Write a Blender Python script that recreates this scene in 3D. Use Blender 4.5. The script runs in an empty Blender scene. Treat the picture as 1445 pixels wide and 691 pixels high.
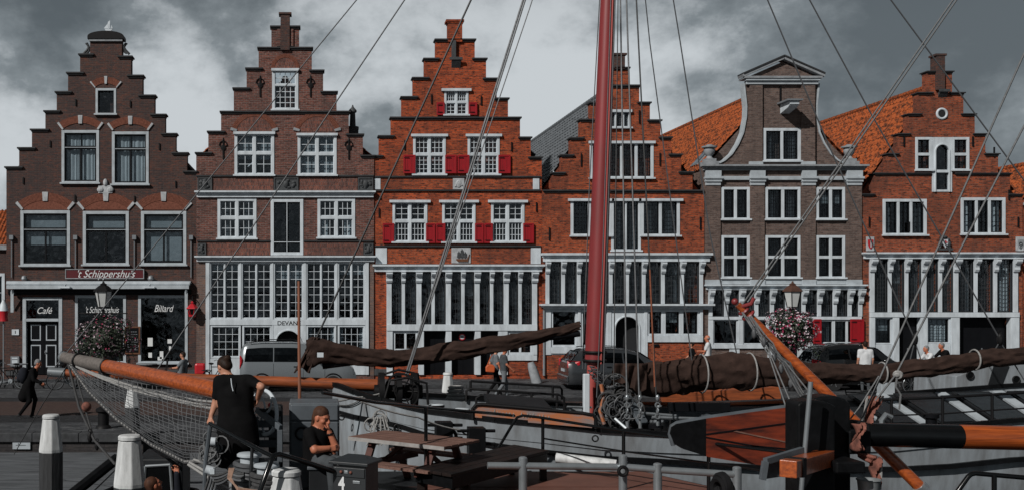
import bpy, bmesh, math, random
import numpy as np
from mathutils import Vector, Matrix
R = math.radians
random.seed(7)
SC = bpy.context.scene
COL = SC.collection

# ------------------------------------------------------------------ camera
F, PX, PY, CZ, D = 1500.0, 440.0, 415.0, 3.6, 44.0      # focal length in photo pixels, principal point, eye height, distance of the house fronts
cam_d = bpy.data.cameras.new("camera")
cam = bpy.data.objects.new("camera", cam_d)
COL.objects.link(cam)
cam.location = (0, 0, CZ)
cam.rotation_euler = (R(90), 0, 0)
cam_d.sensor_width = 36.0
cam_d.lens = 36.0 * F / 1445.0
cam_d.shift_x = (722.5 - PX) / 1445.0
cam_d.shift_y = -(345.5 - PY) / 1445.0
cam_d.clip_start = 0.1
cam_d.clip_end = 2000
SC.camera = cam

# ------------------------------------------------------------------ sky and sun
SUN_EL, SUN_AZ = 37.0, 225.0       # the sun stands behind the camera to the west
world = bpy.data.worlds.new("World")
SC.world = world
world.use_nodes = True
nt = world.node_tree
for n in list(nt.nodes): nt.nodes.remove(n)
def WN(t, **k):
    n = nt.nodes.new(t)
    for a, b in k.items(): setattr(n, a, b)
    return n
def wmath(op, a, b=None, c=None, clamp=False):
    n = WN('ShaderNodeMath', operation=op); n.use_clamp = clamp
    for i, v in enumerate((a, b, c)):
        if v is None: continue
        if isinstance(v, (int, float)): n.inputs[i].default_value = v
        else: nt.links.new(v, n.inputs[i])
    return n.outputs[0]
sky = WN('ShaderNodeTexSky', sky_type='NISHITA')
sky.sun_disc = False
sky.sun_elevation = R(SUN_EL)
sky.sun_rotation = R(SUN_AZ)
sky.air_density = 1.2; sky.dust_density = 2.0
hsv = WN('ShaderNodeHueSaturation')
hsv.inputs['Saturation'].default_value = 0.22
hsv.inputs['Value'].default_value = 0.30
nt.links.new(sky.outputs[0], hsv.inputs['Color'])
tc = WN('ShaderNodeTexCoord')
mp = WN('ShaderNodeMapping')
mp.inputs['Scale'].default_value = (1.0, 1.0, 1.45)
mp.inputs['Location'].default_value = (0.35, 0.1, 0.32)
nt.links.new(tc.outputs['Generated'], mp.inputs['Vector'])
n1 = WN('ShaderNodeTexNoise'); n1.inputs['Scale'].default_value = 6.5; n1.inputs['Detail'].default_value = 9; n1.inputs['Roughness'].default_value = 0.6; n1.inputs['Distortion'].default_value = 0.1
n2 = WN('ShaderNodeTexNoise'); n2.inputs['Scale'].default_value = 15.0; n2.inputs['Detail'].default_value = 8; n2.inputs['Roughness'].default_value = 0.6
nt.links.new(mp.outputs[0], n1.inputs['Vector'])
mp2 = WN('ShaderNodeMapping'); mp2.inputs['Location'].default_value = (3.1, 1.7, 0.4); mp2.inputs['Scale'].default_value = (1, 1, 1.5)
nt.links.new(tc.outputs['Generated'], mp2.inputs['Vector'])
nt.links.new(mp2.outputs[0], n2.inputs['Vector'])
# banks of cloud: bright and dark masses at fixed directions of the sky, broken up by the noise
def bank(px, py, rad):
    v = Vector(((px - PX) / F, 1.0, -(py - PY) / F)).normalized()
    d = WN('ShaderNodeVectorMath', operation='DISTANCE')
    nt.links.new(tc.outputs['Generated'], d.inputs[0]); d.inputs[1].default_value = v
    return wmath('SUBTRACT', 1.0, wmath('DIVIDE', d.outputs['Value'], rad), clamp=True)
bright = None
for (px, py, rad, w) in ((240, 150, .13, 1.1), (10, 190, .12, .9), (560, 60, .20, .65), (790, 130, .20, 1.1), (640, 180, .14, .6), (500, 150, .10, .5), (980, 130, .12, .5), (15, 75, .04, .5), (1440, 260, .09, .3), (1190, 150, .06, .2)):
    t = wmath('MULTIPLY', bank(px, py, rad), w)
    bright = t if bright is None else wmath('MAXIMUM', bright, t)
dark = None
for (px, py, rad, w) in ((90, 30, .16, .8), (330, 90, .05, .4), (1010, 0, .10, .6), (1320, 60, .20, .9), (1200, 150, .10, .3)):
    t = wmath('MULTIPLY', bank(px, py, rad), w)
    dark = t if dark is None else wmath('MAXIMUM', dark, t)
dens = wmath('ADD', wmath('MULTIPLY', n1.outputs['Fac'], 2.2), wmath('MULTIPLY', n2.outputs['Fac'], 0.9))
dens = wmath('SUBTRACT', dens, 1.46)
dens = wmath('ADD', dens, wmath('MULTIPLY', bright, 0.85))
dens = wmath('SUBTRACT', dens, wmath('MULTIPLY', dark, 0.34))
cov = WN('ShaderNodeMapRange'); cov.interpolation_type = 'SMOOTHSTEP'
cov.inputs['From Min'].default_value = -0.25; cov.inputs['From Max'].default_value = 0.85
nt.links.new(dens, cov.inputs['Value'])
shade = WN('ShaderNodeValToRGB')
shade.color_ramp.elements[0].position = 0.0; shade.color_ramp.elements[0].color = (0.78, 0.97, 1.10, 1)
shade.color_ramp.elements[1].position = 1.0; shade.color_ramp.elements[1].color = (5.0, 5.35, 5.6, 1)
e = shade.color_ramp.elements.new(0.45); e.color = (1.8, 2.08, 2.26, 1)
nt.links.new(cov.outputs[0], shade.inputs[0])
mx = WN('ShaderNodeMix', data_type='RGBA')
mx.inputs['Factor'].default_value = 0.86
nt.links.new(hsv.outputs[0], mx.inputs[6]); nt.links.new(shade.outputs[0], mx.inputs[7])
# sky overhead, out of view, is dimmed to lower the ambient light
sep = WN('ShaderNodeSeparateXYZ'); nt.links.new(tc.outputs['Generated'], sep.inputs[0])
zen = WN('ShaderNodeMapRange'); zen.inputs['From Min'].default_value = 0.22; zen.inputs['From Max'].default_value = 0.65; zen.inputs['To Min'].default_value = 1.06; zen.inputs['To Max'].default_value = 0.24
nt.links.new(sep.outputs[2], zen.inputs['Value'])
dk = WN('ShaderNodeVectorMath', operation='SCALE'); nt.links.new(mx.outputs[2], dk.inputs[0]); nt.links.new(zen.outputs[0], dk.inputs['Scale'])
bg = WN('ShaderNodeBackground'); bg.inputs['Strength'].default_value = 0.15
nt.links.new(dk.outputs[0], bg.inputs['Color'])
wo = WN('ShaderNodeOutputWorld'); nt.links.new(bg.outputs[0], wo.inputs['Surface'])

sun_d = bpy.data.lights.new("sun", 'SUN')
sun_d.energy = 5.0
sun_d.angle = R(0.6)
sun_d.color = (1.0, 0.96, 0.91)
sun = bpy.data.objects.new("sun", sun_d); COL.objects.link(sun)
_sd = Vector((math.sin(R(SUN_AZ)) * math.cos(R(SUN_EL)), math.cos(R(SUN_AZ)) * math.cos(R(SUN_EL)), math.sin(R(SUN_EL))))
sun.rotation_euler = _sd.to_track_quat('Z', 'Y').to_euler()
sun.location = (-30, -30, 40)
SC.view_settings.view_transform = 'Standard'
SC.view_settings.look = 'None'
SC.view_settings.exposure = -0.35
SC.view_settings.gamma = 1.0
SC.view_settings.use_curve_mapping = False
SC.render.engine = 'CYCLES'
SC.cycles.max_bounces = 6
SC.cycles.transparent_max_bounces = 12
SC.cycles.use_denoising = True

# ------------------------------------------------------------------ places
def P(px, py, d):
    return Vector(((px - PX) / F * d, d, CZ - (py - PY) / F * d))
def FX(px): return (px - PX) / F * D
def FZ(py): return CZ - (py - PY) / F * D
def GD(py, z=0.0): return (CZ - z) * F / (py - PY)       # distance at which a floor of height z shows at that row
U = D / F                                                # metres per photo pixel on the house fronts

# ------------------------------------------------------------------ mesh helpers
ORG = {}
class MB:
    def __init__(s): s.v = []; s.f = []; s.m = []
    def add(s, vs, fs, mi=0):
        b = len(s.v); s.v.extend([tuple(v) for v in vs])
        for f in fs: s.f.append([b + i for i in f]); s.m.append(mi)
        return s
    def box(s, x0, x1, y0, y1, z0, z1, mi=0):
        if x0 > x1: x0, x1 = x1, x0
        if y0 > y1: y0, y1 = y1, y0
        if z0 > z1: z0, z1 = z1, z0
        return s.add([(x0,y0,z0),(x1,y0,z0),(x1,y1,z0),(x0,y1,z0),(x0,y0,z1),(x1,y0,z1),(x1,y1,z1),(x0,y1,z1)],
              [(0,3,2,1),(4,5,6,7),(0,1,5,4),(1,2,6,5),(2,3,7,6),(3,0,4,7)], mi)
    def bar(s, a, b, w, h, up=(0,0,1), mi=0):
        a, b = Vector(a), Vector(b); d = (b - a).normalized(); u = Vector(up)
        sd = d.cross(u)
        if sd.length < 1e-4: sd = d.cross(Vector((1,0,0)))
        sd.normalize(); u = sd.cross(d).normalized()
        sd = sd * w / 2; u = u * h / 2
        return s.add([a-sd-u, a+sd-u, a+sd+u, a-sd+u, b-sd-u, b+sd-u, b+sd+u, b-sd+u],
              [(0,3,2,1),(4,5,6,7),(0,1,5,4),(1,2,6,5),(2,3,7,6),(3,0,4,7)], mi) if True else s
    def tube(s, pts, r, n=8, mi=0, caps=True, closed=False):
        pts = [Vector(p) for p in pts]; k = len(pts)
        rr = [r] * k if isinstance(r, (int, float)) else list(r)
        tg = []
        for i in range(k):
            a = pts[i - 1] if (i > 0 or closed) else pts[i]
            b = pts[(i + 1) % k] if (i < k - 1 or closed) else pts[i]
            t = b - a
            tg.append(t.normalized() if t.length > 1e-9 else Vector((0,0,1)))
        u = tg[0].cross(Vector((0,0,1)))
        if u.length < 1e-3: u = tg[0].cross(Vector((1,0,0)))
        u.normalize(); vs = []
        for i in range(k):
            u = u - tg[i] * u.dot(tg[i])
            if u.length < 1e-6: u = tg[i].orthogonal()
            u.normalize(); w = tg[i].cross(u)
            for j in range(n):
                a = 2 * math.pi * j / n
                vs.append(pts[i] + (u * math.cos(a) + w * math.sin(a)) * rr[i])
        fs = []
        for i in range(k if closed else k - 1):
            for j in range(n):
                a, b = i * n + j, i * n + (j + 1) % n
                i2 = (i + 1) % k
                fs.append((a, b, i2 * n + (j + 1) % n, i2 * n + j))
        if caps and not closed:
            fs.append(tuple(range(n))[::-1]); fs.append(tuple((k - 1) * n + j for j in range(n)))
        return s.add(vs, fs, mi)
    def lathe(s, prof, o, n=20, axis='z', mi=0, a0=0.0):
        o = Vector(o); vs = []
        for (r, h) in prof:
            for j in range(n):
                a = a0 + 2 * math.pi * j / n; c, q = r * math.cos(a), r * math.sin(a)
                vs.append(o + (Vector((c, q, h)) if axis == 'z' else Vector((c, h, q)) if axis == 'y' else Vector((h, c, q))))
        fs = []
        for i in range(len(prof) - 1):
            for j in range(n):
                fs.append((i*n+j, i*n+(j+1)%n, (i+1)*n+(j+1)%n, (i+1)*n+j))
        fs.append(tuple(range(n))[::-1]); fs.append(tuple((len(prof)-1)*n+j for j in range(n)))
        return s.add(vs, fs, mi)
    def prism(s, poly, a, b, axis='y', mi=0):
        """poly of 2-D points extruded from a to b; axis y: points are (x,z); x: (y,z); z: (x,y)"""
        k = len(poly)
        def q(p, t): return (p[0], t, p[1]) if axis == 'y' else (t, p[0], p[1]) if axis == 'x' else (p[0], p[1], t)
        vs = [q(p, a) for p in poly] + [q(p, b) for p in poly]
        fs = [tuple(range(k)), tuple(range(2*k-1, k-1, -1))]
        for i in range(k):
            j = (i + 1) % k; fs.append((i, k + i, k + j, j))
        return s.add(vs, fs, mi)
    def ball(s, c, r, n=10, m=7, mi=0):
        rx, ry, rz = (r, r, r) if isinstance(r, (int, float)) else r
        c = Vector(c); vs = [c + Vector((0, 0, -rz))]
        for i in range(1, m):
            t = math.pi * i / m - math.pi / 2
            for j in range(n):
                a = 2 * math.pi * j / n
                vs.append(c + Vector((rx*math.cos(t)*math.cos(a), ry*math.cos(t)*math.sin(a), rz*math.sin(t))))
        vs.append(c + Vector((0, 0, rz))); fs = []
        for j in range(n): fs.append((0, 1 + (j+1) % n, 1 + j))
        for i in range(m - 2):
            for j in range(n): fs.append((1+i*n+j, 1+i*n+(j+1)%n, 1+(i+1)*n+(j+1)%n, 1+(i+1)*n+j))
        t = len(vs) - 1
        for j in range(n): fs.append((1+(m-2)*n+j, 1+(m-2)*n+(j+1)%n, t))
        return s.add(vs, fs, mi)
    def torus(s, c, R_, r, axis=(0,0,1), n=24, m=8, mi=0):
        q = Vector(axis).to_track_quat('Z', 'Y'); c = Vector(c)
        pts = [c + q @ Vector((R_*math.cos(2*math.pi*i/n), R_*math.sin(2*math.pi*i/n), 0)) for i in range(n)]
        return s.tube(pts, r, m, mi, closed=True)
    def grid(s, rows, mi=0, closed=False):
        n = len(rows[0]); b = [p for r in rows for p in r]; fs = []
        for i in range(len(rows) - 1):
            for j in range(n if closed else n - 1):
                fs.append((i*n+j, i*n+(j+1)%n, (i+1)*n+(j+1)%n, (i+1)*n+j))
        return s.add(b, fs, mi)
    def build(s, name, mat, parent=None, smooth=False, bevel=0.0, label=None, solid=0.0, recalc=True):
        me = bpy.data.meshes.new(name)
        o = bpy.data.objects.new(name, me)
        org = Vector((0, 0, 0))
        if parent is not None:
            org = ORG.get(parent.name, Vector((0, 0, 0))); ORG[o.name] = org
            o.parent = parent
        me.from_pydata([tuple(Vector(v) - org) for v in s.v], [], s.f)
        mats = mat if isinstance(mat, (list, tuple)) else [mat]
        for m in mats: me.materials.append(m)
        if len(mats) > 1: me.polygons.foreach_set('material_index', s.m)
        if recalc or bevel:
            bm = bmesh.new(); bm.from_mesh(me)
            if recalc: bmesh.ops.recalc_face_normals(bm, faces=bm.faces)
            if bevel:
                es = [e for e in bm.edges if len(e.link_faces) == 2 and e.calc_face_angle(0) > 0.6]
                bmesh.ops.bevel(bm, geom=es, offset=bevel, segments=2, affect='EDGES', profile=0.5, clamp_overlap=True)
            bm.to_mesh(me); bm.free()
        if smooth:
            me.polygons.foreach_set('use_smooth', [True] * len(me.polygons))
            me.set_sharp_from_angle(angle=R(42))
        if solid:
            md = o.modifiers.new('thick', 'SOLIDIFY'); md.thickness = solid; md.offset = 0
        if label: o['label'] = label
        COL.objects.link(o)
        return o

def empty(name, loc, label, cat, group=None):
    o = bpy.data.objects.new(name, None); COL.objects.link(o)
    o.empty_display_size = 0.3
    o.location = loc; ORG[o.name] = Vector(loc)
    return tag(o, label, cat, group)
def tag(o, label=None, cat=None, group=None, kind=None):
    if label: o['label'] = label
    if cat: o['category'] = cat
    if group: o['group'] = group
    if kind: o['kind'] = kind
    return o
def structure(name, mb, mat, **k): return tag(mb.build(name, mat, **k), kind='structure')
def copy_tree(o, parent=None):
    c = o.copy(); COL.objects.link(c)
    if parent is not None: c.parent = parent
    for ch in list(o.children): copy_tree(ch, c)
    return c
def text_obj(name, body, size, mat, loc, parent, depth=0.01, shear=0.0, align='CENTER', rot=(90, 0, 0), width=1.0, off=0.0, label=None):
    cu = bpy.data.curves.new(name, 'FONT'); cu.body = body; cu.size = size; cu.extrude = depth; cu.shear = shear
    cu.align_x = align; cu.align_y = 'CENTER'; cu.offset = off
    tmp = bpy.data.objects.new(name + '_tmp', cu); COL.objects.link(tmp)
    dg = bpy.context.evaluated_depsgraph_get(); dg.update()
    me = bpy.data.meshes.new_from_object(tmp.evaluated_get(dg))
    bpy.data.objects.remove(tmp); bpy.data.curves.remove(cu)
    o = bpy.data.objects.new(name, me); me.materials.clear(); me.materials.append(mat)
    org = Vector((0, 0, 0))
    if parent is not None:
        o.parent = parent; org = ORG[parent.name]
    M = Matrix.Translation(Vector(loc) - org) @ (Matrix.Rotation(R(rot[2]), 4, 'Z') @ Matrix.Rotation(R(rot[0]), 4, 'X')) @ Matrix.Diagonal((width, 1, 1, 1))
    me.transform(M); ORG[o.name] = org
    COL.objects.link(o)
    return o

# ------------------------------------------------------------------ materials
def _new(name):
    m = bpy.data.materials.new(name); m.use_nodes = True; t = m.node_tree
    return m, t, t.nodes['Principled BSDF']
def mat(name, col, rough=0.6, metal=0.0, var=0.25, scale=3.0, stretch=(1, 1, 1), bump=0.0, spec=0.4, col2=None, sharp=False, coat=0.0, fine=0.0):
    """a painted or natural surface: two tones mixed by noise, a finer grain over it, roughness that varies with it"""
    m, t, b = _new(name)
    N, L = t.nodes.new, t.links.new
    tcn = N('ShaderNodeTexCoord'); mpn = N('ShaderNodeMapping'); mpn.inputs['Scale'].default_value = stretch
    L(tcn.outputs['Object'], mpn.inputs[0])
    nz = N('ShaderNodeTexNoise'); nz.inputs['Scale'].default_value = scale; nz.inputs['Detail'].default_value = 8; nz.inputs['Roughness'].default_value = 0.62
    L(mpn.outputs[0], nz.inputs['Vector'])
    rp = N('ShaderNodeValToRGB')
    c2 = col2 if col2 else tuple(c * (1 - var) for c in col)
    rp.color_ramp.elements[0].position = 0.40 if sharp else 0.28
    rp.color_ramp.elements[1].position = 0.56 if sharp else 0.68
    rp.color_ramp.elements[0].color = (*c2, 1); rp.color_ramp.elements[1].color = (*col, 1)
    L(nz.outputs['Fac'], rp.inputs[0])
    L(rp.outputs[0], b.inputs['Base Color'])
    mr = N('ShaderNodeMapRange'); mr.inputs['To Min'].default_value = min(1, rough + 0.12); mr.inputs['To Max'].default_value = max(0.03, rough - 0.10)
    L(nz.outputs['Fac'], mr.inputs['Value']); L(mr.outputs[0], b.inputs['Roughness'])
    b.inputs['Metallic'].default_value = metal
    b.inputs['Specular IOR Level'].default_value = spec
    b.inputs['Coat Weight'].default_value = coat
    b.inputs['Coat Roughness'].default_value = 0.12
    if bump:
        bp = N('ShaderNodeBump'); bp.inputs['Strength'].default_value = 0.6; bp.inputs['Distance'].default_value = bump
        L(nz.outputs['Fac'], bp.inputs['Height']); L(bp.outputs[0], b.inputs['Normal'])
    return m
def brick(name, c1, c2, c3, mortar, bw=0.225, bh=0.075, stain=(0.035, 0.03, 0.03), stain_amt=0.55, sheen=0.9, axis='xz', big=0.5):
    m, t, b = _new(name)
    N, L = t.nodes.new, t.links.new
    tcn = N('ShaderNodeTexCoord'); sp = N('ShaderNodeSeparateXYZ'); cb = N('ShaderNodeCombineXYZ')
    L(tcn.outputs['Object'], sp.inputs[0])
    if axis == 'xz':
        ad = N('ShaderNodeMath'); ad.operation = 'ADD'; L(sp.outputs[0], ad.inputs[0]); L(sp.outputs[1], ad.inputs[1])
        L(ad.outputs[0], cb.inputs[0]); L(sp.outputs[2], cb.inputs[1])
    else:
        L(sp.outputs[0], cb.inputs[0]); L(sp.outputs[1], cb.inputs[1])
    # courses wander a little, as hand-laid ones do
    wn = N('ShaderNodeTexNoise'); wn.inputs['Scale'].default_value = 1.3; L(tcn.outputs['Object'], wn.inputs['Vector'])
    ws = N('ShaderNodeVectorMath'); ws.operation = 'SCALE'; ws.inputs['Scale'].default_value = 0.05; L(wn.outputs['Color'], ws.inputs[0])
    wa = N('ShaderNodeVectorMath'); wa.operation = 'ADD'; L(cb.outputs[0], wa.inputs[0]); L(ws.outputs[0], wa.inputs[1])
    br = N('ShaderNodeTexBrick'); br.inputs['Scale'].default_value = 1.0
    br.inputs['Brick Width'].default_value = bw; br.inputs['Row Height'].default_value = bh
    br.inputs['Mortar Size'].default_value = 0.007; br.inputs['Mortar Smooth'].default_value = 0.3; br.inputs['Bias'].default_value = -0.1
    br.inputs['Color1'].default_value = (*c1, 1); br.inputs['Color2'].default_value = (*c2, 1); br.inputs['Mortar'].default_value = (*mortar, 1)
    L(wa.outputs[0], br.inputs['Vector'])
    # single odd bricks
    sc = N('ShaderNodeVectorMath'); sc.operation = 'MULTIPLY'; sc.inputs[1].default_value = (1 / bw, 1 / bh, 1); L(wa.outputs[0], sc.inputs[0])
    vz = N('ShaderNodeTexNoise'); vz.inputs['Scale'].default_value = 0.9; vz.inputs['Detail'].default_value = 3; vz.inputs['Roughness'].default_value = 0.8; L(sc.outputs[0], vz.inputs['Vector'])
    r1 = N('ShaderNodeMapRange'); r1.inputs['From Min'].default_value = 0.50; r1.inputs['From Max'].default_value = 0.62; L(vz.outputs['Fac'], r1.inputs['Value'])
    m1 = N('ShaderNodeMix'); m1.data_type = 'RGBA'; L(r1.outputs[0], m1.inputs[0]); L(br.outputs['Color'], m1.inputs[6]); m1.inputs[7].default_value = (*c3, 1)
    # weathering in broad patches
    st = N('ShaderNodeTexNoise'); st.inputs['Scale'].default_value = big; st.inputs['Detail'].default_value = 9; st.inputs['Roughness'].default_value = 0.68; L(tcn.outputs['Object'], st.inputs['Vector'])
    r2 = N('ShaderNodeMapRange'); r2.inputs['From Min'].default_value = 0.44; r2.inputs['From Max'].default_value = 0.68; r2.inputs['To Max'].default_value = stain_amt; L(st.outputs['Fac'], r2.inputs['Value'])
    m2 = N('ShaderNodeMix'); m2.data_type = 'RGBA'; L(r2.outputs[0], m2.inputs[0]); L(m1.outputs[2], m2.inputs[6]); m2.inputs[7].default_value = (*stain, 1)
    # soot and damp running down the wall
    mps = N('ShaderNodeMapping'); mps.inputs['Scale'].default_value = (2.2, 2.2, .28) if axis == 'xz' else (1, 1, 1); L(tcn.outputs['Object'], mps.inputs[0])
    sk = N('ShaderNodeTexNoise'); sk.inputs['Scale'].default_value = 1.5; sk.inputs['Detail'].default_value = 8; sk.inputs['Roughness'].default_value = 0.7; L(mps.outputs[0], sk.inputs['Vector'])
    r3 = N('ShaderNodeMapRange'); r3.inputs['From Min'].default_value = 0.50; r3.inputs['From Max'].default_value = 0.72; r3.inputs['To Max'].default_value = .52; L(sk.outputs['Fac'], r3.inputs['Value'])
    m3 = N('ShaderNodeMix'); m3.data_type = 'RGBA'; L(r3.outputs[0], m3.inputs[0]); L(m2.outputs[2], m3.inputs[6]); m3.inputs[7].default_value = (*stain, 1)
    # pale patches of salt and old repointing
    r4 = N('ShaderNodeMapRange'); r4.inputs['From Min'].default_value = 0.36; r4.inputs['From Max'].default_value = 0.24; r4.inputs['To Max'].default_value = .30; L(st.outputs['Fac'], r4.inputs['Value'])
    m4 = N('ShaderNodeMix'); m4.data_type = 'RGBA'; L(r4.outputs[0], m4.inputs[0]); L(m3.outputs[2], m4.inputs[6]); m4.inputs[7].default_value = (*mortar, 1)
    L(m4.outputs[2], b.inputs['Base Color'])
    b.inputs['Roughness'].default_value = sheen; b.inputs['Specular IOR Level'].default_value = 0.25
    bp = N('ShaderNodeBump'); bp.inputs['Strength'].default_value = 0.7; bp.inputs['Distance'].default_value = 0.012
    ah = N('ShaderNodeMath'); ah.operation = 'SUBTRACT'; L(vz.outputs['Fac'], ah.inputs[0]); L(br.outputs['Fac'], ah.inputs[1])
    L(ah.outputs[0], bp.inputs['Height']); L(bp.outputs[0], b.inputs['Normal'])
    return m
def glass_mat(name, tint=(0.78, 0.82, 0.84), refl=0.035, rough=0.03):
    m, t, b = _new(name); t.nodes.remove(b)
    N, L = t.nodes.new, t.links.new
    tr = N('ShaderNodeBsdfTransparent'); tr.inputs[0].default_value = (*tint, 1)
    gl = N('ShaderNodeBsdfGlossy'); gl.inputs['Roughness'].default_value = rough; gl.inputs['Color'].default_value = (0.9, 0.95, 1, 1)
    lw = N('ShaderNodeFresnel'); lw.inputs['IOR'].default_value = 1.5
    ad = N('ShaderNodeMath'); ad.operation = 'ADD'; ad.inputs[1].default_value = refl; ad.use_clamp = True; L(lw.outputs[0], ad.inputs[0])
    nz = N('ShaderNodeTexNoise'); nz.inputs['Scale'].default_value = 1.6; tcn = N('ShaderNodeTexCoord'); L(tcn.outputs['Object'], nz.inputs['Vector'])
    bp = N('ShaderNodeBump'); bp.inputs['Strength'].default_value = 0.7; bp.inputs['Distance'].default_value = 0.06; L(nz.outputs['Fac'], bp.inputs['Height']); L(bp.outputs[0], gl.inputs['Normal'])
    mxn = N('ShaderNodeMixShader'); gm = N('ShaderNodeNewGeometry'); iv = N('ShaderNodeMath'); iv.operation = 'SUBTRACT'; iv.inputs[0].default_value = 1.0; L(gm.outputs['Backfacing'], iv.inputs[1]); ml = N('ShaderNodeMath'); ml.operation = 'MULTIPLY'; L(ad.outputs[0], ml.inputs[0]); L(iv.outputs[0], ml.inputs[1]); L(ml.outputs[0], mxn.inputs[0]); L(tr.outputs[0], mxn.inputs[1]); L(gl.outputs[0], mxn.inputs[2])
    L(mxn.outputs[0], t.nodes['Material Output'].inputs['Surface'])
    return m

M = {}
M['brick_plum'] = brick('plum_brick', (.070, .038, .032), (.036, .025, .025), (.120, .050, .036), (.085, .074, .070), stain=(.03, .028, .03))
M['brick_rose'] = brick('rose_brick', (.185, .064, .046), (.10, .042, .034), (.055, .032, .028), (.22, .19, .175), stain=(.05, .035, .033))
M['brick_orange'] = brick('orange_brick', (.45, .080, .024), (.24, .044, .017), (.055, .019, .013), (.21, .10, .065), stain=(.07, .025, .018), stain_amt=.7)
M['brick_red'] = brick('red_orange_brick', (.41, .082, .027), (.21, .043, .018), (.06, .021, .014), (.21, .11, .075), stain=(.06, .026, .02), stain_amt=.75)
M['brick_taupe'] = brick('taupe_brick', (.155, .105, .088), (.095, .065, .056), (.065, .046, .041), (.17, .15, .14), stain=(.06, .048, .044), stain_amt=.5)
M['brick_warm'] = brick('warm_red_brick', (.34, .076, .030), (.18, .043, .021), (.06, .025, .018), (.20, .12, .09), stain=(.055, .03, .024), stain_amt=.75)
M['brick_quoin'] = brick('grey_brown_brick', (.16, .10, .085), (.09, .065, .06), (.2, .12, .09), (.2, .18, .17))
M['brick_arch'] = mat('arch_brick', (.20, .075, .05), .9, var=.5, scale=14, bump=.01, spec=.2)
M['brick_frieze'] = brick('frieze_brick', (.22, .075, .05), (.10, .045, .038), (.07, .035, .03), (.15, .12, .11), bw=.075, bh=.15)
M['white'] = mat('white_paint', (.56, .615, .66), .5, var=.34, scale=2.6, stretch=(1.6, 1.6, .5), bump=.003)
M['white_dull'] = mat('weathered_white_paint', (.40, .445, .48), .6, var=.32, scale=3.5, bump=.004)
M['grey_stone'] = mat('grey_stone', (.27, .29, .31), .8, var=.45, scale=5, bump=.01)
M['pale_stone'] = mat('pale_stone', (.42, .44, .46), .8, var=.4, scale=6, bump=.01)
M['dark_stone'] = mat('dark_carved_stone', (.055, .06, .065), .7, var=.5, scale=9, bump=.02)
M['coping'] = mat('dark_coping_tile', (.030, .031, .034), .75, var=.5, scale=5, bump=.01)
M['black_paint'] = mat('black_paint', (.007, .0075, .009), .4, var=.3, scale=4, spec=.08)
M['black_frame'] = mat('black_sash_paint', (.007, .008, .010), .45, var=.3, scale=4, spec=.15)
M['lead'] = mat('lead_came', (.035, .04, .045), .6, var=.3, scale=5)
M['iron'] = mat('black_iron', (.008, .008, .009), .55, var=.4, scale=9, spec=.18)
M['shutter_red'] = mat('red_shutter_paint', (.30, .008, .014), .45, var=.3, scale=4, stretch=(4, 4, 1))
M['glass'] = glass_mat('window_glass')
M['glass_dark'] = glass_mat('dark_window_glass', (.32, .35, .37), .03)
M['glass_car'] = None
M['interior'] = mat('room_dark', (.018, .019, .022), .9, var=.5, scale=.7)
M['interior_warm'] = mat('room_wood', (.10, .042, .025), .8, var=.5, scale=1.2, stretch=(6, 1, 1))
M['curtain'] = mat('pale_curtain', (.55, .58, .60), .9, var=.3, scale=2, stretch=(5, 5, .5))
M['curtain_dark'] = mat('slate_curtain', (.09, .10, .11), .9, var=.5, scale=2, stretch=(6, 6, .4))
M['blind'] = mat('grey_blind', (.30, .33, .35), .9, var=.2, scale=2)
M['tile'] = mat('orange_pantile', (.30, .070, .019), .88, col2=(.06, .022, .012), scale=8, sharp=True, bump=.01, spec=.25)
M['slate'] = mat('grey_slate', (.15, .165, .18), .6, col2=(.05, .056, .063), scale=6, bump=.01)
M['zinc'] = mat('zinc', (.22, .24, .26), .5, metal=.3, var=.3, scale=3)
M['paving'] = brick('clinker_paving', (.018, .0185, .0205), (.008, .0085, .010), (.036, .037, .040), (.005, .005, .006), bw=.24, bh=.12, stain=(.02, .021, .024), axis='xy', big=.35, sheen=.75)
M['setts'] = brick('granite_setts', (.052, .055, .061), (.022, .024, .027), (.095, .10, .105), (.006, .0065, .007), bw=.42, bh=.30, stain=(.04, .042, .046), axis='xy', big=.3, sheen=.7)
M['paving_red'] = brick('red_clinker_paving', (.055, .031, .026), (.034, .021, .019), (.07, .045, .038), (.035, .03, .03), bw=.21, bh=.105, stain=(.05, .035, .03), axis='xy', big=.35, sheen=.75)
M['kerb'] = mat('kerb_stone', (.045, .048, .053), .75, var=.6, scale=6, bump=.01)
M['quay_wall'] = brick('quay_wall_brick', (.035, .034, .036), (.022, .022, .024), (.05, .045, .044), (.02, .02, .02), bw=.25, bh=.08)
M['water'] = None
# ------------------------------------------------------------------ ground, quay, water
mb = MB(); mb.box(-400, 400, 27.6, 900, -2.6, 0.0)
ground = structure('street_paving', mb, M['paving'])
mb = MB(); mb.box(-60, 80, GD(585), GD(566), -0.02, 0.006)
structure('red_brick_band', mb, M['paving_red'])
mb = MB(); mb.box(-60, 80, 37.2, 40.6, -0.02, 0.009)
structure('setts_road', mb, M['setts'])
mb = MB(); mb.box(-60, 80, 41.2, 43.98, -0.02, 0.11)
structure('pavement', mb, M['setts'])
mb = MB()
x = -60
while x < 80:
    mb.box(x, x + 0.985, 41.02, 41.19, -0.05, 0.125); x += 1.0
structure('kerb', mb, M['kerb'], bevel=0.012)
mb = MB(); mb.box(-60, 80, 27.87, 29.9, -0.02, 0.006)
structure('quay_setts', mb, M['setts'])
mb = MB()
x = -60
while x < 80:
    mb.box(x, x + 1.19, 27.38, 27.85, -0.20, 0.03); x += 1.2
structure('quay_edge', mb, M['kerb'], bevel=0.015)
mb = MB(); mb.box(-60, 80, 27.45, 27.59, -3.0, -0.21)
structure('quay_wall', mb, M['quay_wall'])
m, t, b = _new('harbour_water')
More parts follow.
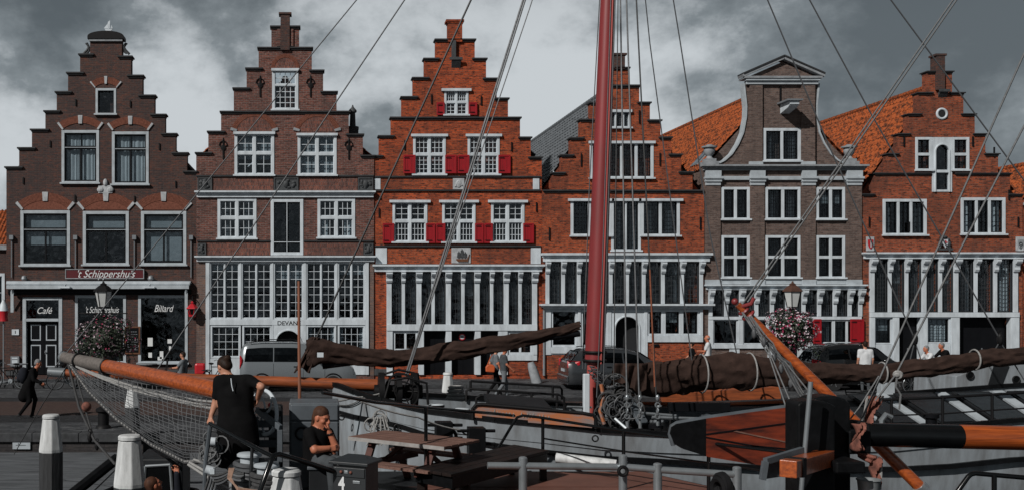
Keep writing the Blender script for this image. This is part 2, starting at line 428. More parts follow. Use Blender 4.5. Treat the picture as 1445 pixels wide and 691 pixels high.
b.inputs['Base Color'].default_value = (.008, .011, .013, 1); b.inputs['Roughness'].default_value = .08
nz = t.nodes.new('ShaderNodeTexNoise'); nz.inputs['Scale'].default_value = 1.8; nz.inputs['Detail'].default_value = 5
tcn = t.nodes.new('ShaderNodeTexCoord'); t.links.new(tcn.outputs['Object'], nz.inputs['Vector'])
bp = t.nodes.new('ShaderNodeBump'); bp.inputs['Distance'].default_value = .12; bp.inputs['Strength'].default_value = .6
t.links.new(nz.outputs['Fac'], bp.inputs['Height']); t.links.new(bp.outputs[0], b.inputs['Normal'])
M['water'] = m
mb = MB(); mb.box(-400, 400, -300, 27.46, -2.4, -1.3)
structure('harbour_water', mb, M['water'])

# ------------------------------------------------------------------ house kit (sizes in photo pixels at the house-front distance)
class House:
    """one house; px-rects are (x0, y0, x1, y1) on the photo at the distance of the front"""
    def __init__(s, label, brickmat, x0, x1, base=529, y=0.0, cat='house', name='canal_house'):
        s.y = D + y; s.x0, s.x1, s.base = x0, x1, base; s.bm = brickmat
        s.root = empty(name, (FX((x0 + x1) / 2), s.y, 0), label, cat, 'gabled houses along the quay')
        s.holes = []; s.solid = []
    def rect(s, r): return FX(r[0]), FX(r[2]), FZ(r[3]), FZ(r[1])
    def steps(s, rects, base=None):
        """rects (x0, x1, ytop): union of columns down to the pavement"""
        for (a, b, t) in rects: s.solid.append((FX(a), FX(b), 0.0, FZ(t)))
    def hole(s, r): s.holes.append(s.rect(r))
    def wall(s, th=0.38):
        xs = sorted({v for r in s.solid + s.holes for v in r[:2]})
        zs = sorted({v for r in s.solid + s.holes for v in r[2:]})
        nx, nz = len(xs) - 1, len(zs) - 1
        fill = [[False] * nz for _ in range(nx)]
        for i in range(nx):
            cx = (xs[i] + xs[i+1]) / 2
            for j in range(nz):
                cz = (zs[j] + zs[j+1]) / 2
                if any(a < cx < b and c < cz < d for a, b, c, d in s.solid) and not any(a < cx < b and c < cz < d for a, b, c, d in s.holes):
                    fill[i][j] = True
        mb = MB(); y0, y1 = s.y, s.y + th; idx = {}
        def vid(i, j, k):
            if (i, j, k) not in idx:
                idx[(i, j, k)] = len(mb.v); mb.v.append((xs[i], y1 if k else y0, zs[j]))
            return idx[(i, j, k)]
        def F_(*q): mb.f.append([vid(*a) for a in q]); mb.m.append(0)
        for i in range(nx):
            for j in range(nz):
                if not fill[i][j]: continue
                F_((i,j,0),(i+1,j,0),(i+1,j+1,0),(i,j+1,0)); F_((i,j,1),(i,j+1,1),(i+1,j+1,1),(i+1,j,1))
                if i == 0 or not fill[i-1][j]: F_((i,j,0),(i,j+1,0),(i,j+1,1),(i,j,1))
                if i == nx-1 or not fill[i+1][j]: F_((i+1,j,0),(i+1,j,1),(i+1,j+1,1),(i+1,j+1,0))
                if j == 0 or not fill[i][j-1]: F_((i,j,0),(i,j,1),(i+1,j,1),(i+1,j,0))
                if j == nz-1 or not fill[i][j+1]: F_((i,j+1,0),(i+1,j+1,0),(i+1,j+1,1),(i,j+1,1))
        s.wallobj = mb.build('wall', s.bm, s.root, recalc=False)
        return s.wallobj
    def body(s, eave, depth=14.0, floors=(), inside='interior'):
        """party walls, back wall, dark rooms"""
        z = FZ(eave); a, b = FX(s.x0) + .012, FX(s.x1) - .012; y0 = s.y + .385; y1 = s.y + depth
        mb = MB(); mb.box(a, a + .3, y0, y1, 0, z); mb.box(b - .3, b, y0, y1, 0, z); mb.box(a + .301, b - .301, y1 - .3, y1, 0, z)
        mb.build('side_wall', s.bm, s.root)
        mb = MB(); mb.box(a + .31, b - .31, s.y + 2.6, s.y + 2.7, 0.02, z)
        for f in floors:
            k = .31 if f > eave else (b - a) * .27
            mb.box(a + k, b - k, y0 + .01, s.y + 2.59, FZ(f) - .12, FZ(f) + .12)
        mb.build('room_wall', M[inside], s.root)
    def roof(s, ridge, eave, depth, material, apex=None, pan=True, gable=True):
        """pantiled roof: ridge runs back from the front; each side is a sheet of real wavy tile courses"""
        apex = (s.x0 + s.x1) / 2 if apex is None else apex
        xr, zr = FX(apex), FZ(ridge); ya, yb = s.y + .40, s.y + depth
        for sx, xe in ((-1, FX(s.x0) + .01), (1, FX(s.x1) - .01)):
            ze = FZ(eave); L = math.hypot(xe - xr, ze - zr); dx, dz = (xe - xr) / L, (ze - zr) / L
            nxv, nzv = (-dz * sx * 1.0, dx * sx) if True else None
            if nzv < 0: nxv, nzv = -nxv, -nzv
            rows = []; course = .34 if pan else .30; nc = int(L / course); tw = .25; ncol = int((yb - ya) / tw)
            per = 6 if pan else 2
            for c in range(nc + 1):
                for e_ in (0, 1):
                    if c == nc and e_ == 1: continue
                    d_ = min(L, c * course + (0.0 if e_ == 0 else course * .985))
                    lift = (.03 if pan else .02) * (0 if e_ == 0 else 1)
                    row = []
                    rr = random.Random(c * 7 + int(sx > 0))
                    for k in range(ncol * per + 1):
                        yy = ya + (yb - ya) * k / (ncol * per)
                        ph = (k % per) / per
                        w = (.036 * math.sin(2 * math.pi * ph) + .012 * math.sin(4 * math.pi * ph)) if pan else (0.012 * ((k // per + c) % 2))
                        jit = (math.sin((k // per) * 12.9 + c * 78.2) * 43758.5) % 1 * .012
                        h = .06 + w + lift + jit
                        row.append((xr + dx * d_ + nxv * h, yy, zr + dz * d_ + nzv * h))
                    rows.append(row)
            mb = MB(); mb.grid(rows)
            o = mb.build('roof', material, s.root, smooth=False, recalc=False)
            o.data.polygons.foreach_set('use_smooth', [False] * len(o.data.polygons))
        mb = MB(); n = int((yb - ya) / .42)
        for k in range(n):
            y0 = ya + (yb - ya) * k / n
            mb.lathe([(.15, 0), (.135, .40 * (yb - ya) / n / .42)], (xr, y0, zr + .07), 8, 'y')
        mb.build('ridge_tiles' if False else 'ridge', material, s.root, smooth=True)
        # attic behind: closes the roof at front and back
        for yy in (ya, yb - .2):
            mb = MB(); mb.prism([(FX(s.x0) + .02, FZ(eave) - .02), (FX(s.x1) - .02, FZ(eave) - .02), (xr, zr - .03)], yy, yy + .18)
            mb.build('attic_wall', s.bm, s.root)
    def copings(s, rects, over=2.6, th=3.4):
        """a dark tile course on each step; rects (x0, x1, y)"""
        for a, b, y in rects:
            mb = MB()
            mb.box(FX(a), FX(b), s.y - .10, s.y + .48, FZ(y) - .012, FZ(y) + th * U * .55)
            mb.box(FX(a) + .05, FX(b) - .05, s.y - .055, s.y + .43, FZ(y) - .07, FZ(y) - .013)
            mb.build('coping', M['coping'], s.root, bevel=.012)
    def trim(s, name, r, out=.10, m='white', prof=None, bevel=.01, back=0.0):
        """a horizontal or vertical band standing proud; prof: list of (fraction of height from the top, extra projection)"""
        x0, x1, z0, z1 = s.rect(r); mb = MB()
        if prof:
            h = z1 - z0; z = z1
            for fr, ex in prof:
                zz = z - h * fr
                mb.box(x0 - ex * .6, x1 + ex * .6, s.y - out - ex, s.y - .002 + back, zz + .001, z); z = zz
        else: mb.box(x0, x1, s.y - out, s.y - .002 + back, z0, z1)
        return mb.build(name, M[m], s.root, bevel=bevel)
    def cornice(s, r, out=.16, m='white', name='cornice'):
        return s.trim(name, r, out, m, prof=[(.28, .14), (.22, .06), (.5, 0.0)])
    def window(s, r, mull=(), trans=(), cells=None, fw=4.0, m='white', bar='white', barw=.6, leads=None, sill=True, lintel=None, recess=.06,
               sash=None, curtain=None, glass='glass', hole=True, name='window', proud=.03, mw=3.0, inset=0.0, label=None):
        """mull/trans: positions (fractions of the opening) of heavy members; cells: (columns, rows) of glazing bars inside each light"""
        if curtain is None and leads and glass == 'glass':      # some rooms have drapes or a half-drawn blind
            u = (r[0] * 7.31 + r[1] * 3.77) % 1
            if u < .30: curtain = ('curtain_dark', 0, 1, .3 + u)
            elif u < .42: curtain = ('blind', 0, .30 + u * .5, 0)
        if hole: s.hole((r[0] + .5, r[1] + .5, r[2] - .5, r[3] - .5))
        x0, x1, z0, z1 = s.rect(r); w = fw * U; y0 = s.y - proud; y1 = s.y + .13; mb = MB()
        mb.box(x0, x0 + w, y0, y1, z0, z1); mb.box(x1 - w, x1, y0, y1, z0, z1)
        mb.box(x0 + w, x1 - w, y0 + .002, y1, z1 - w, z1); mb.box(x0 + w, x1 - w, y0 + .002, y1, z0, z0 + w)
        ix0, ix1, iz0, iz1 = x0 + w, x1 - w, z0 + w, z1 - w
        gx = [ix0 + (ix1 - ix0) * f for f in mull]; gz = [iz1 - (iz1 - iz0) * f for f in trans]; hw = mw * U / 2
        for g in gx: mb.box(g - hw, g + hw, y0 + .006, y1 - .01, iz0, iz1)
        for g in gz: mb.box(ix0, ix1, y0 + .010, y1 - .015, g - hw, g + hw)
        if sill: mb.box(x0 - 1.8 * U, x1 + 1.8 * U, s.y - .13, y0 - .001, z0 - .004, z0 + 2.2 * U)
        if lintel: mb.box(x0 - lintel * U, x1 + lintel * U, s.y - .12, y0 - .001, z1 - 3.2 * U, z1 + .5 * U)
        wo_ = mb.build(name, M[m], s.root, bevel=.006, label=label)
        cols = [ix0] + sorted(gx) + [ix1]; rows = sorted([iz0] + gz + [iz1])
        lights = []
        for i in range(len(cols) - 1):
            for j in range(len(rows) - 1):
                lights.append((cols[i] + (hw if i else 0), cols[i+1] - (hw if i < len(cols) - 2 else 0), rows[j] + (hw if j else 0), rows[j+1] - (hw if j < len(rows) - 2 else 0), i, j))
        if sash or cells or leads:
            mb = MB(); yb0, yb1 = s.y + .035, s.y + .085; sw = (sash[0] if sash else .85) * U
            for (a, b, c, d, i, j) in lights:
                if sash or cells:
                    mb.box(a, a + sw, yb0 - .01, yb1, c, d); mb.box(b - sw, b, yb0 - .01, yb1, c, d)
                    mb.box(a + sw, b - sw, yb0 - .009, yb1, c, c + sw); mb.box(a + sw, b - sw, yb0 - .009, yb1, d - sw, d)
                if cells:
                    cc = cells(i, j) if callable(cells) else cells
                    for k in range(1, cc[0]):
                        g = a + (b - a) * k / cc[0]; mb.box(g - barw * U / 2, g + barw * U / 2, yb0, yb1 - .004, c, d)
                    for k in range(1, cc[1]):
                        g = c + (d - c) * k / cc[1]; mb.box(a, b, yb0 + .003, yb1 - .006, g - barw * U / 2, g + barw * U / 2)
                if leads:
                    for k in range(1, leads[0]):
                        g = a + (b - a) * k / leads[0]; mb.box(g - .007, g + .007, s.y + .074, s.y + .089, c, d)
                    for k in range(1, leads[1]):
                        g = c + (d - c) * k / leads[1]; mb.box(a, b, s.y + .075, s.y + .088, g - .007, g + .007)
            mb.build('sash', M[bar], wo_)
        mb = MB()
        for (a, b, c, d, i, j) in lights: mb.box(a - .004, b + .004, s.y + .09, s.y + .098, c - .004, d + .004)
        mb.build('pane', M[glass], wo_)
        if curtain:
            kind, top, bot, gap = curtain          # fractions of the opening from the top; gap in the middle
            zt, zb = iz1 - (iz1 - iz0) * top, iz1 - (iz1 - iz0) * bot
            spans = [(ix0 + .02, (ix0 + ix1) / 2 - gap * (ix1 - ix0) / 2), ((ix0 + ix1) / 2 + gap * (ix1 - ix0) / 2, ix1 - .02)] if gap else [(ix0 + .02, ix1 - .02)]
            for a, b in spans:
                mb = MB(); n = max(8, int((b - a) / .03)); rows_ = []
                for yy in (0, .02):
                    for zz in ((zt, zb) if yy == 0 else (zb, zt)):
                        rows_.append([(a + (b - a) * k / n, s.y + .21 + yy + (.022 * math.sin(k * 1.35 + math.sin(k * .37) * 2) if kind != 'blind' else 0), zz) for k in range(n + 1)])
                mb.grid(rows_); mb.build('curtain', M[kind], wo_, smooth=True)
        return wo_
    def arch(s, cx, half, yspring, rise, th, m='brick_arch', out=.025, blocks=True, tymp=None, block_m='pale_stone'):
        """relieving arch: a ring of brick on edge with stone blocks at the ends and the crown; centre of the curve from half-width and rise"""
        h, rz, t = half * U, rise * U, th * U; X, Z = FX(cx), FZ(yspring)
        rad = (h * h + rz * rz) / (2 * rz); zc = Z + rz - rad; a = math.asin(min(1, h / rad)); n = 22
        if rz > h * .98: a = math.pi / 2; rad = h; zc = Z
        pin = [(X + rad * math.sin(-a + 2 * a * i / n), zc + rad * math.cos(-a + 2 * a * i / n)) for i in range(n + 1)]
        pout = [(X + (rad + t) * math.sin(-a + 2 * a * i / n), zc + (rad + t) * math.cos(-a + 2 * a * i / n)) for i in range(n + 1)]
        mb = MB()
        for i in range(n):      # separate voussoirs with fine gaps
            f0, f1 = .04, .96
            q = lambda p, r_: (p[i][0] + (p[i+1][0] - p[i][0]) * r_, p[i][1] + (p[i+1][1] - p[i][1]) * r_)
            for k in range(2):
                u0, u1 = k / 2 + f0, (k + 1) / 2 - f0
                mb.prism([q(pin, u0), q(pin, u1), q(pout, u1), q(pout, u0)], s.y - out, s.y - .002)
        mb.build('arch', M[m], s.root)
        if blocks:
            for i0 in ((0, 1), (n // 2 - 1, n // 2 + 1), (n - 1, n)) if blocks is True else ((0, 1), (n - 1, n)):
                k0, k1 = i0
                mb = MB(); ex = .03
                def pt(p, k, dr): v = Vector((p[k][0] - X, p[k][1] - zc)); v = v * (1 + dr / v.length); return (X + v[0], zc + v[1])
                w0 = k0 + (.45 if k1 - k0 == 2 else 0); 
                ps = [pt(pin, k0, -ex), pt(pin, k1, -ex), pt(pout, k1, ex), pt(pout, k0, ex)]
                mb.prism(ps, s.y - out - .03, s.y - out - .001)
                mb.build('keystone' if k1 - k0 == 2 else 'springer', M[block_m], s.root, bevel=.006)
        if tymp:
            mb = MB(); mb.prism([(p[0] * 1 + (X - p[0]) * .01, p[1]) for p in pin][::-1], s.y - .012, s.y - .002)
            mb.build('tympanum', M[tymp], s.root)
    def anchor(s, x, y, h=14, fancy=False):
        X, Z = FX(x), FZ(y); mb = MB(); hh = h * U
        mb.box(X - .025, X + .025, s.y - .05, s.y - .001, Z - hh / 2, Z + hh / 2)
        if fancy:
            mb.lathe([(.02, -.05), (.11, -.04), (.11, -.01), (.02, 0)], (X, s.y - .002, Z + hh * .12), 10, 'y')
            for sx in (-1, 1):
                mb.tube([(X, s.y - .03, Z + hh * .5), (X + sx * .12, s.y - .03, Z + hh * .42), (X + sx * .17, s.y - .03, Z + hh * .25), (X + sx * .09, s.y - .03, Z + hh * .2)], .022, 5)
            mb.tube([(X, s.y - .03, Z + hh * .5), (X, s.y - .03, Z + hh * .68)], [.04, .01], 6)
        mb.build('wall_anchor', M['iron'], s.root)
    def shutter(s, r, ajar=0.0):
        x0, x1, z0, z1 = s.rect(r); mb = MB(); y0, y1 = s.y - .085, s.y - .045
        mb.box(x0, x1, y0, y1, z0, z1); w = .07
        for a, b, c, d in ((x0, x0 + w, z0, z1), (x1 - w, x1, z0, z1), (x0 + w, x1 - w, z0, z0 + w), (x0 + w, x1 - w, z1 - w, z1)):
            mb.box(a + .001, b - .001, y0 - .02, y0 - .001, c + .001, d - .001)
        if x1 - x0 > .42:
            n = 3
            for k in range(1, n): mb.box(x0 + (x1 - x0) * k / n - .006, x0 + (x1 - x0) * k / n + .006, y0 - .008, y0 - .001, z0 + w + .004, z1 - w - .004)
        for zz in (z0 + .12, z1 - .12): mb.box(x0 + .02, x0 + .25, y0 - .03, y0 - .021, zz - .018, zz + .018, 1)
        mb.build('shutter', [M['shutter_red'], M['iron']], s.root, bevel=.004)
    def post(s, x, w, y0, y1, m='white', console=True, out=.10, ch=15):
        X = FX(x); ww = w * U / 2; mb = MB()
        mb.box(X - ww, X + ww, s.y - out, s.y + .12, FZ(y1), FZ(y0))
        p = mb.build('post', M[m], s.root, bevel=.008)
        if console:
            mb = MB(); z = FZ(y0) - .01; h = ch * U; a = s.y - out - .001; cw = ww * 1.25
            prof = [(a, z), (a - .26, z), (a - .27, z - h * .16), (a - .22, z - h * .30), (a - .13, z - h * .42), (a - .09, z - h * .62), (a - .10, z - h * .80), (a - .05, z - h * .98), (a, z - h)]
            mb.prism(prof, X - cw, X + cw, 'x')
            mb.box(X - cw * 1.1, X + cw * 1.1, a - .285, a - .003, z + .001, z + .05)
            mb.build('console', M[m], p, bevel=.006)
        return p
    def panel_with_arch(s, r, ax0, ax1, spring, m='white', out=.05, name='door_surround', segs=18):
        """white boarding with a round-headed opening"""
        x0, x1, z0, z1 = s.rect(r); a0, a1, zs = FX(ax0), FX(ax1), FZ(spring); c = (a0 + a1) / 2; rd = (a1 - a0) / 2
        mb = MB(); y0, y1 = s.y - out, s.y + .12
        mb.box(x0, a0, y0, y1, z0, z1); mb.box(a1, x1, y0, y1, z0, z1)
        for i in range(segs):
            t0, t1 = math.pi - math.pi * i / segs, math.pi - math.pi * (i + 1) / segs
            p0, p1 = (c + rd * math.cos(t0), zs + rd * math.sin(t0)), (c + rd * math.cos(t1), zs + rd * math.sin(t1))
            mb.prism([p0, p1, (p1[0], z1), (p0[0], z1)], y0, y1)
        o = mb.build(name, M[m], s.root)
        mb = MB()
        pts = [(a0 - .002, y0 - .01, z0), (a0 - .002, y0 - .01, zs)] + [(c + rd * math.cos(math.pi - math.pi * i / segs), y0 - .01, zs + rd * math.sin(math.pi * i / segs)) for i in range(1, segs)] + [(a1, y0 - .01, zs), (a1, y0 - .01, z0)]
        mb.tube(pts, .035, 5); mb.build('moulding', M[m], o)
        return o
    def door(s, r, m='black_paint', panels=((.12, .08, .44, .45), (.56, .08, .88, .45), (.12, .52, .44, .95), (.56, .52, .88, .95)), rim='white_dull', y=.16, split=True):
        x0, x1, z0, z1 = s.rect(r); mb = MB(); mb.box(x0, x1, s.y + y, s.y + y + .06, z0, z1)
        if split: mb.box((x0 + x1) / 2 - .02, (x0 + x1) / 2 + .02, s.y + y - .012, s.y + y - .001, z0, z1)
        o = mb.build('door', M[m], s.root)
        for (a, b, c, d) in panels:
            ax0, ax1, az1, az0 = x0 + (x1 - x0) * a, x0 + (x1 - x0) * c, z1 - (z1 - z0) * b, z1 - (z1 - z0) * d
            mb = MB(); w = .045; ya, yb = s.y + y - .02, s.y + y - .001
            for q in ((ax0, ax0 + w, az0, az1), (ax1 - w, ax1, az0, az1), (ax0 + w, ax1 - w, az0, az0 + w), (ax0 + w, ax1 - w, az1 - w, az1)): mb.box(q[0], q[1], ya, yb, q[2], q[3])
            mb.build('panel_moulding', M[rim], o)
        mb = MB(); mb.ball(((x0 + x1) / 2 + .09, s.y + y - .05, z0 + (z1 - z0) * .42), .035, 8, 6); mb.box((x0 + x1) / 2 + .07, (x0 + x1) / 2 + .11, s.y + y - .03, s.y + y - .002, z0 + (z1 - z0) * .38, z0 + (z1 - z0) * .46)
        mb.build('handle', M['zinc'], o)
        return o
    def plaque(s, r, name='carved_panel', m='dark_stone', kind=0):
        x0, x1, z0, z1 = s.rect(r); mb = MB(); y = s.y; rr = random.Random(int(r[0] * 3 + kind))
        mb.box(x0, x1, y - .05, y - .002, z0, z1)
        w = .05
        for q in ((x0, x0 + w, z0, z1), (x1 - w, x1, z0, z1), (x0 + w, x1 - w, z0, z0 + w), (x0 + w, x1 - w, z1 - w, z1)): mb.box(q[0], q[1], y - .08, y - .051, q[2], q[3])
        cx, cz, hx, hz = (x0 + x1) / 2, (z0 + z1) / 2, (x1 - x0) / 2 - .06, (z1 - z0) / 2 - .06
        mb.ball((cx, y - .05, cz), (min(hx, hz) * .62, .09, hz * .8), 10, 8)
        for k in range(10):
            a = rr.uniform(0, 6.28); mb.ball((cx + hx * .75 * math.cos(a), y - .05, cz + hz * .75 * math.sin(a)), (rr.uniform(.05, .1), .06, rr.uniform(.04, .09)), 7, 5)
        return mb.build(name, M[m], s.root, smooth=True)

def sym(c, ws): return c

# ================================================================== house 1: the dark brick cafe
h = House('dark plum brick cafe house with a red name board and rounded gable top', M['brick_plum'], 9, 277, y=0.0); H1 = h
st1 = [(9, 27, 237), (27, 45, 210), (45, 64, 184), (64, 80, 158), (80, 96, 131), (96, 113, 104), (113, 127, 78), (127, 172, 56), (172, 185, 81), (185, 201, 108), (201, 218, 136), (218, 233, 163), (233, 248, 190), (248, 264, 217), (264, 276.8, 243)]
h.steps(st1)
for i, (a, b, y) in enumerate(st1):
    if 127 <= a < 172: continue
    h.copings([((a - 2.5, b + 6, y) if a < 127 else (a - 6, b + 2.5, y))])
mb = MB()      # curved cap with a lead roll
prof = [(FX(124), FZ(56)), (FX(175), FZ(56)), (FX(175), FZ(52))] + [(FX(149.5 + 25.5 * math.cos(t)), FZ(52) + 7.5 * U * math.sin(t)) for t in [math.pi * k / 14 for k in range(1, 14)]] + [(FX(124), FZ(52))]
mb.prism(prof, h.y - .12, h.y + .5); mb.build('gable_cap', M['iron'], h.root, bevel=.01)
mb = MB(); mb.box(FX(126), FX(173), h.y - .09, h.y - .002, FZ(59), FZ(56) - .003); mb.build('cap_moulding', M['grey_stone'], h.root)
for sx, x in ((-1, 122), (1, 177)):
    mb = MB(); pts = [(FX(x) + sx * .14 * t * math.cos(t * 5), h.y + .1, FZ(70) + .25 - .30 * t + .10 * math.sin(t * 5)) for t in [k / 12 for k in range(13)]]
    mb.tube(pts, [.07 - .03 * k / 12 for k in range(13)], 6); mb.tube([(FX(x - sx * 3), h.y + .1, FZ(66)), (FX(x), h.y + .1, FZ(71)), (FX(x + sx * 5), h.y + .1, FZ(76))], .06, 6)
    mb.build('scroll', M['dark_stone'], h.root, smooth=True)
mb = MB()      # little white ornament on top: a ship weathervane
X, Z = FX(152), FZ(43)
mb.tube([(X, h.y + .2, Z - .05), (X, h.y + .2, Z + .30)], .018, 6)
mb.prism([(X - .16, Z + .10), (X + .16, Z + .10), (X + .11, Z + .02), (X - .12, Z + .02)], h.y + .17, h.y + .23)
mb.prism([(X - .13, Z + .13), (X + .05, Z + .13), (X + .06, Z + .46), (X - .02, Z + .40), (X - .05, Z + .28)], h.y + .19, h.y + .21)
mb.prism([(X + .08, Z + .13), (X + .17, Z + .13), (X + .12, Z + .27)], h.y + .19, h.y + .21)
mb.prism([(X - .20, Z + .12), (X + .02, Z + .12), (X - .06, Z + .30)], h.y + .185, h.y + .215); mb.build('weathervane', M['white'], h.root)
sashb = dict(m='white_dull', bar='black_frame', sash=(2.2,), mw=2.2, fw=4.2)
h.window((135, 125, 164, 163), m='white_dull', bar='black_frame', sash=(1.4,), fw=3.2)
for r in ((87, 184, 140, 260), (158, 186, 210, 262)):
    h.window(r, m='white_dull', bar='black_frame', sash=(2.0,), cells=lambda i, j: (2, 1) if j == 0 else (1, 1), barw=2.2, trans=(.30,), mw=.9, fw=4.0, curtain=('curtain', 0, 1, .06))
for k, r in enumerate(((29, 297, 99, 376), (117, 298, 182, 375), (199, 298, 263, 375))):
    h.window(r, m='white_dull', bar='black_frame', sash=(2.4,), cells=lambda i, j: (2, 1) if j == 0 else (1, 1), barw=2.6, trans=(.32,), mw=.9, fw=4.4, curtain=('blind', 0, (.62, .34, .95)[k], 0))
h.arch(149.5, 16, 124, 6, 9)
h.arch(113.5, 26, 183, 9, 10); h.arch(184, 26, 184, 9, 10)
for c, hf in ((64, 34), (149.5, 33), (231, 32)): h.arch(c, hf, 296, 13, 11, tymp='brick_arch')
for x, y in ((107, 145), (184, 147), (71, 203), (225, 207), (33, 255), (248, 260), (106, 280), (190, 281)): h.anchor(x, y, 9)
mb = MB(); mb.box(FX(139), FX(159), h.y - .06, h.y - .002, FZ(273), FZ(262)); mb.ball((FX(149), h.y - .05, FZ(258)), (.1, .08, .16), 8, 6); mb.ball((FX(142), h.y - .05, FZ(268)), (.15, .07, .12), 8, 6); mb.ball((FX(156), h.y - .05, FZ(268)), (.15, .07, .12), 8, 6)
mb.build('cartouche', M['pale_stone'], h.root, bevel=.01)
# ground floor
h.hole((32, 419, 88, 529))
h.trim('door_frame', (32, 419, 37, 528), .03, 'white_dull', back=.2); h.trim('door_frame', (83, 419, 88, 528), .03, 'white_dull', back=.2)
h.trim('door_frame', (37.1, 419, 82.9, 423), .03, 'white_dull', back=.2); h.trim('transom', (37.1, 449, 82.9, 453), .03, 'white_dull', back=.2)
mb = MB(); mb.box(FX(37), FX(83), h.y + .12, h.y + .13, FZ(449), FZ(423)); fan = mb.build('fanlight', M['glass_dark'], h.root)
h.door((37.2, 453, 82.8, 528), panels=((.10, .06, .42, .36), (.58, .06, .90, .36), (.10, .44, .42, .86), (.58, .44, .90, .86)))
h.window((106, 416, 178, 513), m='white_dull', fw=4, glass='glass_dark')
h.window((195, 416, 265, 513), m='white_dull', fw=4, glass='glass_dark')
M['letter'] = mat('white_lettering', (.62, .64, .65), .6, var=.1)
def script(house, body, x, y, size, m='letter', w=.9, yo=.0, parent=None, shear=.35):
    return text_obj('lettering', body, size, M[m], (FX(x), house.y + yo, FZ(y)), parent or house.root, depth=.004, shear=shear, width=w, off=0.0)
script(h, 'Café', 61, 438, .38, yo=.105)
script(h, "'t Schippershuis", 143, 437, .36, yo=.075, w=.62)
script(h, 'Billard', 230, 435, .42, yo=.075, w=.72)
for (a, b, c, d) in ((208, 476, 215, 488), (236, 478, 242, 484), (238, 488, 241, 494), (209, 497, 214, 504), (225, 495, 230, 506), (222, 503, 228, 508)):
    mb = MB(); mb.box(FX(a), FX(c), h.y + .083, h.y + .089, FZ(d), FZ(b)); mb.build('window_card', M['letter'], h.root)
# name board
M['sign_red'] = mat('dark_red_sign', (.085, .010, .014), .45, var=.2)
mb = MB(); mb.box(FX(93), FX(204), h.y - .12, h.y - .003, FZ(393), FZ(379)); nb = mb.build('name_board', M['sign_red'], h.root, bevel=.01)
mb = MB(); 
for q in ((93, 94.2, 379, 393), (202.8, 204, 379, 393), (94.3, 202.7, 379, 380.2), (94.3, 202.7, 391.8, 393)): mb.box(FX(q[0]), FX(q[1]), h.y - .14, h.y - .121, FZ(q[3]), FZ(q[2]))
mb.build('board_border', M['grey_stone'], nb)
text_obj('lettering', "'t Schippershuis", .44, M['letter'], (FX(149), h.y - .128, FZ(386.3)), nb, depth=.004, shear=.4, width=.88)
# awning cassette and its lamps
mb = MB(); mb.box(FX(12), FX(270), h.y - .30, h.y - .003, FZ(400), FZ(396)); mb.lathe([(.09, 0), (.09, 257 * U)], (FX(12), h.y - .26, FZ(400)), 10, 'x'); mb.box(FX(13), FX(268), h.y - .42, h.y - .33, FZ(407), FZ(402))
aw = mb.build('awning', M['white_dull'], h.root, smooth=True)
for x in (20, 264):
    mb = MB(); mb.box(FX(x) - .06, FX(x) + .06, h.y - .32, h.y - .31, FZ(440), FZ(408)); mb.tube([(FX(x), h.y - .05, FZ(436)), (FX(x), h.y - .36, FZ(408))], .035, 6); mb.build('awning_arm', M['white_dull'], aw)
for x in (95, 213):
    mb = MB(); mb.box(FX(x - 8), FX(x + 8), h.y - .62, h.y - .46, FZ(406), FZ(403.5)); mb.tube([(FX(x), h.y - .05, FZ(398)), (FX(x), h.y - .54, FZ(403))], .02, 6); mb.build('awning_lamp', M['white'], aw)
for x in (36, 214):
    mb = MB(); mb.lathe([(.10, 0), (.14, .05), (.10, .16), (.02, .2)], (FX(x), h.y - .2, FZ(395)), 10); mb.build('floodlight', M['zinc'], aw, smooth=True)
mb = MB(); mb.box(FX(12), FX(270), h.y - .06, h.y - .003, FZ(415), FZ(408)); mb.build('fascia', M['black_paint'], h.root)
for x in (17, 107, 190, 270):
    mb = MB(); mb.tube([(FX(x), h.y - .06, FZ(333)), (FX(x), h.y - .06, FZ(391))], .025, 6); mb.box(FX(x) - .08, FX(x) + .08, h.y - .16, h.y - .02, FZ(338), FZ(332)); mb.build('wall_bracket', M['zinc'], h.root)
mb = MB(); mb.box(FX(17), FX(27), h.y - .04, h.y - .003, FZ(472), FZ(464)); mb.box(FX(21.5), FX(22.5), h.y - .045, h.y - .041, FZ(470), FZ(466), 1); mb.build('house_number_plate', [M['white'], M['black_paint']], h.root)
mb = MB(); mb.box(FX(16), FX(28), h.y - .12, h.y - .003, FZ(516), FZ(502)); mb.box(FX(18), FX(26), h.y - .125, h.y - .121, FZ(513), FZ(507), 1); mb.box(FX(18), FX(26), h.y - .125, h.y - .121, FZ(505.5), FZ(503.5), 1); mb.build('letterbox', [M['zinc'], M['white']], h.root, bevel=.006)
M['wood_frame'] = mat('brown_wood_frame', (.13, .05, .022), .6, var=.4, scale=4, stretch=(6, 6, 1))
mb = MB(); mb.box(FX(177), FX(197), h.y - .04, h.y - .003, FZ(498), FZ(461)); cb = mb.build('menu_board', M['black_paint'], h.root)
mb = MB()
for q in ((176, 178, 460, 499), (196, 198, 460, 499), (178, 196, 460, 462), (178, 196, 497, 499)): mb.box(FX(q[0]), FX(q[1]), h.y - .06, h.y - .041, FZ(q[3]), FZ(q[2]))
mb.build('frame', M['wood_frame'], cb)
mb = MB(); rr = random.Random(3)
for k in range(8):
    z = 467 + k * 3.6; x = 180
    while x < 193: w = rr.uniform(1, 3.2); mb.box(FX(x), FX(min(194, x + w)), h.y - .044, h.y - .0405, FZ(z + .9), FZ(z)); x += w + .7
mb.box(FX(178.6), FX(195.4), h.y - .0415, h.y - .0402, FZ(496.4), FZ(464), 1); mb.build('chalk_lettering', [M['zinc'], M['black_paint']], cb)
h.trim('plinth', (9, 521, 31.8, 529), .05, 'dark_stone'); h.trim('plinth', (88.2, 521, 276, 529), .05, 'dark_stone')
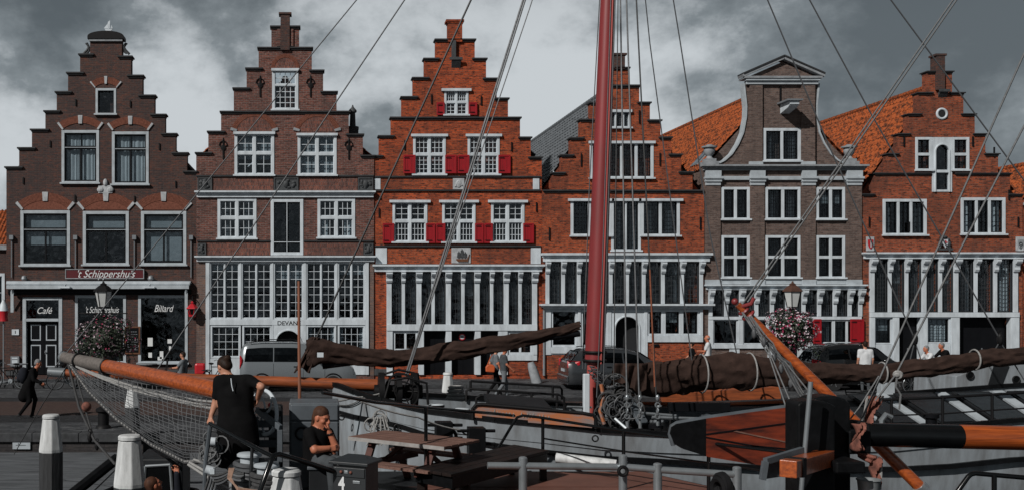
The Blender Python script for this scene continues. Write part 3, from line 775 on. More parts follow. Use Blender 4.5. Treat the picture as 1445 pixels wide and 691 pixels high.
h.wall(); h.body(250, 14, floors=(400, 278, 176)); h.roof(112, 250, 14, M['slate'], apex=149.5)

# ================================================================== house 2: rose brick, tall small-paned shopfront
h = House('rose red brick house with tall white small-paned shopfront across the ground floors', M['brick_rose'], 277, 528, y=-.03); H2 = h
st = [(277, 294, 217), (294, 312, 187), (312, 330, 160), (330, 348, 126), (348, 365, 98), (365, 383, 69), (383, 422, 39), (422, 440, 70), (440, 456, 101), (456, 475, 131), (475, 492, 160), (492, 512, 191), (512, 527.8, 221)]
h.steps(st)
h.copings([(275, 300, 217), (292, 318, 187), (328, 353, 126), (346, 371, 98), (363, 442, 69), (381, 424, 39), (436, 458, 101), (452, 477, 131), (488, 514, 191), (508, 530, 221), (310, 495, 159)])
mb = MB(); mb.box(FX(396), FX(409), h.y - .12, h.y + .30, FZ(72), FZ(20)); mb.box(FX(393.5), FX(411.5), h.y - .16, h.y + .34, FZ(22), FZ(19)); mb.build('chimney_pinnacle', M['brick_plum'], h.root, bevel=.01)
for a, b in ((391, 395.8), (409.2, 414)): mb = MB(); mb.box(FX(a), FX(b), h.y - .06, h.y - .002, FZ(66), FZ(42)); mb.build('pinnacle_rib', M['brick_rose'], h.root)
mb = MB(); mb.box(FX(491), FX(507), h.y + .8, h.y + 1.3, FZ(215), FZ(178)); mb.lathe([(.26, 0), (.26, .12), (.13, .16), (.11, .70), (.17, .74), (.17, .82), (.05, .95), (.02, 1.05)], (FX(499), h.y + 1.05, FZ(178)), 12); mb.build('chimney', M['dark_stone'], h.root, smooth=True)
cw = dict(cells=None, fw=2.6, mw=3.0, barw=.75)
h.window((384, 98, 421, 157), mull=(), trans=(.36,), cells=lambda i, j: (4, 2) if j else (4, 4), fw=4, barw=.9, lintel=1)
for r in ((331, 187, 387, 249), (420, 189, 475, 249)): h.window(r, mull=(.5,), trans=(.47,), cells=(2, 2), fw=4, mw=4.5, barw=.8, lintel=1.5, curtain=('blind', 0, (.62 if r[0] < 400 else .98), 0))
h.window((307, 280, 362, 338), mull=(.5,), trans=(.47,), cells=(3, 2), fw=4, mw=4.5, barw=.8, curtain=('curtain_dark', 0, 1, .35))
h.window((448, 280, 501, 337), mull=(.5,), trans=(.47,), cells=(3, 2), fw=4, mw=4.5, barw=.8, curtain=('curtain', .45, 1, .5))
h.arch(402.5, 15, 97, 15, 5, blocks=False, tymp='brick_frieze'); h.arch(359, 26, 186, 21, 7, blocks='ends', tymp='brick_frieze', block_m='grey_stone'); h.arch(447.5, 26, 186, 21, 7, blocks='ends', tymp='brick_frieze', block_m='grey_stone')
for x, y in ((367, 124), (438, 124), (315, 212), (492, 212)): h.anchor(x, y, 26, True)
h.trim('string_course', (277, 247.5, 527, 250), .08, 'coping'); 
h.trim('frieze', (300, 251, 386, 269.5), .02, 'brick_frieze', bevel=0); h.trim('frieze', (421.5, 251, 504.5, 269.5), .02, 'brick_frieze', bevel=0)
h.plaque((279, 251, 299.5, 269)); h.plaque((386.5, 251, 421, 269), kind=1); h.plaque((505, 251, 526.5, 269), kind=2)
h.cornice((278, 270, 527, 279), .10)
h.window((382, 281, 428, 360), fw=4.5, mull=(.5,), trans=(.80,), m='white', bar='black_frame', sash=(1.6,), mw=1.0, glass='glass_dark', name='hoist_door', sill=False)
h.trim('string_course', (278, 338.5, 381.5, 341), .07, 'coping'); h.trim('string_course', (428.5, 338.5, 527, 341), .07, 'coping')
h.plaque((279, 343, 291, 360)); h.plaque((513, 343, 526.5, 360), kind=4)
h.trim('frieze', (291.5, 342, 381.5, 360), .02, 'brick_frieze', bevel=0); h.trim('frieze', (428.5, 342, 512.5, 360), .02, 'brick_frieze', bevel=0)
h.cornice((278, 361, 528, 369), .12)
h.hole((293, 369, 520, 529))
h.trim('quoin', (277.3, 369.5, 290, 529), .015, 'brick_quoin', bevel=0); h.trim('quoin', (520.5, 369.5, 527.5, 529), .015, 'brick_quoin', bevel=0)
h.trim('post', (290.5, 369.3, 296, 528), .07, 'white', back=.2); h.trim('post', (515.5, 369.3, 520.3, 528), .07, 'white', back=.2)
h.trim('rail', (296.2, 450, 515.3, 458), .06, 'white', back=.2)
ups = [(296, 338.5), (340.5, 383.5), (386, 428.5), (432, 474.5), (476.5, 515.5)]
for k, (a, b) in enumerate(ups): h.window((a, 369.5, b, 450), mull=(.5,), cells=(2, 7), fw=1.9, mw=2.0, barw=.7, hole=False, sill=False, curtain=('blind', 0, (.12, 0, .3, 0, .2)[k], 0) if k in (0, 2, 4) else None)
for a, b in ((338.5, 340.5), (383.5, 386), (428.5, 432), (474.5, 476.5)): h.trim('post', (a, 369.4, b, 450), .055, 'white', back=.2)
for a, b in ((297, 340), (342, 384)): h.window((a, 458, b, 505), cells=(4, 4), fw=2.6, barw=.62, hole=False, sill=False)
for a, b in ((432, 474.5), (476.5, 515.3)): h.window((a, 458, b, 505), cells=(4, 4), fw=2.6, barw=.62, hole=False, sill=False, curtain=('curtain', 0, 1, .7))
h.trim('stall_riser', (296.2, 505.3, 384, 528), .04, 'white', back=.2); h.trim('stall_riser', (432, 505.3, 515.3, 528), .04, 'white', back=.2)
h.trim('post', (384.2, 458.2, 386, 528), .05, 'white', back=.2); h.trim('post', (429.5, 458.2, 431.8, 528), .05, 'white', back=.2)
h.panel_with_arch((386.2, 458.2, 429.3, 528), 389, 425, 483)
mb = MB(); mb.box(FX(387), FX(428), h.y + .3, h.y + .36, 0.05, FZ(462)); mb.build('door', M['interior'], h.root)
text_obj('lettering', 'DEVANÉ', .235, M['black_paint'], (FX(408), h.y - .056, FZ(455.5)), h.root, depth=.004, width=1.1, off=.004)
h.wall(); h.body(225, 13, floors=(365, 274, 165)); h.roof(112, 225, 13, M['tile'], apex=402)

# ================================================================== house 3: orange brick, red shutters
h = House('orange brick step gabled house with bright red shutters and a ship tablet', M['brick_orange'], 528, 765, y=.02); H3 = h
st = [(528, 535, 221), (535, 552, 193), (552, 567, 168), (567, 583, 138), (583, 599, 111), (599, 615, 84), (615, 670, 57), (670, 686, 84), (686, 701, 112), (701, 717, 140), (717, 734, 168), (734, 749, 195), (749, 764.7, 223)]
h.steps(st)
h.copings([(525, 541, 221), (533, 557, 193), (565, 590, 138), (581, 606, 111), (597, 620, 84), (613, 672, 57), (666, 688, 84), (681, 703, 112), (697, 719, 140), (731, 751, 195), (745, 766, 223), (550, 736, 167)])
mb = MB(); mb.box(FX(632), FX(652), h.y - .10, h.y + .35, FZ(60), FZ(32)); mb.box(FX(629), FX(654.5), h.y - .15, h.y + .40, FZ(32), FZ(28.5)); mb.box(FX(631), FX(653), h.y - .12, h.y + .37, FZ(34), FZ(32) - .002); mb.build('chimney_pinnacle', M['brick_orange'], h.root, bevel=.01)
mb = MB(); mb.box(FX(637), FX(643), h.y - .16, h.y - .002, FZ(84), FZ(58)); mb.box(FX(634), FX(652), h.y - .22, h.y - .162, FZ(86), FZ(82)); mb.prism([(h.y - .20, FZ(86)), (h.y - .003, FZ(86)), (h.y - .003, FZ(96))], FX(637), FX(650), 'x'); mb.build('corbel', M['dark_stone'], h.root, bevel=.01)
h.window((627, 126, 661, 164), mull=(.5,), trans=(.48,), cells=lambda i, j: (4, 3) if j else (2, 3), fw=3, mw=3.2, barw=.6, lintel=4)
h.shutter((616, 145, 627, 163)); h.shutter((661, 145, 673, 163))
for a, b in ((583, 629), (660, 705)): h.window((a, 190, b, 248), mull=(.5,), trans=(.48,), cells=lambda i, j: (3, 3) if j else (3, 4), fw=3.5, mw=4, barw=.7, lintel=3)
for a, b in ((569, 586), (628, 644), (645.5, 662), (703, 720)): h.shutter((a, 219, b, 245))
h.trim('string_course', (529, 248.5, 763, 251), .08, 'coping')
for a, b in ((528.5, 537), (752, 761)): h.trim('white_block', (a, 251.5, b, 267.5), .04)
h.trim('frieze', (537.2, 251.5, 751.8, 267.5), .02, 'brick_red', bevel=0)
mb = MB(); mb.box(FX(639), FX(655), h.y - .07, h.y - .021, FZ(267.5), FZ(252))
mb.ball((FX(647), h.y - .07, FZ(260)), (.13, .05, .16), 10, 7); mb.tube([(FX(642), h.y - .08, FZ(264)), (FX(646), h.y - .09, FZ(256)), (FX(652), h.y - .08, FZ(262))], .03, 5); mb.build('emblem_tablet', M['pale_stone'], h.root, bevel=.005)
h.trim('string_course', (529, 267.7, 763, 270), .08, 'coping')
for a, b in ((554, 603), (624, 671), (693, 740)): h.window((a, 283, b, 343), mull=(.5,), trans=(.48,), cells=lambda i, j: (2, 3) if j else (4, 3), fw=3.5, mw=4.2, barw=.7, lintel=4.5)
for a, b in ((540, 556), (601, 614), (615, 628), (670, 682), (683, 695), (738, 753)): h.shutter((a, 315, b, 343))
h.trim('string_course', (529, 346, 763, 348.5), .09, 'coping')
for a, b in ((530, 546), (749, 763)): h.trim('white_block', (a, 349, b, 372), .05)
h.trim('frieze', (546.2, 349, 748.8, 372), .02, 'brick_red', bevel=0)
mb = MB(); mb.box(FX(637), FX(664), h.y - .06, h.y - .021, FZ(371), FZ(349.5)); tb = mb.build('ship_tablet', M['pale_stone'], h.root, bevel=.005)
mb = MB(); mb.prism([(FX(644), FZ(365)), (FX(659), FZ(365)), (FX(662), FZ(358)), (FX(660), FZ(369)), (FX(646), FZ(369)), (FX(643), FZ(366))], h.y - .10, h.y - .061); mb.build('relief_hull', M['wood_frame'], tb)
mb = MB()
for x, a, b in ((647, 354, 364), (651.5, 351, 364), (656, 355, 364)):
    mb.box(FX(x) - .012, FX(x) + .012, h.y - .085, h.y - .061, FZ(b), FZ(a))
    mb.prism([(FX(x - 1.8), FZ(a + 2)), (FX(x + 1.8), FZ(a + 2)), (FX(x + 2.3), FZ(b - 1)), (FX(x - 2.3), FZ(b - 1))], h.y - .095, h.y - .075)
mb.build('relief_sails', M['dark_stone'], tb)
h.cornice((528.5, 373, 764.5, 383), .12)
xs = [549, 569, 591, 611, 632.5, 653, 673, 693.5, 714, 733.5, 754]
for i, x in enumerate(xs): h.post(x, 7.0 if i % 2 == 0 else 4.6, 383.3, 457)
h.hole((547, 383, 756, 529))
for i in range(10):
    a, b = xs[i] + (3.4 if i % 2 == 0 else 2.2), xs[i+1] - (3.4 if i % 2 else 2.2)
    h.window((a, 383.5, b, 456.5), fw=1.0, m='black_frame', hole=False, sill=False, leads=(4, 10), bar='lead', sash=(.6,), curtain=('curtain_dark', 0, 1, .25) if i in (0, 1, 2, 3, 7, 8) else None)
h.trim('rail', (545.5, 457, 757.5, 466), .13, back=.2)
h.trim('post', (545.5, 466.2, 554, 529), .1, back=.2)
h.window((554.2, 466.3, 590, 495), fw=3.5, mull=(.5,), cells=(2, 3), bar='black_frame', hole=False, sill=False, glass='glass'); h.trim('rail', (554.2, 495.2, 590, 502), .08, back=.2); h.trim('apron', (554.2, 502.2, 590, 528), .02, 'brick_orange', back=.2, bevel=0)
for a, b in ((590.2, 598), (629, 637), (670, 678), (703, 716)): h.trim('post', (a, 466.2, b, 528), .1, back=.2)
for a, b in ((598, 629), (637, 670), (678, 703)): h.door((a, 466, b, 528), m='black_paint', panels=(), y=.2)
h.window((716.2, 466.3, 752, 500), fw=3.5, mull=(.5,), cells=(2, 2), bar='black_frame', hole=False, sill=False); h.trim('rail', (716.2, 500.2, 757.5, 508), .08, back=.2); h.trim('post', (752.2, 466.2, 757.5, 500), .1, back=.2); h.trim('apron', (716.2, 508.2, 757.5, 528), .02, 'brick_orange', back=.2, bevel=0)
mb = MB(); mb.box(FX(555), FX(589), h.y + .5, h.y + .6, FZ(497), FZ(467)); mb.box(FX(716), FX(752), h.y + .5, h.y + .6, FZ(501), FZ(467)); mb.build('room_panelling', M['interior_warm'], h.root)
M['sign_crimson'] = mat('crimson_sign', (.40, .012, .02), .4, var=.1)
mb = MB(); mb.lathe([(.135, 0), (.135, -.02)], (FX(653), h.y + .19, FZ(475)), 20, 'y'); rs = mb.build('round_sign', M['sign_crimson'], h.root)
mb = MB(); mb.lathe([(.095, 0), (.095, -.004)], (FX(653), h.y + .1695, FZ(475)), 18, 'y'); mb.box(FX(653) - .06, FX(653) + .06, h.y + .160, h.y + .165, FZ(475) - .025, FZ(475) + .03, 1); mb.build('sign_face', [M['white'], M['black_paint']], rs)
h.trim('plinth', (528.3, 520, 545.3, 529), .05, 'dark_stone')
for x, y in ((609, 140), (679, 142), (571, 205), (722, 207), (535, 300), (757, 292)): h.anchor(x, y, 13)
h.wall(); h.body(228, 12, floors=(378, 260, 166)); h.roof(105, 228, 12, M['slate'], apex=642)

# ================================================================== house 4: red orange brick behind the mast
h = House('red brick step gabled house with slate roof behind the tall red mast', M['brick_red'], 765, 994, y=-.01); H4 = h
st = [(765, 780, 268), (780, 792, 245), (792, 805, 220), (805, 819, 196), (819, 833, 170), (833, 848, 146), (848, 863, 122), (863, 887, 97), (887, 902, 122), (902, 917, 146), (917, 932, 171), (932, 947, 195), (947, 961, 219), (961, 977, 244), (977, 993.6, 268)]
h.steps(st)
h.copings([(778, 798, 245), (790, 810, 220), (803, 824, 196), (817, 838, 170), (831, 853, 146), (846, 904, 122), (861, 889, 97), (899, 919, 146), (913, 934, 171), (929, 949, 195), (943, 963, 219), (957, 979, 244), (765.5, 993, 270)])
mb = MB(); mb.box(FX(866.5), FX(881), h.y - .10, h.y + .35, FZ(98), FZ(79)); mb.box(FX(864.5), FX(883.5), h.y - .14, h.y + .39, FZ(79), FZ(76)); mb.build('chimney_pinnacle', M['brick_plum'], h.root, bevel=.01)
h.window((858, 156, 890, 182), mull=(.3, .7), fw=3.4, mw=3, leads=(3, 5), bar='lead', lintel=1)
h.window((832, 200, 922, 253), mull=(.25, .5, .75), fw=4, mw=4, leads=(5, 9), bar='black_frame', sash=(.9,), lintel=2)
h.window((805, 281, 862, 334), mull=(.46,), fw=4, mw=4, leads=(5, 8), bar='black_frame', sash=(.9,), lintel=4)
h.window((862.2, 281, 904, 355), mull=(.5,), fw=3.6, mw=2, leads=(4, 12), bar='black_frame', sash=(.9,), name='hoist_door', lintel=0.1)
h.window((904.2, 281, 959, 334), mull=(.5,), fw=4, mw=4, leads=(5, 8), bar='black_frame', sash=(.9,), lintel=4)
for x, y in ((820, 226), (931, 225), (775, 330), (988, 315), (902, 165), (851, 165)): h.anchor(x, y, 18)
h.cornice((766, 357, 1000, 369), .14)
h.hole((770, 369, 991, 529))
xs = [772, 794, 816, 838, 861, 884, 907.5, 934.5, 961.5, 988.5]
for i, x in enumerate(xs): h.post(x, 5.0, 369.3, 428, ch=16)
for i in range(9): h.window((xs[i] + 2.5, 369.4, xs[i+1] - 2.5, 428), fw=.9, m='black_frame', hole=False, sill=False, leads=(4, 9), bar='lead', sash=(.6,))
h.trim('sill_ledge', (766, 428.2, 1000, 436), .10, back=.2, prof=[(.35, .24), (.30, .12), (.35, 0)])
h.trim('post', (768.5, 436.2, 777, 500), .08, back=.2); h.trim('post', (815, 436.2, 819, 500), .08, back=.2); h.trim('post', (856, 436.2, 862, 529), .08, back=.2)
h.window((777.2, 436.4, 814.8, 489), fw=3, hole=False, sill=False, glass='glass'); h.window((819.2, 436.4, 855.8, 489), fw=3, hole=False, sill=False)
h.trim('rail', (777.2, 489.2, 855.8, 498), .1, back=.2); h.trim('apron', (768.5, 500.2, 855.8, 529), .03, 'brick_red', back=.2, bevel=0); h.trim('rail', (777.2, 498.2, 814.8, 500), .05, back=.2)
h.panel_with_arch((862.2, 436.4, 908, 529), 867, 902, 463)
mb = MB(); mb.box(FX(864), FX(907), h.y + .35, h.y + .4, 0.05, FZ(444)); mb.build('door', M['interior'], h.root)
h.trim('post', (908.2, 436.2, 913, 529), .08, back=.2)
for a, b in ((913, 936), (936, 961), (961, 987)): h.window((a, 436.4, b, 473), fw=3, hole=False, sill=False, leads=(4, 5), bar='black_frame', sash=(.9,))
h.trim('rail', (913.2, 473.2, 991, 482), .1, back=.2); h.trim('post', (987, 436.2, 991, 473), .08, back=.2); h.trim('apron', (913.2, 482.3, 991, 529), .03, 'brick_red', back=.2, bevel=0)
mb = MB(); mb.box(FX(921), FX(929), h.y - .09, h.y - .032, FZ(488), FZ(485)); mb.build('nameplate', M['black_paint'], h.root)
mb = MB(); mb.tube([(FX(767), h.y - .09, FZ(529)), (FX(767), h.y - .09, FZ(437))], .05, 8); mb.build('drainpipe', M['zinc'], h.root)
h.trim('plinth', (765.3, 519, 768.3, 529), .05, 'dark_stone')
h.wall(); h.body(272, 18, floors=(362, 268, 190)); h.roof(117, 270, 18, M['slate'], apex=876, pan=False)
# skylight of the next roof is built with house 5

# ================================================================== house 5: taupe neck gable with pediment
h = House('taupe brick house with a curved neck gable and triangular pediment', M['brick_taupe'], 993.8, 1217, y=.015); H5 = h
h.solid.append((FX(994), FX(1217), 0.0, FZ(236))); h.solid.append((FX(1056), FX(1150), FZ(236.5), FZ(112)))
crv = [(1050, 118), (1053.5, 150), (1053, 165), (1049, 187), (1042, 203), (1033, 217), (1023, 226), (1013, 231), (1003, 233)]
for sx in (-1, 1):
    pts = [(x if sx < 0 else 2 * 1103 - x, y) for x, y in crv]
    mb = MB(); xi = 1056.5 if sx < 0 else 1149.5
    for i in range(len(pts) - 1):
        (a, ya), (b, yb) = pts[i], pts[i+1]
        if (sx < 0 and max(a, b) > 1056) : pass
        mb.prism([(FX(a), FZ(ya)), (FX(xi), FZ(ya)), (FX(xi), FZ(yb)), (FX(b), FZ(yb))], h.y + .04, h.y + .34)
    mb.prism([(FX(pts[-1][0]), FZ(233)), (FX(xi), FZ(233)), (FX(xi), FZ(236)), (FX(pts[-1][0]), FZ(236))], h.y + .04, h.y + .34)
    mb.build('gable_wing', M['brick_taupe'], h.root)
    sm = []
    for i in range(len(pts) - 1):
        for k in range(4):
            t = k / 4; sm.append((pts[i][0] + (pts[i+1][0] - pts[i][0]) * t, pts[i][1] + (pts[i+1][1] - pts[i][1]) * t))
    sm.append(pts[-1])
    mb = MB()
    for i in range(len(sm) - 1): mb.bar((FX(sm[i][0]), h.y + .17, FZ(sm[i][1])), (FX(sm[i+1][0]), h.y + .17, FZ(sm[i+1][1])), .38, .065, up=(0, 0, 1) if abs(sm[i+1][1] - sm[i][1]) < abs(sm[i+1][0] - sm[i][0]) else (1, 0, 0))
    mb.build('wing_coping', M['white_dull'], h.root)
    # urn
    X = FX(1003 if sx < 0 else 1201); mb = MB()
    mb.box(X - .30, X + .30, h.y - .12, h.y + .42, FZ(233), FZ(228)); mb.box(X - .22, X + .22, h.y - .05, h.y + .35, FZ(228), FZ(224))
    mb.lathe([(.20, 0), (.12, .05), (.10, .12), (.19, .22), (.23, .38), (.20, .44), (.31, .47), (.31, .53), (.17, .55), (.10, .60)], (X, h.y + .15, FZ(224)), 16); mb.build('urn', M['grey_stone'], h.root, smooth=True)
for a, b in ((1057, 1075), (1130, 1149)):
    h.trim('pilaster', (a, 120, b, 233), .10, 'brick_taupe', bevel=0); h.trim('pilaster_base', (a - .5, 228.5, b + .5, 233), .13, 'white_dull')
h.trim('entablature', (1052, 112, 1153, 120), .14, 'white_dull', prof=[(.4, .08), (.6, 0)])
mb = MB(); mb.prism([(FX(1053), FZ(110)), (FX(1152), FZ(110)), (FX(1103.5), FZ(88))], h.y - .05, h.y + .3); mb.build('pediment', M['brick_taupe'], h.root)
mb = MB(); mb.box(FX(1048), FX(1157), h.y - .26, h.y - .052, FZ(112), FZ(109)); mb.box(FX(1048), FX(1157), h.y - .05, h.y + .40, FZ(112), FZ(110) - .003)
mb.build('pediment_cornice', M['grey_stone'], h.root)
for a, b in (((1046, 108), (1103.5, 83)), ((1161, 108), (1103.5, 83))):
    mb = MB(); mb.bar((FX(a[0]), h.y + .05, FZ(a[1])), (FX(b[0]), h.y + .05, FZ(b[1])), .56, .11); mb.build('raking_cornice', M['grey_stone'], h.root)
    mb = MB(); mb.bar((FX(a[0]), h.y + .05, FZ(a[1]) + .085), (FX(b[0]), h.y + .05, FZ(b[1]) + .085), .64, .055); mb.build('raking_lead', M['coping'], h.root)
mb = MB(); mb.prism([(h.y - .003, FZ(148)), (h.y - .92, FZ(148)), (h.y - .92, FZ(152.5)), (h.y - .72, FZ(156)), (h.y - .003, FZ(161))], FX(1101), FX(1114), 'x'); hb = mb.build('hoist_beam', M['white'], h.root, bevel=.01)
mb = MB(); mb.box(FX(1096.5), FX(1118), h.y - 1.0, h.y - .003, FZ(147.8), FZ(145.5)); mb.build('beam_cover', M['zinc'], hb)
h.window((1077, 181, 1130, 229), mull=(.5,), fw=4, mw=3.6, leads=(6, 8), bar='black_frame', sash=(1.1,))
h.anchor(1101, 133, 22); h.anchor(1067, 180, 18); h.anchor(1140, 178, 18)
h.trim('entablature', (991.5, 233.2, 1219, 241), .14, 'grey_stone', prof=[(.35, .16), (.25, .08), (.4, 0)])
for a, b in ((995, 1016), (1058, 1078), (1131, 1150), (1194, 1215)):
    h.trim('capital', (a, 241.2, b, 262), .12, 'white_dull', prof=[(.42, .03), (.15, .10), (.20, .05), (.23, 0)])
for a, b in ((1016.5, 1057.5), (1078.5, 1130.5), (1150.5, 1193.5)): h.trim('architrave', (a, 249, b, 254.5), .10, 'white_dull')
for a, b in ((995, 1016), (1058, 1078), (1131, 1150), (1194, 1215)):
    h.trim('pilaster', (a, 262.2, b, 394), .085, 'brick_taupe', bevel=0); h.trim('pilaster_base', (a - .5, 394.2, b + .5, 401), .11, 'white_dull')
for a, b in ((1018, 1058), (1080, 1129.5), (1152, 1192.5)):
    h.window((a, 264, b, 311), mull=(.5,), fw=3.6, mw=4, leads=(6, 8), bar='black_frame', sash=(1.1,))
    h.window((a, 332, b, 393), mull=(.5,), trans=(.5,), fw=3.6, mw=4, leads=(6, 6), bar='black_frame', sash=(1.1,))
    h.trim('sill_band', (a - 1.5, 394.3, b + 1, 400.5), .06, 'white_dull')
for x, y in ((1006, 285), (1071, 330), (1143, 331), (1205, 325), (1204, 262)): h.anchor(x, y, 18)
h.cornice((996, 401, 1218, 408.5), .14)
h.hole((1000, 408.5, 1214, 529))
xs = [1002, 1024, 1045, 1066.5, 1088.5, 1110, 1133, 1155, 1177, 1198, 1213]
for i, x in enumerate(xs): h.post(x, 5.2, 408.7, 446, ch=19)
for i in range(10): h.window((xs[i] + 2.6, 408.8, xs[i+1] - 2.6, 446), fw=.8, m='black_frame', hole=False, sill=False, leads=(5, 7), bar='lead', sash=(.6,))
h.trim('rail', (999.5, 446.2, 1215, 450.5), .09, back=.2)
for a, b in ((999.5, 1006), (1041, 1048), (1083, 1094), (1128, 1139)): h.trim('post', (a, 450.8, b, 529 if a > 1080 else 491), .07, back=.2)
h.window((1006.2, 450.8, 1040.8, 485), fw=1.5, hole=False, sill=False, leads=(2, 2), bar='black_frame', sash=(.9,)); h.window((1048.2, 450.8, 1082.8, 485), fw=1.5, hole=False, sill=False, leads=(2, 2), bar='black_frame', sash=(.9,))
h.trim('rail', (1006.2, 485.2, 1082.8, 491), .1, back=.2); h.trim('apron', (999.5, 491.3, 1082.8, 529), .02, 'brick_taupe', back=.2, bevel=0)
h.door((1094, 451, 1128, 528), panels=(), y=.25, split=False)
h.window((1139.2, 450.8, 1176, 484), fw=2, mull=(.35,), mw=3, hole=False, sill=False, leads=(3, 3), bar='black_frame', sash=(.9,)); h.window((1176.2, 450.8, 1214, 484), fw=2, mull=(.5,), hole=False, sill=False, leads=(3, 3), bar='black_frame', sash=(.9,))
h.trim('rail', (1139.2, 484.2, 1214, 488), .08, back=.2); h.trim('apron', (1139.2, 488.3, 1214, 529), .02, 'brick_taupe', back=.2, bevel=0)
h.y -= .06; h.shutter((1145.5, 449.5, 1157, 484)); h.shutter((1198, 449.5, 1217, 482)); h.y += .06
h.wall(); h.body(236, 15, floors=(404, 321, 240)); h.roof(120, 240, 16, M['tile'], apex=1103.5)
# roof light in the left slope, lying in the plane of the tiles
def on_roof(hs, apex, ridge, eave, xe, t, yy, lift):
    xr, zr, xE, zE = FX(apex), FZ(ridge), FX(xe), FZ(eave); dx, dz = xE - xr, zE - zr; L = math.hypot(dx, dz)
    n = Vector((dz, 0, -dx)).normalized() * (1 if -dx > 0 else -1)
    return Vector((xr + dx * t, yy, zr + dz * t)) + n * lift
q = [on_roof(h, 1103.5, 120, 240, 993.8, t, yy, .16) for t, yy in ((.72, h.y + 1.2), (.72, h.y + 2.1), (.92, h.y + 2.1), (.92, h.y + 1.2))]
q2 = [on_roof(h, 1103.5, 120, 240, 993.8, t, yy, .02) for t, yy in ((.72, h.y + 1.2), (.72, h.y + 2.1), (.92, h.y + 2.1), (.92, h.y + 1.2))]
mb = MB(); mb.add(q + q2, [(0, 1, 2, 3), (4, 5, 6, 7), (0, 1, 5, 4), (1, 2, 6, 5), (2, 3, 7, 6), (3, 0, 4, 7)]); rl = mb.build('roof_light', M['zinc'], h.root, bevel=.02)
mb = MB(); c = sum(q, Vector()) / 4; mb.add([c + (p - c) * .82 + (q[0] - q2[0]) * .06 for p in q] + [c + (p - c) * .82 + (q[0] - q2[0]) * .02 for p in q], [(0, 1, 2, 3), (4, 5, 6, 7), (0, 1, 5, 4), (1, 2, 6, 5), (2, 3, 7, 6), (3, 0, 4, 7)]); mb.build('pane', M['glass_dark'], rl)

# ================================================================== house 6: warm red brick with round-headed attic window
h = House('warm red brick house with a round window above an arched white attic window', M['brick_warm'], 1217.3, 1443, y=-.02); H6 = h
st = [(1217.3, 1234, 275), (1234, 1252, 246), (1252, 1267, 218), (1267, 1281, 190), (1281, 1295, 162), (1295, 1308, 132), (1308, 1343, 102), (1343, 1359, 132), (1359, 1375, 162), (1375, 1390, 190), (1390, 1408, 218), (1408, 1425, 246), (1425, 1442.7, 275)]
h.steps(st)
h.copings([(1215.5, 1234, 275), (1232, 1313, 245.5), (1250, 1268, 218), (1265, 1284, 190), (1279, 1300, 162), (1293, 1316, 132), (1306, 1345, 102), (1338, 1361, 132), (1355, 1377, 162), (1372, 1392, 190), (1388, 1410, 218), (1346, 1427, 245.5), (1422, 1444, 275)], th=2.4)
mb = MB(); mb.box(FX(1319), FX(1331), h.y - .12, h.y + .35, FZ(128), FZ(80)); mb.box(FX(1317), FX(1333), h.y - .15, h.y + .38, FZ(80), FZ(77)); mb.build('chimney_pinnacle', M['brick_plum'], h.root, bevel=.01)
mb = MB(); mb.box(FX(1322), FX(1337), h.y - .18, h.y - .122, FZ(131), FZ(127)); mb.prism([(h.y - .16, FZ(131)), (h.y - .003, FZ(131)), (h.y - .003, FZ(138))], FX(1323), FX(1335), 'x'); mb.build('corbel', M['dark_stone'], h.root, bevel=.01)
mb = MB(); mb.torus((FX(1328.5), h.y - .01, FZ(161)), .20, .05, (0, 1, 0), 24, 8); ro = mb.build('round_window', M['white'], h.root, smooth=True)
mb = MB(); mb.lathe([(.17, 0), (.17, -.012)], (FX(1328.5), h.y - .003, FZ(161)), 24, 'y'); mb.build('pane', M['interior'], ro)
h.window((1291, 194, 1314.5, 242), trans=(.5,), fw=3.6, mw=4, cells=(2, 2), bar='black_frame', sash=(1.1,), barw=.6)
h.window((1342.5, 194, 1367, 242), trans=(.5,), fw=3.6, mw=4, cells=(2, 2), bar='black_frame', sash=(1.1,), barw=.6)
h.hole((1314.3, 194.5, 1342.7, 271))
h.panel_with_arch((1314.7, 194.2, 1342.3, 271), 1318.5, 1338.5, 214, out=.04, name='arched_window_frame')
h.trim('rail', (1318.7, 240, 1338.3, 244), .03, back=.12); h.trim('rail', (1318.7, 268, 1338.3, 271), .03, back=.12)
mb = MB(); mb.box(FX(1317), FX(1340), h.y + .09, h.y + .1, FZ(268), FZ(203)); mb.build('pane', M['glass_dark'], h.root)
h.window((1245, 281, 1307, 333), mull=(.333, .667), fw=4, mw=3.6, cells=(2, 3), bar='black_frame', sash=(1.2,), barw=.6, curtain=('curtain_dark', 0, 1, .6))
h.window((1355, 279, 1418, 332), mull=(.333, .667), fw=4, mw=3.6, cells=(2, 3), bar='black_frame', sash=(1.2,), barw=.6, curtain=('curtain', 0, 1, .55))
for x, y in ((1226, 313), (1436, 313), (1275, 200), (1402, 215), (1423, 275), (1372, 200), (1282, 320)): h.anchor(x, y, 14)
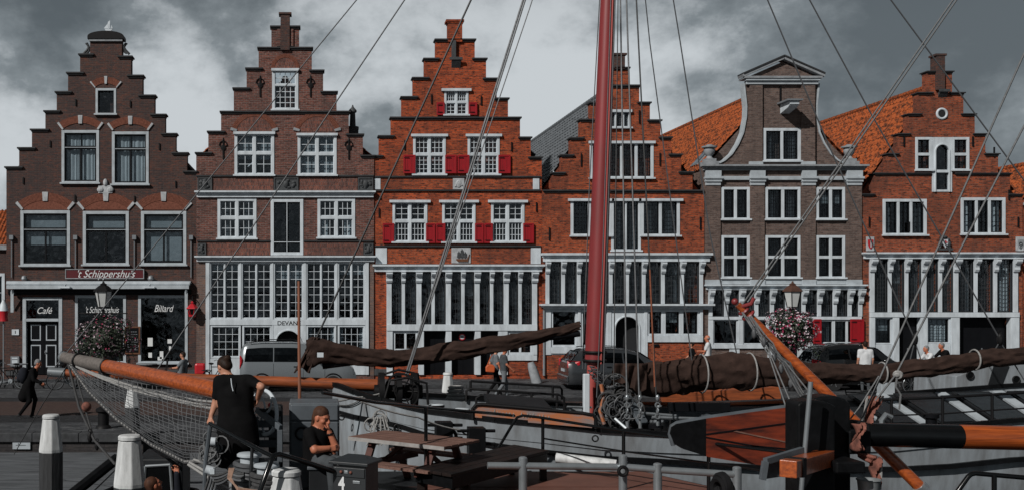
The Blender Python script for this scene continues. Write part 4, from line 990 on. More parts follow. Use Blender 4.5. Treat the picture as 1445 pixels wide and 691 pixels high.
for x, kind in ((1227, 'red'), (1438, 'grey')):
    mb = MB(); mb.box(FX(x - 5.5), FX(x + 5.5), h.y - .05, h.y - .002, FZ(354), FZ(334)); pl = mb.build('crest_plate', M['pale_stone'], h.root, bevel=.005)
    sh = [(FX(x - 3.6), FZ(338)), (FX(x + 3.6), FZ(338)), (FX(x + 3.6), FZ(345)), (FX(x + 2), FZ(349.5)), (FX(x), FZ(351.5)), (FX(x - 2), FZ(349.5)), (FX(x - 3.6), FZ(345))]
    mb = MB(); mb.prism(sh, h.y - .08, h.y - .051); mb.build('shield', M['sign_crimson'] if kind == 'red' else M['grey_stone'], pl)
    mb = MB()
    if kind == 'red': mb.box(FX(x) - .02, FX(x) + .03, h.y - .1, h.y - .081, FZ(349), FZ(340)); mb.ball((FX(x), h.y - .085, FZ(340.5)), .035, 7, 5)
    else: mb.torus((FX(x), h.y - .09, FZ(344)), .06, .018, (0, 1, 0), 14, 5); mb.box(FX(x) - .015, FX(x) + .015, h.y - .1, h.y - .081, FZ(350), FZ(346))
    mb.build('charge', M['pale_stone'] if kind == 'red' else M['dark_stone'], pl)
mb = MB(); mb.box(FX(1322), FX(1342), h.y - .14, h.y - .002, FZ(353), FZ(350.5))
for sx in (-1, 1):
    mb.ball((FX(1331 + sx * 6), h.y - .08, FZ(344)), (.09, .07, .14), 8, 6); mb.ball((FX(1331 + sx * 5), h.y - .09, FZ(338)), (.075, .07, .075), 8, 6); mb.tube([(FX(1331 + sx * 6), h.y - .08, FZ(348)), (FX(1331 + sx * 8), h.y - .08, FZ(350.5))], .05, 6)
mb.ball((FX(1331), h.y - .09, FZ(334.5)), (.12, .07, .06), 8, 6); ar = mb.build('coat_of_arms', M['dark_stone'], h.root, smooth=True)
mb = MB(); x = 1331; mb.prism([(FX(x - 3.4), FZ(338)), (FX(x + 3.4), FZ(338)), (FX(x + 3.4), FZ(344)), (FX(x), FZ(350)), (FX(x - 3.4), FZ(344))], h.y - .15, h.y - .10); mb.build('shield', M['white'], ar)
mb = MB(); mb.box(FX(x) - .022, FX(x) + .022, h.y - .16, h.y - .151, FZ(346), FZ(339)); mb.box(FX(x) - .075, FX(x) + .075, h.y - .163, h.y - .161, FZ(342.8), FZ(341.3)); mb.build('cross', M['sign_crimson'], ar)
h.cornice((1217.5, 356, 1443, 365), .14)
h.hole((1227, 365, 1435, 529))
xs = [1229, 1254, 1277.5, 1302, 1325, 1347, 1375, 1402.5, 1431]
for i, x in enumerate(xs): h.post(x, 6.4 if i in (0, 3, 5, 8) else 4.6, 365.3, 440, ch=18)
for i in range(8): h.window((xs[i] + 2.6, 365.4, xs[i+1] - 2.6, 440), fw=.9, m='black_frame', hole=False, sill=False, leads=(5, 13), bar='lead', sash=(.6,), curtain=('curtain', 0, 1, 0) if i == 7 else None)
for i in (1, 2, 3, 4, 6): h.trim('reveal', (xs[i+1] - 4.5, 365.5, xs[i+1] - 2.8, 439.5), -.09, 'brick_warm', back=.3, bevel=0)
h.trim('rail', (1226, 440.2, 1436, 447), .12, back=.2)
for a, b in ((1226, 1233), (1258, 1267), (1297, 1307), (1340, 1352), (1424, 1436)): h.trim('post', (a, 447.3, b, 529), .1, back=.2)
h.window((1233.2, 447.4, 1257.8, 485), fw=2, hole=False, sill=False, leads=(3, 4), bar='black_frame', sash=(.9,)); h.trim('stall_riser', (1233.2, 485.3, 1257.8, 528), .06, back=.2)
h.window((1307.2, 447.4, 1339.8, 484), fw=2, hole=False, sill=False, leads=(4, 4), bar='black_frame', sash=(.9,), curtain=('curtain', 0, 1, 0)); h.trim('stall_riser', (1307.2, 484.3, 1339.8, 528), .06, back=.2)
h.door((1267, 447, 1297, 528), panels=(), y=.25, split=False); h.door((1352, 447, 1424, 528), panels=(), y=.3)
h.wall(); h.body(276, 14, floors=(360, 270, 195)); h.roof(121, 276, 14, M['tile'], apex=1326)

# ================================================================== slivers of the next houses
h = House('low house with orange pantiled roof beyond the dark brick cafe', M['brick_plum'], -150, 7.5, y=.4)
h.solid.append((FX(-150), FX(7.5), 0, FZ(350)))
h.window((-40, 385, 3, 440), mull=(.5,), fw=4, cells=(2, 2)); h.window((-120, 385, -70, 440), mull=(.5,), fw=4, cells=(2, 2))
h.trim('gutter', (-150, 345, 8, 352), .15, 'grey_stone'); h.wall(); h.body(352, 9); 
rows = []
for c in range(24):
    for e_ in (0, 1):
        t = (c + e_ * .985) / 24
        rows.append([(FX(-150) + (FX(8.5) - FX(-150)) * k / 180, h.y + .1 + 2.6 * t - .03 * e_, FZ(349) + (FZ(288) - FZ(349)) * t + .03 * math.sin(2 * math.pi * (k % 6) / 6) + .03 * (1 - e_)) for k in range(181)])
mb = MB(); mb.grid(rows); mb.build('roof', M['tile'], h.root)
mb = MB(); mb.box(FX(1.5), FX(6), h.y + 1.2, h.y + 1.8, FZ(310), FZ(288)); mb.box(FX(1), FX(6.5), h.y + 1.15, h.y + 1.85, FZ(288), FZ(285)); mb.build('chimney', M['dark_stone'], h.root)
h = House('red tiled house at the far end of the row beyond the warm red brick house', M['brick_warm'], 1444, 1600, y=.05)
h.solid.append((FX(1444), FX(1600), 0, FZ(290)))
h.window((1462, 300, 1500, 345), mull=(.5,), fw=4, cells=(2, 3)); h.window((1450, 420, 1500, 500), mull=(.5,), fw=4, cells=(2, 3), glass='glass_dark'); h.cornice((1444, 360, 1600, 366)); h.trim('gutter', (1443.5, 286, 1600, 290), .12, 'grey_stone')
h.wall(); h.body(290, 12); h.roof(222, 290, 12, M['tile'], apex=1522)
# ================================================================== more materials
M['hull_grey'] = mat('grey_hull_paint', (.27, .305, .335), .40, col2=(.13, .135, .14), scale=1.9, bump=.008, spec=.5, stretch=(2.2, 2.2, .4))
M['steel_grey'] = mat('grey_steel_paint', (.095, .11, .125), .45, var=.5, scale=3, bump=.004)
M['steel_dark'] = mat('dark_steel_deck', (.016, .018, .0205), .55, var=.6, scale=2.5, bump=.006, spec=.25)
M['galv'] = mat('galvanised_pipe', (.32, .35, .37), .30, metal=.6, var=.3, scale=6)
M['black_gloss'] = mat('black_gloss_paint', (.005, .0055, .006), .16, var=.4, scale=6, bump=.002, spec=.4)
M['black_worn'] = mat('worn_black_paint', (.0065, .007, .008), .45, col2=(.002, .0022, .0025), scale=9, bump=.006, spec=.12)
M['mast_red'] = mat('mast_red_paint', (.225, .027, .029), .42, col2=(.13, .018, .019), scale=2.2, stretch=(2, 2, .3), bump=.003, spec=.5)
M['mast_pink'] = mat('mast_pale_red', (.38, .075, .065), .45, var=.25, scale=3, stretch=(3, 3, .3))
M['varnish'] = mat('orange_varnished_spar', (.42, .092, .018), .30, col2=(.12, .024, .008), scale=6, stretch=(.3, 5, 5), bump=.004, spec=.5, coat=.4)
M['varnish_x'] = mat('weathered_varnish', (.33, .085, .028), .42, col2=(.10, .032, .016), scale=5, stretch=(.5, 4, 4), bump=.004)
M['spar_grey'] = mat('bare_grey_spar', (.14, .125, .115), .7, var=.5, scale=6, stretch=(.5, 4, 4), bump=.006)
M['name_wood'] = mat('worn_name_board', (.34, .115, .045), .6, col2=(.17, .15, .15), scale=3.2, stretch=(.6, 1, 3), sharp=True, bump=.004)
M['mahogany'] = mat('dark_red_planking', (.20, .034, .014), .36, col2=(.022, .008, .007), scale=3.2, stretch=(.6, 1, 3), bump=.006, coat=.15)
M['table_wood'] = mat('grey_brown_boards', (.19, .105, .08), .7, col2=(.065, .028, .022), scale=6, stretch=(.6, 5, 5), bump=.005)
M['table_leg'] = mat('red_brown_timber', (.075, .022, .015), .6, var=.5, scale=6, bump=.004)
M['board_edge'] = mat('grey_board_edge', (.30, .29, .28), .8, var=.4, scale=9)
M['black_wood'] = mat('black_stained_planks', (.007, .007, .0075), .5, spec=.15, col2=(.022, .014, .012), scale=5, stretch=(1, 1, 4), bump=.006)
M['terracotta'] = mat('terracotta_deck_paint', (.155, .066, .048), .6, var=.4, scale=1.3, bump=.004)
M['jetty'] = mat('weathered_grey_planks', (.12, .13, .142), .8, col2=(.018, .02, .023), scale=3, stretch=(.3, 4, 4), bump=.01)
M['pile_white'] = mat('chipped_white_pile_paint', (.58, .60, .61), .6, col2=(.30, .31, .31), scale=3.6, stretch=(2.2, 2.2, .5), bump=.01)
M['pile_wood'] = mat('wet_dark_pile', (.035, .037, .04), .75, var=.6, scale=6, stretch=(3, 3, .4), bump=.015)
M['sail'] = mat('brown_sail_cloth', (.040, .0225, .0175), .92, var=.6, scale=5.5, bump=.035, spec=.2)
M['rope_line'] = mat('grey_rigging_rope', (.15, .155, .16), .9, var=.4, scale=30, spec=.1)
M['rope'] = mat('pale_rope', (.30, .30, .295), .9, var=.4, scale=30, bump=.006, spec=.15)
M['rope_dark'] = mat('dark_rope', (.055, .056, .058), .9, var=.4, scale=30, bump=.006, spec=.15)
M['rope_tan'] = mat('tan_rope', (.30, .19, .14), .9, var=.4, scale=30, bump=.006)
M['wire'] = mat('steel_wire', (.085, .09, .097), .55, metal=.2, var=.3, scale=20)
M['wire_dark'] = mat('dark_wire', (.03, .032, .034), .5, metal=.4, var=.3, scale=20)
M['rust'] = mat('rusty_wire', (.21, .06, .025), .7, var=.5, scale=14)
M['rag'] = mat('salmon_canvas', (.24, .088, .062), .85, col2=(.04, .016, .013), scale=9, bump=.01)
M['net_cord'] = mat('net_cord', (.105, .11, .117), .9, var=.4, scale=12, spec=.1)
M['rubber'] = mat('black_rubber', (.008, .008, .009), .8, var=.3, scale=8, spec=.15)
M['chrome'] = mat('polished_metal', (.55, .57, .58), .18, metal=1.0, var=.1)
M['bucket'] = mat('zinc_bucket', (.24, .26, .27), .5, metal=.3, var=.5, scale=7)
M['wood_pole'] = mat('brown_pole', (.24, .095, .055), .6, var=.35, scale=6, stretch=(4, 4, .4))

def tubes(name, pts, r, m, parent, n=6, smooth=True):
    mb = MB(); mb.tube(pts, r, n); return mb.build(name, M[m] if isinstance(m, str) else m, parent, smooth=smooth)
def rope(name, p, r, m, parent, sag=0.0, n=5, seg=None):
    """line through points given as (px, py, distance), sagging a little between them"""
    pts = [P(*q) for q in p]; out = []
    seg = seg or (10 if sag else 1)
    for i in range(len(pts) - 1):
        for k in range(seg):
            t = k / seg; q = pts[i].lerp(pts[i+1], t); q.z -= sag * 4 * t * (1 - t); out.append(q)
    out.append(pts[-1]); return tubes(name, out, r, m, parent, n)
def block(p, r, parent, m='iron', name='block'):
    q = P(*p); mb = MB(); mb.ball(q, (r * .7, r * .7, r * 1.5), 8, 7); mb.torus(q + Vector((0, 0, r * 1.7)), r * .4, r * .14, (0, 1, 0), 10, 5); return mb.build(name, M[m], parent, smooth=True)
def furled(name, st, parent, seed=1, n=40, lay=0.0):
    """a sail gathered along its boom; st: (px, top, bottom, distance)"""
    rr = random.Random(seed); ph = [rr.uniform(0, 6.28) for _ in range(12)]
    dense = []
    for i in range(len(st) - 1):
        k_ = max(2, int(abs(st[i+1][0] - st[i][0]) / 2.2))
        for k in range(k_):
            t = k / k_; t2 = t * t * (3 - 2 * t); dense.append(tuple(st[i][j] + (st[i+1][j] - st[i][j]) * (t if j in (0, 3) else t2) for j in range(4)))
    dense.append(st[-1]); rows = []; s_ = 0
    for i, (px, a, b, d) in enumerate(dense):
        top, bot = P(px, a, d), P(px, b, d); c = (top + bot) / 2; hz = (top.z - bot.z) / 2; hz *= .93; hy = min(.24, hz * .9); row = []
        for j in range(n):
            th = 2 * math.pi * j / n; s_ = px / 72.0
            wv = .8 * math.sin(2.3 * s_ + ph[6]) + .5 * math.sin(5.1 * s_ + ph[7])
            f = (.12 * math.sin(3 * th + 2.2 * s_ + wv + ph[0]) + .16 * (.5 - abs(math.sin(2.5 * th + 1.3 * s_ + wv + ph[1]))) + .12 * (.5 - abs(math.sin(4 * th - 2.9 * s_ - wv + ph[2])))
                 + .05 * math.sin(9 * th + 4 * s_ + ph[4]) + .07 * (.5 - abs(math.sin(5.5 * th + 3.3 * s_ + 2 * wv + ph[8]))) + .05 * (.5 - abs(math.sin(9 * s_ - 2.2 * th + ph[9]))) + .10 * (.5 - abs(math.sin(2.1 * s_ + .9 * th + ph[5]))) + .06 * math.sin(6.3 * s_ + 2 * th + ph[3]) * max(0, math.cos(th)))
            rad = 1 + f * .8
            row.append((c.x + .02 * math.sin(7 * th + ph[6]), c.y + hy * rad * math.sin(th), c.z + hz * rad * math.cos(th) * (1.0)))
        rows.append(row)
    mb = MB(); mb.grid(rows, closed=True)
    mb.f.append(list(range(n))); mb.m.append(0); mb.f.append([(len(rows) - 1) * n + j for j in range(n)]); mb.m.append(0)
    return mb.build(name, M['sail'], parent, smooth=True)
def lerp_tab(tab, x):
    if x <= tab[0][0]: return tab[0][1]
    for i in range(len(tab) - 1):
        if x <= tab[i+1][0]:
            t = (x - tab[i][0]) / (tab[i+1][0] - tab[i][0]); t = t * t * (3 - 2 * t) * .5 + t * .5
            return tab[i][1] + (tab[i+1][1] - tab[i][1]) * t
    return tab[-1][1]

# ================================================================== wooden jetty and piles
jt = empty('wooden_jetty', (-6, 24.5, -.46), 'weathered grey plank jetty below the quay wall', 'jetty')
mb = MB(); rr = random.Random(5)
yy = 21.6
while yy < 27.3:
    w = rr.uniform(.17, .2); mb.box(-30, 0.2, yy, yy + w - .022, -.52, -.46 + rr.uniform(-.008, .008)); yy += w
mb.build('planks', M['jetty'], jt)
mb = MB(); mb.box(-30, .2, 21.75, 22.0, -.75, -.521); mb.build('beam', M['pile_wood'], jt)
mb = MB(); mb.box(-30, .2, 26.7, 26.95, -.75, -.521); mb.build('beam', M['pile_wood'], jt)
mb = MB(); mb.box(-30, .2, 21.50, 21.61, -.55, -.36); mb.build('kerb_beam', M['jetty'], jt, bevel=.01)
for x in (-9, -5.2, -2.0): 
    mb = MB(); mb.lathe([(.16, -2.4), (.15, -.53)], (x, 22.4, 0), 10); mb.build('pile', M['pile_wood'], jt, smooth=True)
def pile(px, py, d, wt, wb, paint, label, zbot=-2.4, sides=8, cap=.06):
    """a mooring post: dark timber, its tapered head painted white"""
    p = P(px, py, d); k = d / F; rt, rb = wt * k / 2, wb * k / 2; zp = CZ - (paint - PY) * k
    r = empty('mooring_post', (p.x, p.y, zbot), label, 'mooring post', 'white topped mooring posts')
    mb = MB(); mb.lathe([(rb * 1.0, zbot), (rb * 1.0, zp)], (p.x, p.y, 0), sides, a0=.3); mb.build('timber', M['pile_wood'], r, bevel=.008)
    mb = MB(); mb.lathe([(rb * 1.005, zp - .004), (rb * 1.01, zp + .05), (rt * 1.03, p.z - cap * 1.2)], (p.x, p.y, 0), sides, a0=.3); mb.build('painted_head', M['pile_white'], r, bevel=.012)
    mb = MB(); mb.lathe([(rt * 1.05, p.z - cap), (rt * 1.06, p.z - .02), (rt * .92, p.z), (0.01, p.z + .004)], (p.x, p.y, 0), 18); mb.build('cap', M['pile_white'], r, smooth=True)
    return r
pile(72, 584, 17.5, 23, 33, 637, 'white topped mooring post with dark lower half standing before the grey jetty')
pile(183, 613, 14.2, 31, 45, 686, 'broad white mooring post beneath the bowsprit net')
pile(404, 661, 11.0, 40, 56, 720, 'white mooring post head between the rope bollards and the black mailbox')
pile(632, 525, 26.9, 13, 18, 553, 'white post on the quay edge behind the anchor winch', zbot=-2)
pile(187, 545, 27.0, 14, 21, 574, 'white mooring post seen through the bowsprit net')
def quay_bollard(px, py, d, label):
    p = P(px, py, d); mb = MB(); mb.lathe([(.22, 0), (.20, .06), (.15, .10), (.15, .42), (.21, .47), (.21, .53), (.12, .58), (.01, .59)], (p.x, p.y, 0.0), 14)
    return tag(mb.build('quay_bollard', M['iron'], None, smooth=True), label, 'bollard', 'bollards on the quay')
quay_bollard(146, 0, 28.6, 'black iron bollard on the quay edge behind the bowsprit net')
mb = MB(); p, q = P(18, 633, 27.42), P(43, 619, 27.42); mb.box(p.x, q.x, 27.40, 27.446, p.z, q.z)
sg = empty('quay_sign', ((p.x + q.x) / 2, 27.44, p.z), 'small white plate fixed to the dark quay wall by the jetty', 'sign')
mb.build('plate', M['white_dull'], sg, bevel=.006)
mb = MB()
mb.box(p.x + .08, q.x - .12, 27.393, 27.399, p.z + .10, p.z + .115); mb.box(p.x + .14, p.x + .16, 27.392, 27.399, p.z + .10, p.z + .16)
mb.build('worn_mark', M['galv'], sg)

# ================================================================== the grey sailing barge
SHD = 20.6
ship = empty('sailing_barge', (6, SHD, -1.3), 'grey steel sailing barge with tall red mast moored along the quay', 'sailing barge')
HB = [(0.40, .04), (.8, .75), (1.3, 1.2), (2.0, 1.6), (3.2, 2.05), (5, 2.3), (9, 2.4), (14, 2.35), (19, 2.1), (23, 1.3), (25, .5)]
SH = [(.4, 1.88), (1.18, 1.70), (1.98, 1.54), (3.17, 1.43), (5.4, 1.24), (6.8, 1.18), (9.8, 1.24), (12.3, 1.46), (16, 1.7), (25, 2.3)]
STRK = [(.4, 1.35), (1.3, 1.28), (2.3, 1.05), (5, .78), (8, .62), (10.3, .60), (12.6, .80), (16, 1.05), (25, 1.6)]
xs_ = [.4, .55, .8, 1.05, 1.3, 1.65, 2, 2.6, 3.2, 4, 5, 6, 7, 8, 9, 10, 11, 12, 13, 14, 15, 16, 17.5, 19, 21, 23, 25]
rows = []
for x in xs_:
    hb, z = lerp_tab(HB, x), lerp_tab(SH, x); fl = 1.0 if x < 3 else .6
    prof = [(hb, z), (hb * (1 - .03 * fl), z * .75 + -.2 * .25 + .1), (hb * (1 - .10 * fl), z * .45 - .2), (hb * (1 - .22 * fl), -.55), (hb * .55, -1.5), (0.02, -2.0)]
    rows.append([(x, SHD - a, b) for a, b in prof] + [(x, SHD + a, b) for a, b in prof[::-1]])
mb = MB(); mb.grid(rows); mb.f.append(list(range(12))); mb.m.append(0); mb.f.append([(len(rows) - 1) * 12 + j for j in range(12)]); mb.m.append(0)
hull = mb.build('hull', M['hull_grey'], ship, smooth=True)
mb = MB(); mb.grid([[(x, SHD - lerp_tab(HB, x) + .03, lerp_tab(SH, x) - .34), (x, SHD + lerp_tab(HB, x) - .03, lerp_tab(SH, x) - .34)] for x in xs_]); mb.build('deck', M['steel_dark'], ship)
for sgn in (-1, 1):
    mb = MB()
    for i in range(len(xs_) - 1):
        a, b = xs_[i], xs_[i+1]
        mb.bar((a, SHD + sgn * (lerp_tab(HB, a) - .01), lerp_tab(SH, a)), (b, SHD + sgn * (lerp_tab(HB, b) - .01), lerp_tab(SH, b)), .09, .075)
    mb.build('gunwale', M['black_worn'], ship)
    mb = MB()
    for i in range(len(xs_) - 1):
        a, b = xs_[i], xs_[i+1]
        ya, yb = [lerp_tab(HB, v) * (.965 if v > 3 else .93) + .03 for v in (a, b)]
        mb.bar((a, SHD + sgn * ya, lerp_tab(STRK, a)), (b, SHD + sgn * yb, lerp_tab(STRK, b)), .07, .08)
    mb.build('rubbing_strake', M['black_worn'], ship)
# bow plates and mooring eyes
for px, py, d in ((482, 588, 19.9), (560, 602, 19.2), (840, 618, 18.2)):
    mb = MB(); q = P(px, py, d - .14); mb.torus(q, .05, .014, (0, 1, 0), 14, 6); mb.build('mooring_eye', M['iron'], hull, smooth=True)
# mast
mpx = [(836, 592), (847, 240), (858, 0), (868, -330)]
def mast_pt(py): return P(836 + (592 - py) * (858 - 836) / 592.0, py, SHD)
mb = MB(); ys = [512, 400, 240, 120, 0, -150, -300, -420]
mb.tube([mast_pt(y) for y in ys], [.187, .184, .170, .157, .143, .128, .11, .08], 20); mast = mb.build('mast', M['mast_red'], ship, smooth=True)
mb = MB(); q0, q1 = mast_pt(596), mast_pt(513); mb.tube([P(832, 598, SHD), P(835, 540, SHD), P(838, 512, SHD)], [.085, .10, .13], 12); mb.build('mast_foot', M['mast_pink'], mast, smooth=True)
mb = MB(); a, b = mast_pt(0), mast_pt(512); mb.tube([a + Vector((.05, -.16, 0)), b + Vector((.07, -.20, 0))], .016, 6); mb.build('halyard_track', M['mast_pink'], mast)
mb = MB()
for y in (508, 496): mb.torus(mast_pt(y), .205, .03, (0, 0, 1), 22, 6)
mb.build('mast_band', M['iron'], mast, smooth=True)
# tabernacle and white fender board by the mast
mb = MB(); q = P(846, 600, SHD); mb.box(q.x - .02, q.x + .06, SHD - .18, SHD + .2, q.z - .1, q.z + .9); mb.box(q.x + .38, q.x + .46, SHD - .18, SHD + .2, q.z - .1, q.z + .9); mb.build('tabernacle', M['black_paint'], ship, bevel=.01)
mb = MB(); q = P(828, 560, SHD - .4); mb.box(q.x - .07, q.x + .05, q.y - .05, q.y + .05, q.z - .4, q.z + .45); mb.build('fender_board', M['white'], ship, bevel=.02)
# rope coil and chain heap at the mast foot
mb = MB(); rr = random.Random(11)
for k in range(46):
    c = P(870 + rr.gauss(0, 10), 575 + rr.gauss(0, 13), SHD - .4 + rr.uniform(-.25, .25)); mb.torus(c, rr.uniform(.08, .24), rr.uniform(.012, .022), (rr.uniform(-.5, .5), 1, rr.uniform(-.5, .5)), 16, 5)
mb.build('rope_coil', M['rope_dark'], ship, smooth=True)
mb = MB(); rr = random.Random(12)
for k in range(10):
    c = P(876 + rr.gauss(0, 9), 572 + rr.gauss(0, 12), SHD - .75); mb.torus(c, rr.uniform(.10, .2), .013, (rr.uniform(-.4, .4), 1, rr.uniform(-.4, .4)), 16, 5)
mb.build('pale_rope_coil', M['wire'], ship, smooth=True)
mb = MB(); q = P(848, 575, SHD - .55); mb.tube([q + Vector((0, 0, .45)), q + Vector((.05, 0, .2)), q + Vector((-.02, 0, -.05)), q + Vector((.06, 0, -.3))], .035, 6); mb.build('worn_rail', M['name_wood'], ship, smooth=True)
def chain(parent, a, b, sag, n, name='chain', r=.05, m='wire'):
    A, B = P(*a), P(*b); mb = MB()
    for k in range(n):
        t = (k + .5) / n; q = A.lerp(B, t); q.z -= sag * 4 * t * (1 - t); mb.torus(q, r, r * .3, (0, 1, .3) if k % 2 else (.3, .2, 1), 9, 5)
    return mb.build(name, M[m], parent, smooth=True)
chain(ship, (832, 521, SHD - .25), (872, 542, SHD - .6), .18, 22, r=.038); chain(ship, (834, 516, SHD - .25), (874, 530, SHD - .6), .10, 20, r=.038)
# furled sails
furled('furled_foresail', [(433, 478, 520, SHD), (441, 473, 520, SHD), (452, 474, 514, SHD), (480, 482, 513, SHD), (520, 489, 517, SHD), (560, 492, 518, SHD), (600, 488, 515, SHD), (650, 480, 507, SHD), (700, 472, 498, SHD), (750, 465, 487, SHD), (790, 459, 476, SHD), (818, 453, 466, SHD)], ship, 3)
mb = MB(); rr = random.Random(6); rows = []
for i in range(15):
    t = i / 14; row = []
    for j in range(17):
        s_ = j / 16; px = 446 - 20 * t + (s_ - .5) * (10 + 12 * t) ; py = 476 + 46 * t + 4 * math.sin(6 * s_ + 2) * t
        q = P(px, py, SHD - .12 + .09 * math.sin(s_ * 15 + t * 3) * (.3 + t)); row.append(q)
    rows.append(row)
mb.grid(rows); mb.build('sail_cover_flap', M['sail'], ship, smooth=True, solid=.02)
mb = MB(); q = P(452, 500, SHD - .36); mb.box(q.x - .06, q.x + .06, q.y - .01, q.y, q.z - .045, q.z + .045); mb.build('sail_label', M['white'], ship)
furled('furled_mainsail', [(868, 512, 538, SHD), (880, 511, 548, SHD), (905, 512, 558, SHD), (930, 507, 560, SHD), (965, 503, 556, SHD), (1000, 500, 553, SHD), (1040, 499, 550, SHD), (1090, 503, 546, SHD), (1150, 509, 543, SHD), (1200, 513, 541, SHD), (1250, 512, 539, SHD), (1300, 505, 533, SHD), (1350, 497, 525, SHD), (1400, 491, 519, SHD), (1460, 487, 514, SHD), (1560, 480, 505, SHD)], ship, 8)
mb = MB(); rows = []
for i in range(13):
    t = i / 12; row = []
    for j in range(19):
        s_ = j / 18; px = 866 + 48 * s_ - 4 * t + 3 * math.sin(7 * s_) * t; py = 512 + (36 + 14 * math.sin(3.1 * s_)) * t
        row.append(P(px, py, SHD - .30 - .05 * math.sin(s_ * 17 + t * 2.5)))
    rows.append(row)
mb.grid(rows); mb.build('sail_cover_flap', M['sail'], ship, smooth=True, solid=.02)
for px, a, b in ((990, 500, 553), (1058, 498, 550), (1245, 511, 540), (1375, 493, 521)):
    mb = MB(); c = P(px, (a + b) / 2, SHD); hz = (b - a) / 2 * SHD / F
    mb.torus(c, hz * 1.02, .016, (1, 0, 0), 26, 6); mb.build('sail_tie', M['rope'], ship, smooth=True)
mb = MB(); mb.tube([P(872, 540, SHD), P(1200, 527, SHD), P(1560, 494, SHD)], .06, 10); mb.build('boom', M['black_paint'], ship, smooth=True)
mb = MB(); mb.tube([P(455, 516, SHD), P(818, 470, SHD)], .06, 10); mb.build('foresail_boom', M['black_paint'], ship, smooth=True)
# bowsprit
mb = MB(); mb.tube([P(540, 543, SHD), P(480, 541, SHD), P(300, 534, SHD), P(100, 526, SHD), P(73, 524, SHD)], [.12, .11, .09, .075, .07], 12); bs = mb.build('bowsprit', M['varnish_x'], ship, smooth=True)
mb = MB(); mb.tube([P(92, 525.6, SHD), P(68, 524, SHD)], [.095, .09], 12); mb.build('bowsprit_cap', M['galv'], bs, smooth=True)
mb = MB(); mb.tube([P(140, 527.4, SHD), P(155, 528, SHD)], [.095, .095], 12); mb.build('bowsprit_band', M['iron'], bs, smooth=True)
# anchor winch with its round drums and guard frame
w0 = P(562, 548, 20.0)
wr = MB()
for dx in (-.32, 0, .30): wr.lathe([(.10, -.05), (.36, -.05), (.36, .05), (.10, .05)], (w0.x + dx, w0.y, w0.z - .05), 22, 'x')
wr.lathe([(.13, -.45), (.13, .45)], (w0.x, w0.y, w0.z - .05), 14, 'x'); winch = wr.build('anchor_winch', M['iron'], ship, smooth=True)
mb = MB(); mb.torus(w0 + Vector((.05, -.25, -.02)), .33, .022, (.5, 1, .15), 26, 6); mb.torus(w0 + Vector((.08, -.27, -.02)), .18, .018, (.5, 1, .15), 22, 6)
for k in range(6):
    a = k * math.pi / 3; q = w0 + Vector((.05, -.25, -.02)); mb.tube([q, q + Vector((.29 * math.cos(a), -.14 * math.cos(a), .32 * math.sin(a)))], .013, 5)
mb.build('handwheel', M['iron'], winch, smooth=True)
for pts in ([(533, 560, 20), (540, 528, 20), (562, 521, 20), (590, 527, 20), (592, 560, 20)], [(542, 565, 19.5), (550, 536, 19.5), (575, 532, 19.5), (602, 540, 19.5), (604, 570, 19.5)]):
    tubes('guard_rail', [P(*q) for q in pts], .024, 'iron', ship, 8)
for px, py, d in ((616, 572, 19.6), (652, 578, 19.3), (601, 575, 19.5), (668, 582, 19.2)):
    mb = MB(); q = P(px, py, d); mb.lathe([(.10, -.35), (.10, -.03), (.15, -.02), (.15, .012), (.01, .02)], q, 14); mb.build('deck_bollard', [M['iron']], ship, smooth=True)
    mb = MB(); mb.lathe([(.135, .021), (.12, .034), (.01, .036)], q, 14); mb.build('bollard_top', M['white'], ship, smooth=True)
mb = MB(); q = P(643, 552, 21.5)
for k in range(4): mb.torus(q + Vector((0, 0, -.12 + k * .07)), .16 - .01 * k, .035, (0, 0, 1), 18, 7)
mb.build('coiled_line', M['rope'], ship, smooth=True)
# mooring bits on the near side of the hull, hanging fenders
def bitts(px, py, d):
    q = P(px, py, d); mb = MB(); mb.box(q.x - .14, q.x + .14, q.y - .14, q.y + .14, q.z - .45, q.z); 
    for z in (-.06, -.28): mb.tube([q + Vector((-.32, 0, z)), q + Vector((.32, 0, z))], .03, 8)
    return mb.build('mooring_bitts', M['black_worn'], ship, bevel=.01)
# name board on the rail
mb = MB(); 
bd = []
yv = 18.2
def nbd(px): return 18.62 - (px - 670) / 168 * .40
poly = ((670, 588), (670, 577), (674, 572), (680, 571.5), (720, 575), (770, 579.5), (820, 584), (834, 586), (838, 590), (838, 600), (835, 603), (770, 597.5), (720, 593))
fr = [P(x, y, nbd(x)) for x, y in poly]; k = len(fr); mb.v = []; mb.f = []; mb.m = []
mb.add(fr + [v + Vector((0, .05, 0)) for v in fr], [tuple(range(k)), tuple(range(2*k-1, k-1, -1))] + [(i, k + i, k + (i+1) % k, (i+1) % k) for i in range(k)]); nb2 = mb.build('name_board', M['name_wood'], ship)
rr = random.Random(4)
for x0_, x1_ in ((697, 726), (735, 752), (760, 774)):
    mb = MB(); x = x0_; prev = None
    while x < x1_:
        w = rr.uniform(2, 4.2); t = (x - 670) / 168; y0 = 576 + 14.5 * t + rr.uniform(-.5, .5); hgt = 7.5 if x == x0_ == 697 else rr.choice((4.2, 4.2, 6.2))
        a, b = P(x, y0 + 6, nbd(x) - .006), P(x + w, y0 + 6 - hgt, nbd(x + w) - .006)
        if prev is not None: mb.tube([prev, a], .004, 4)
        mb.tube([a, Vector(((a.x + b.x) / 2, a.y, b.z)), Vector((b.x, b.y, a.z + .01))], .010, 4); prev = Vector((b.x, b.y, a.z + .01)); x += w + 1.3
    mb.build('carved_word', M['board_edge'], nb2)
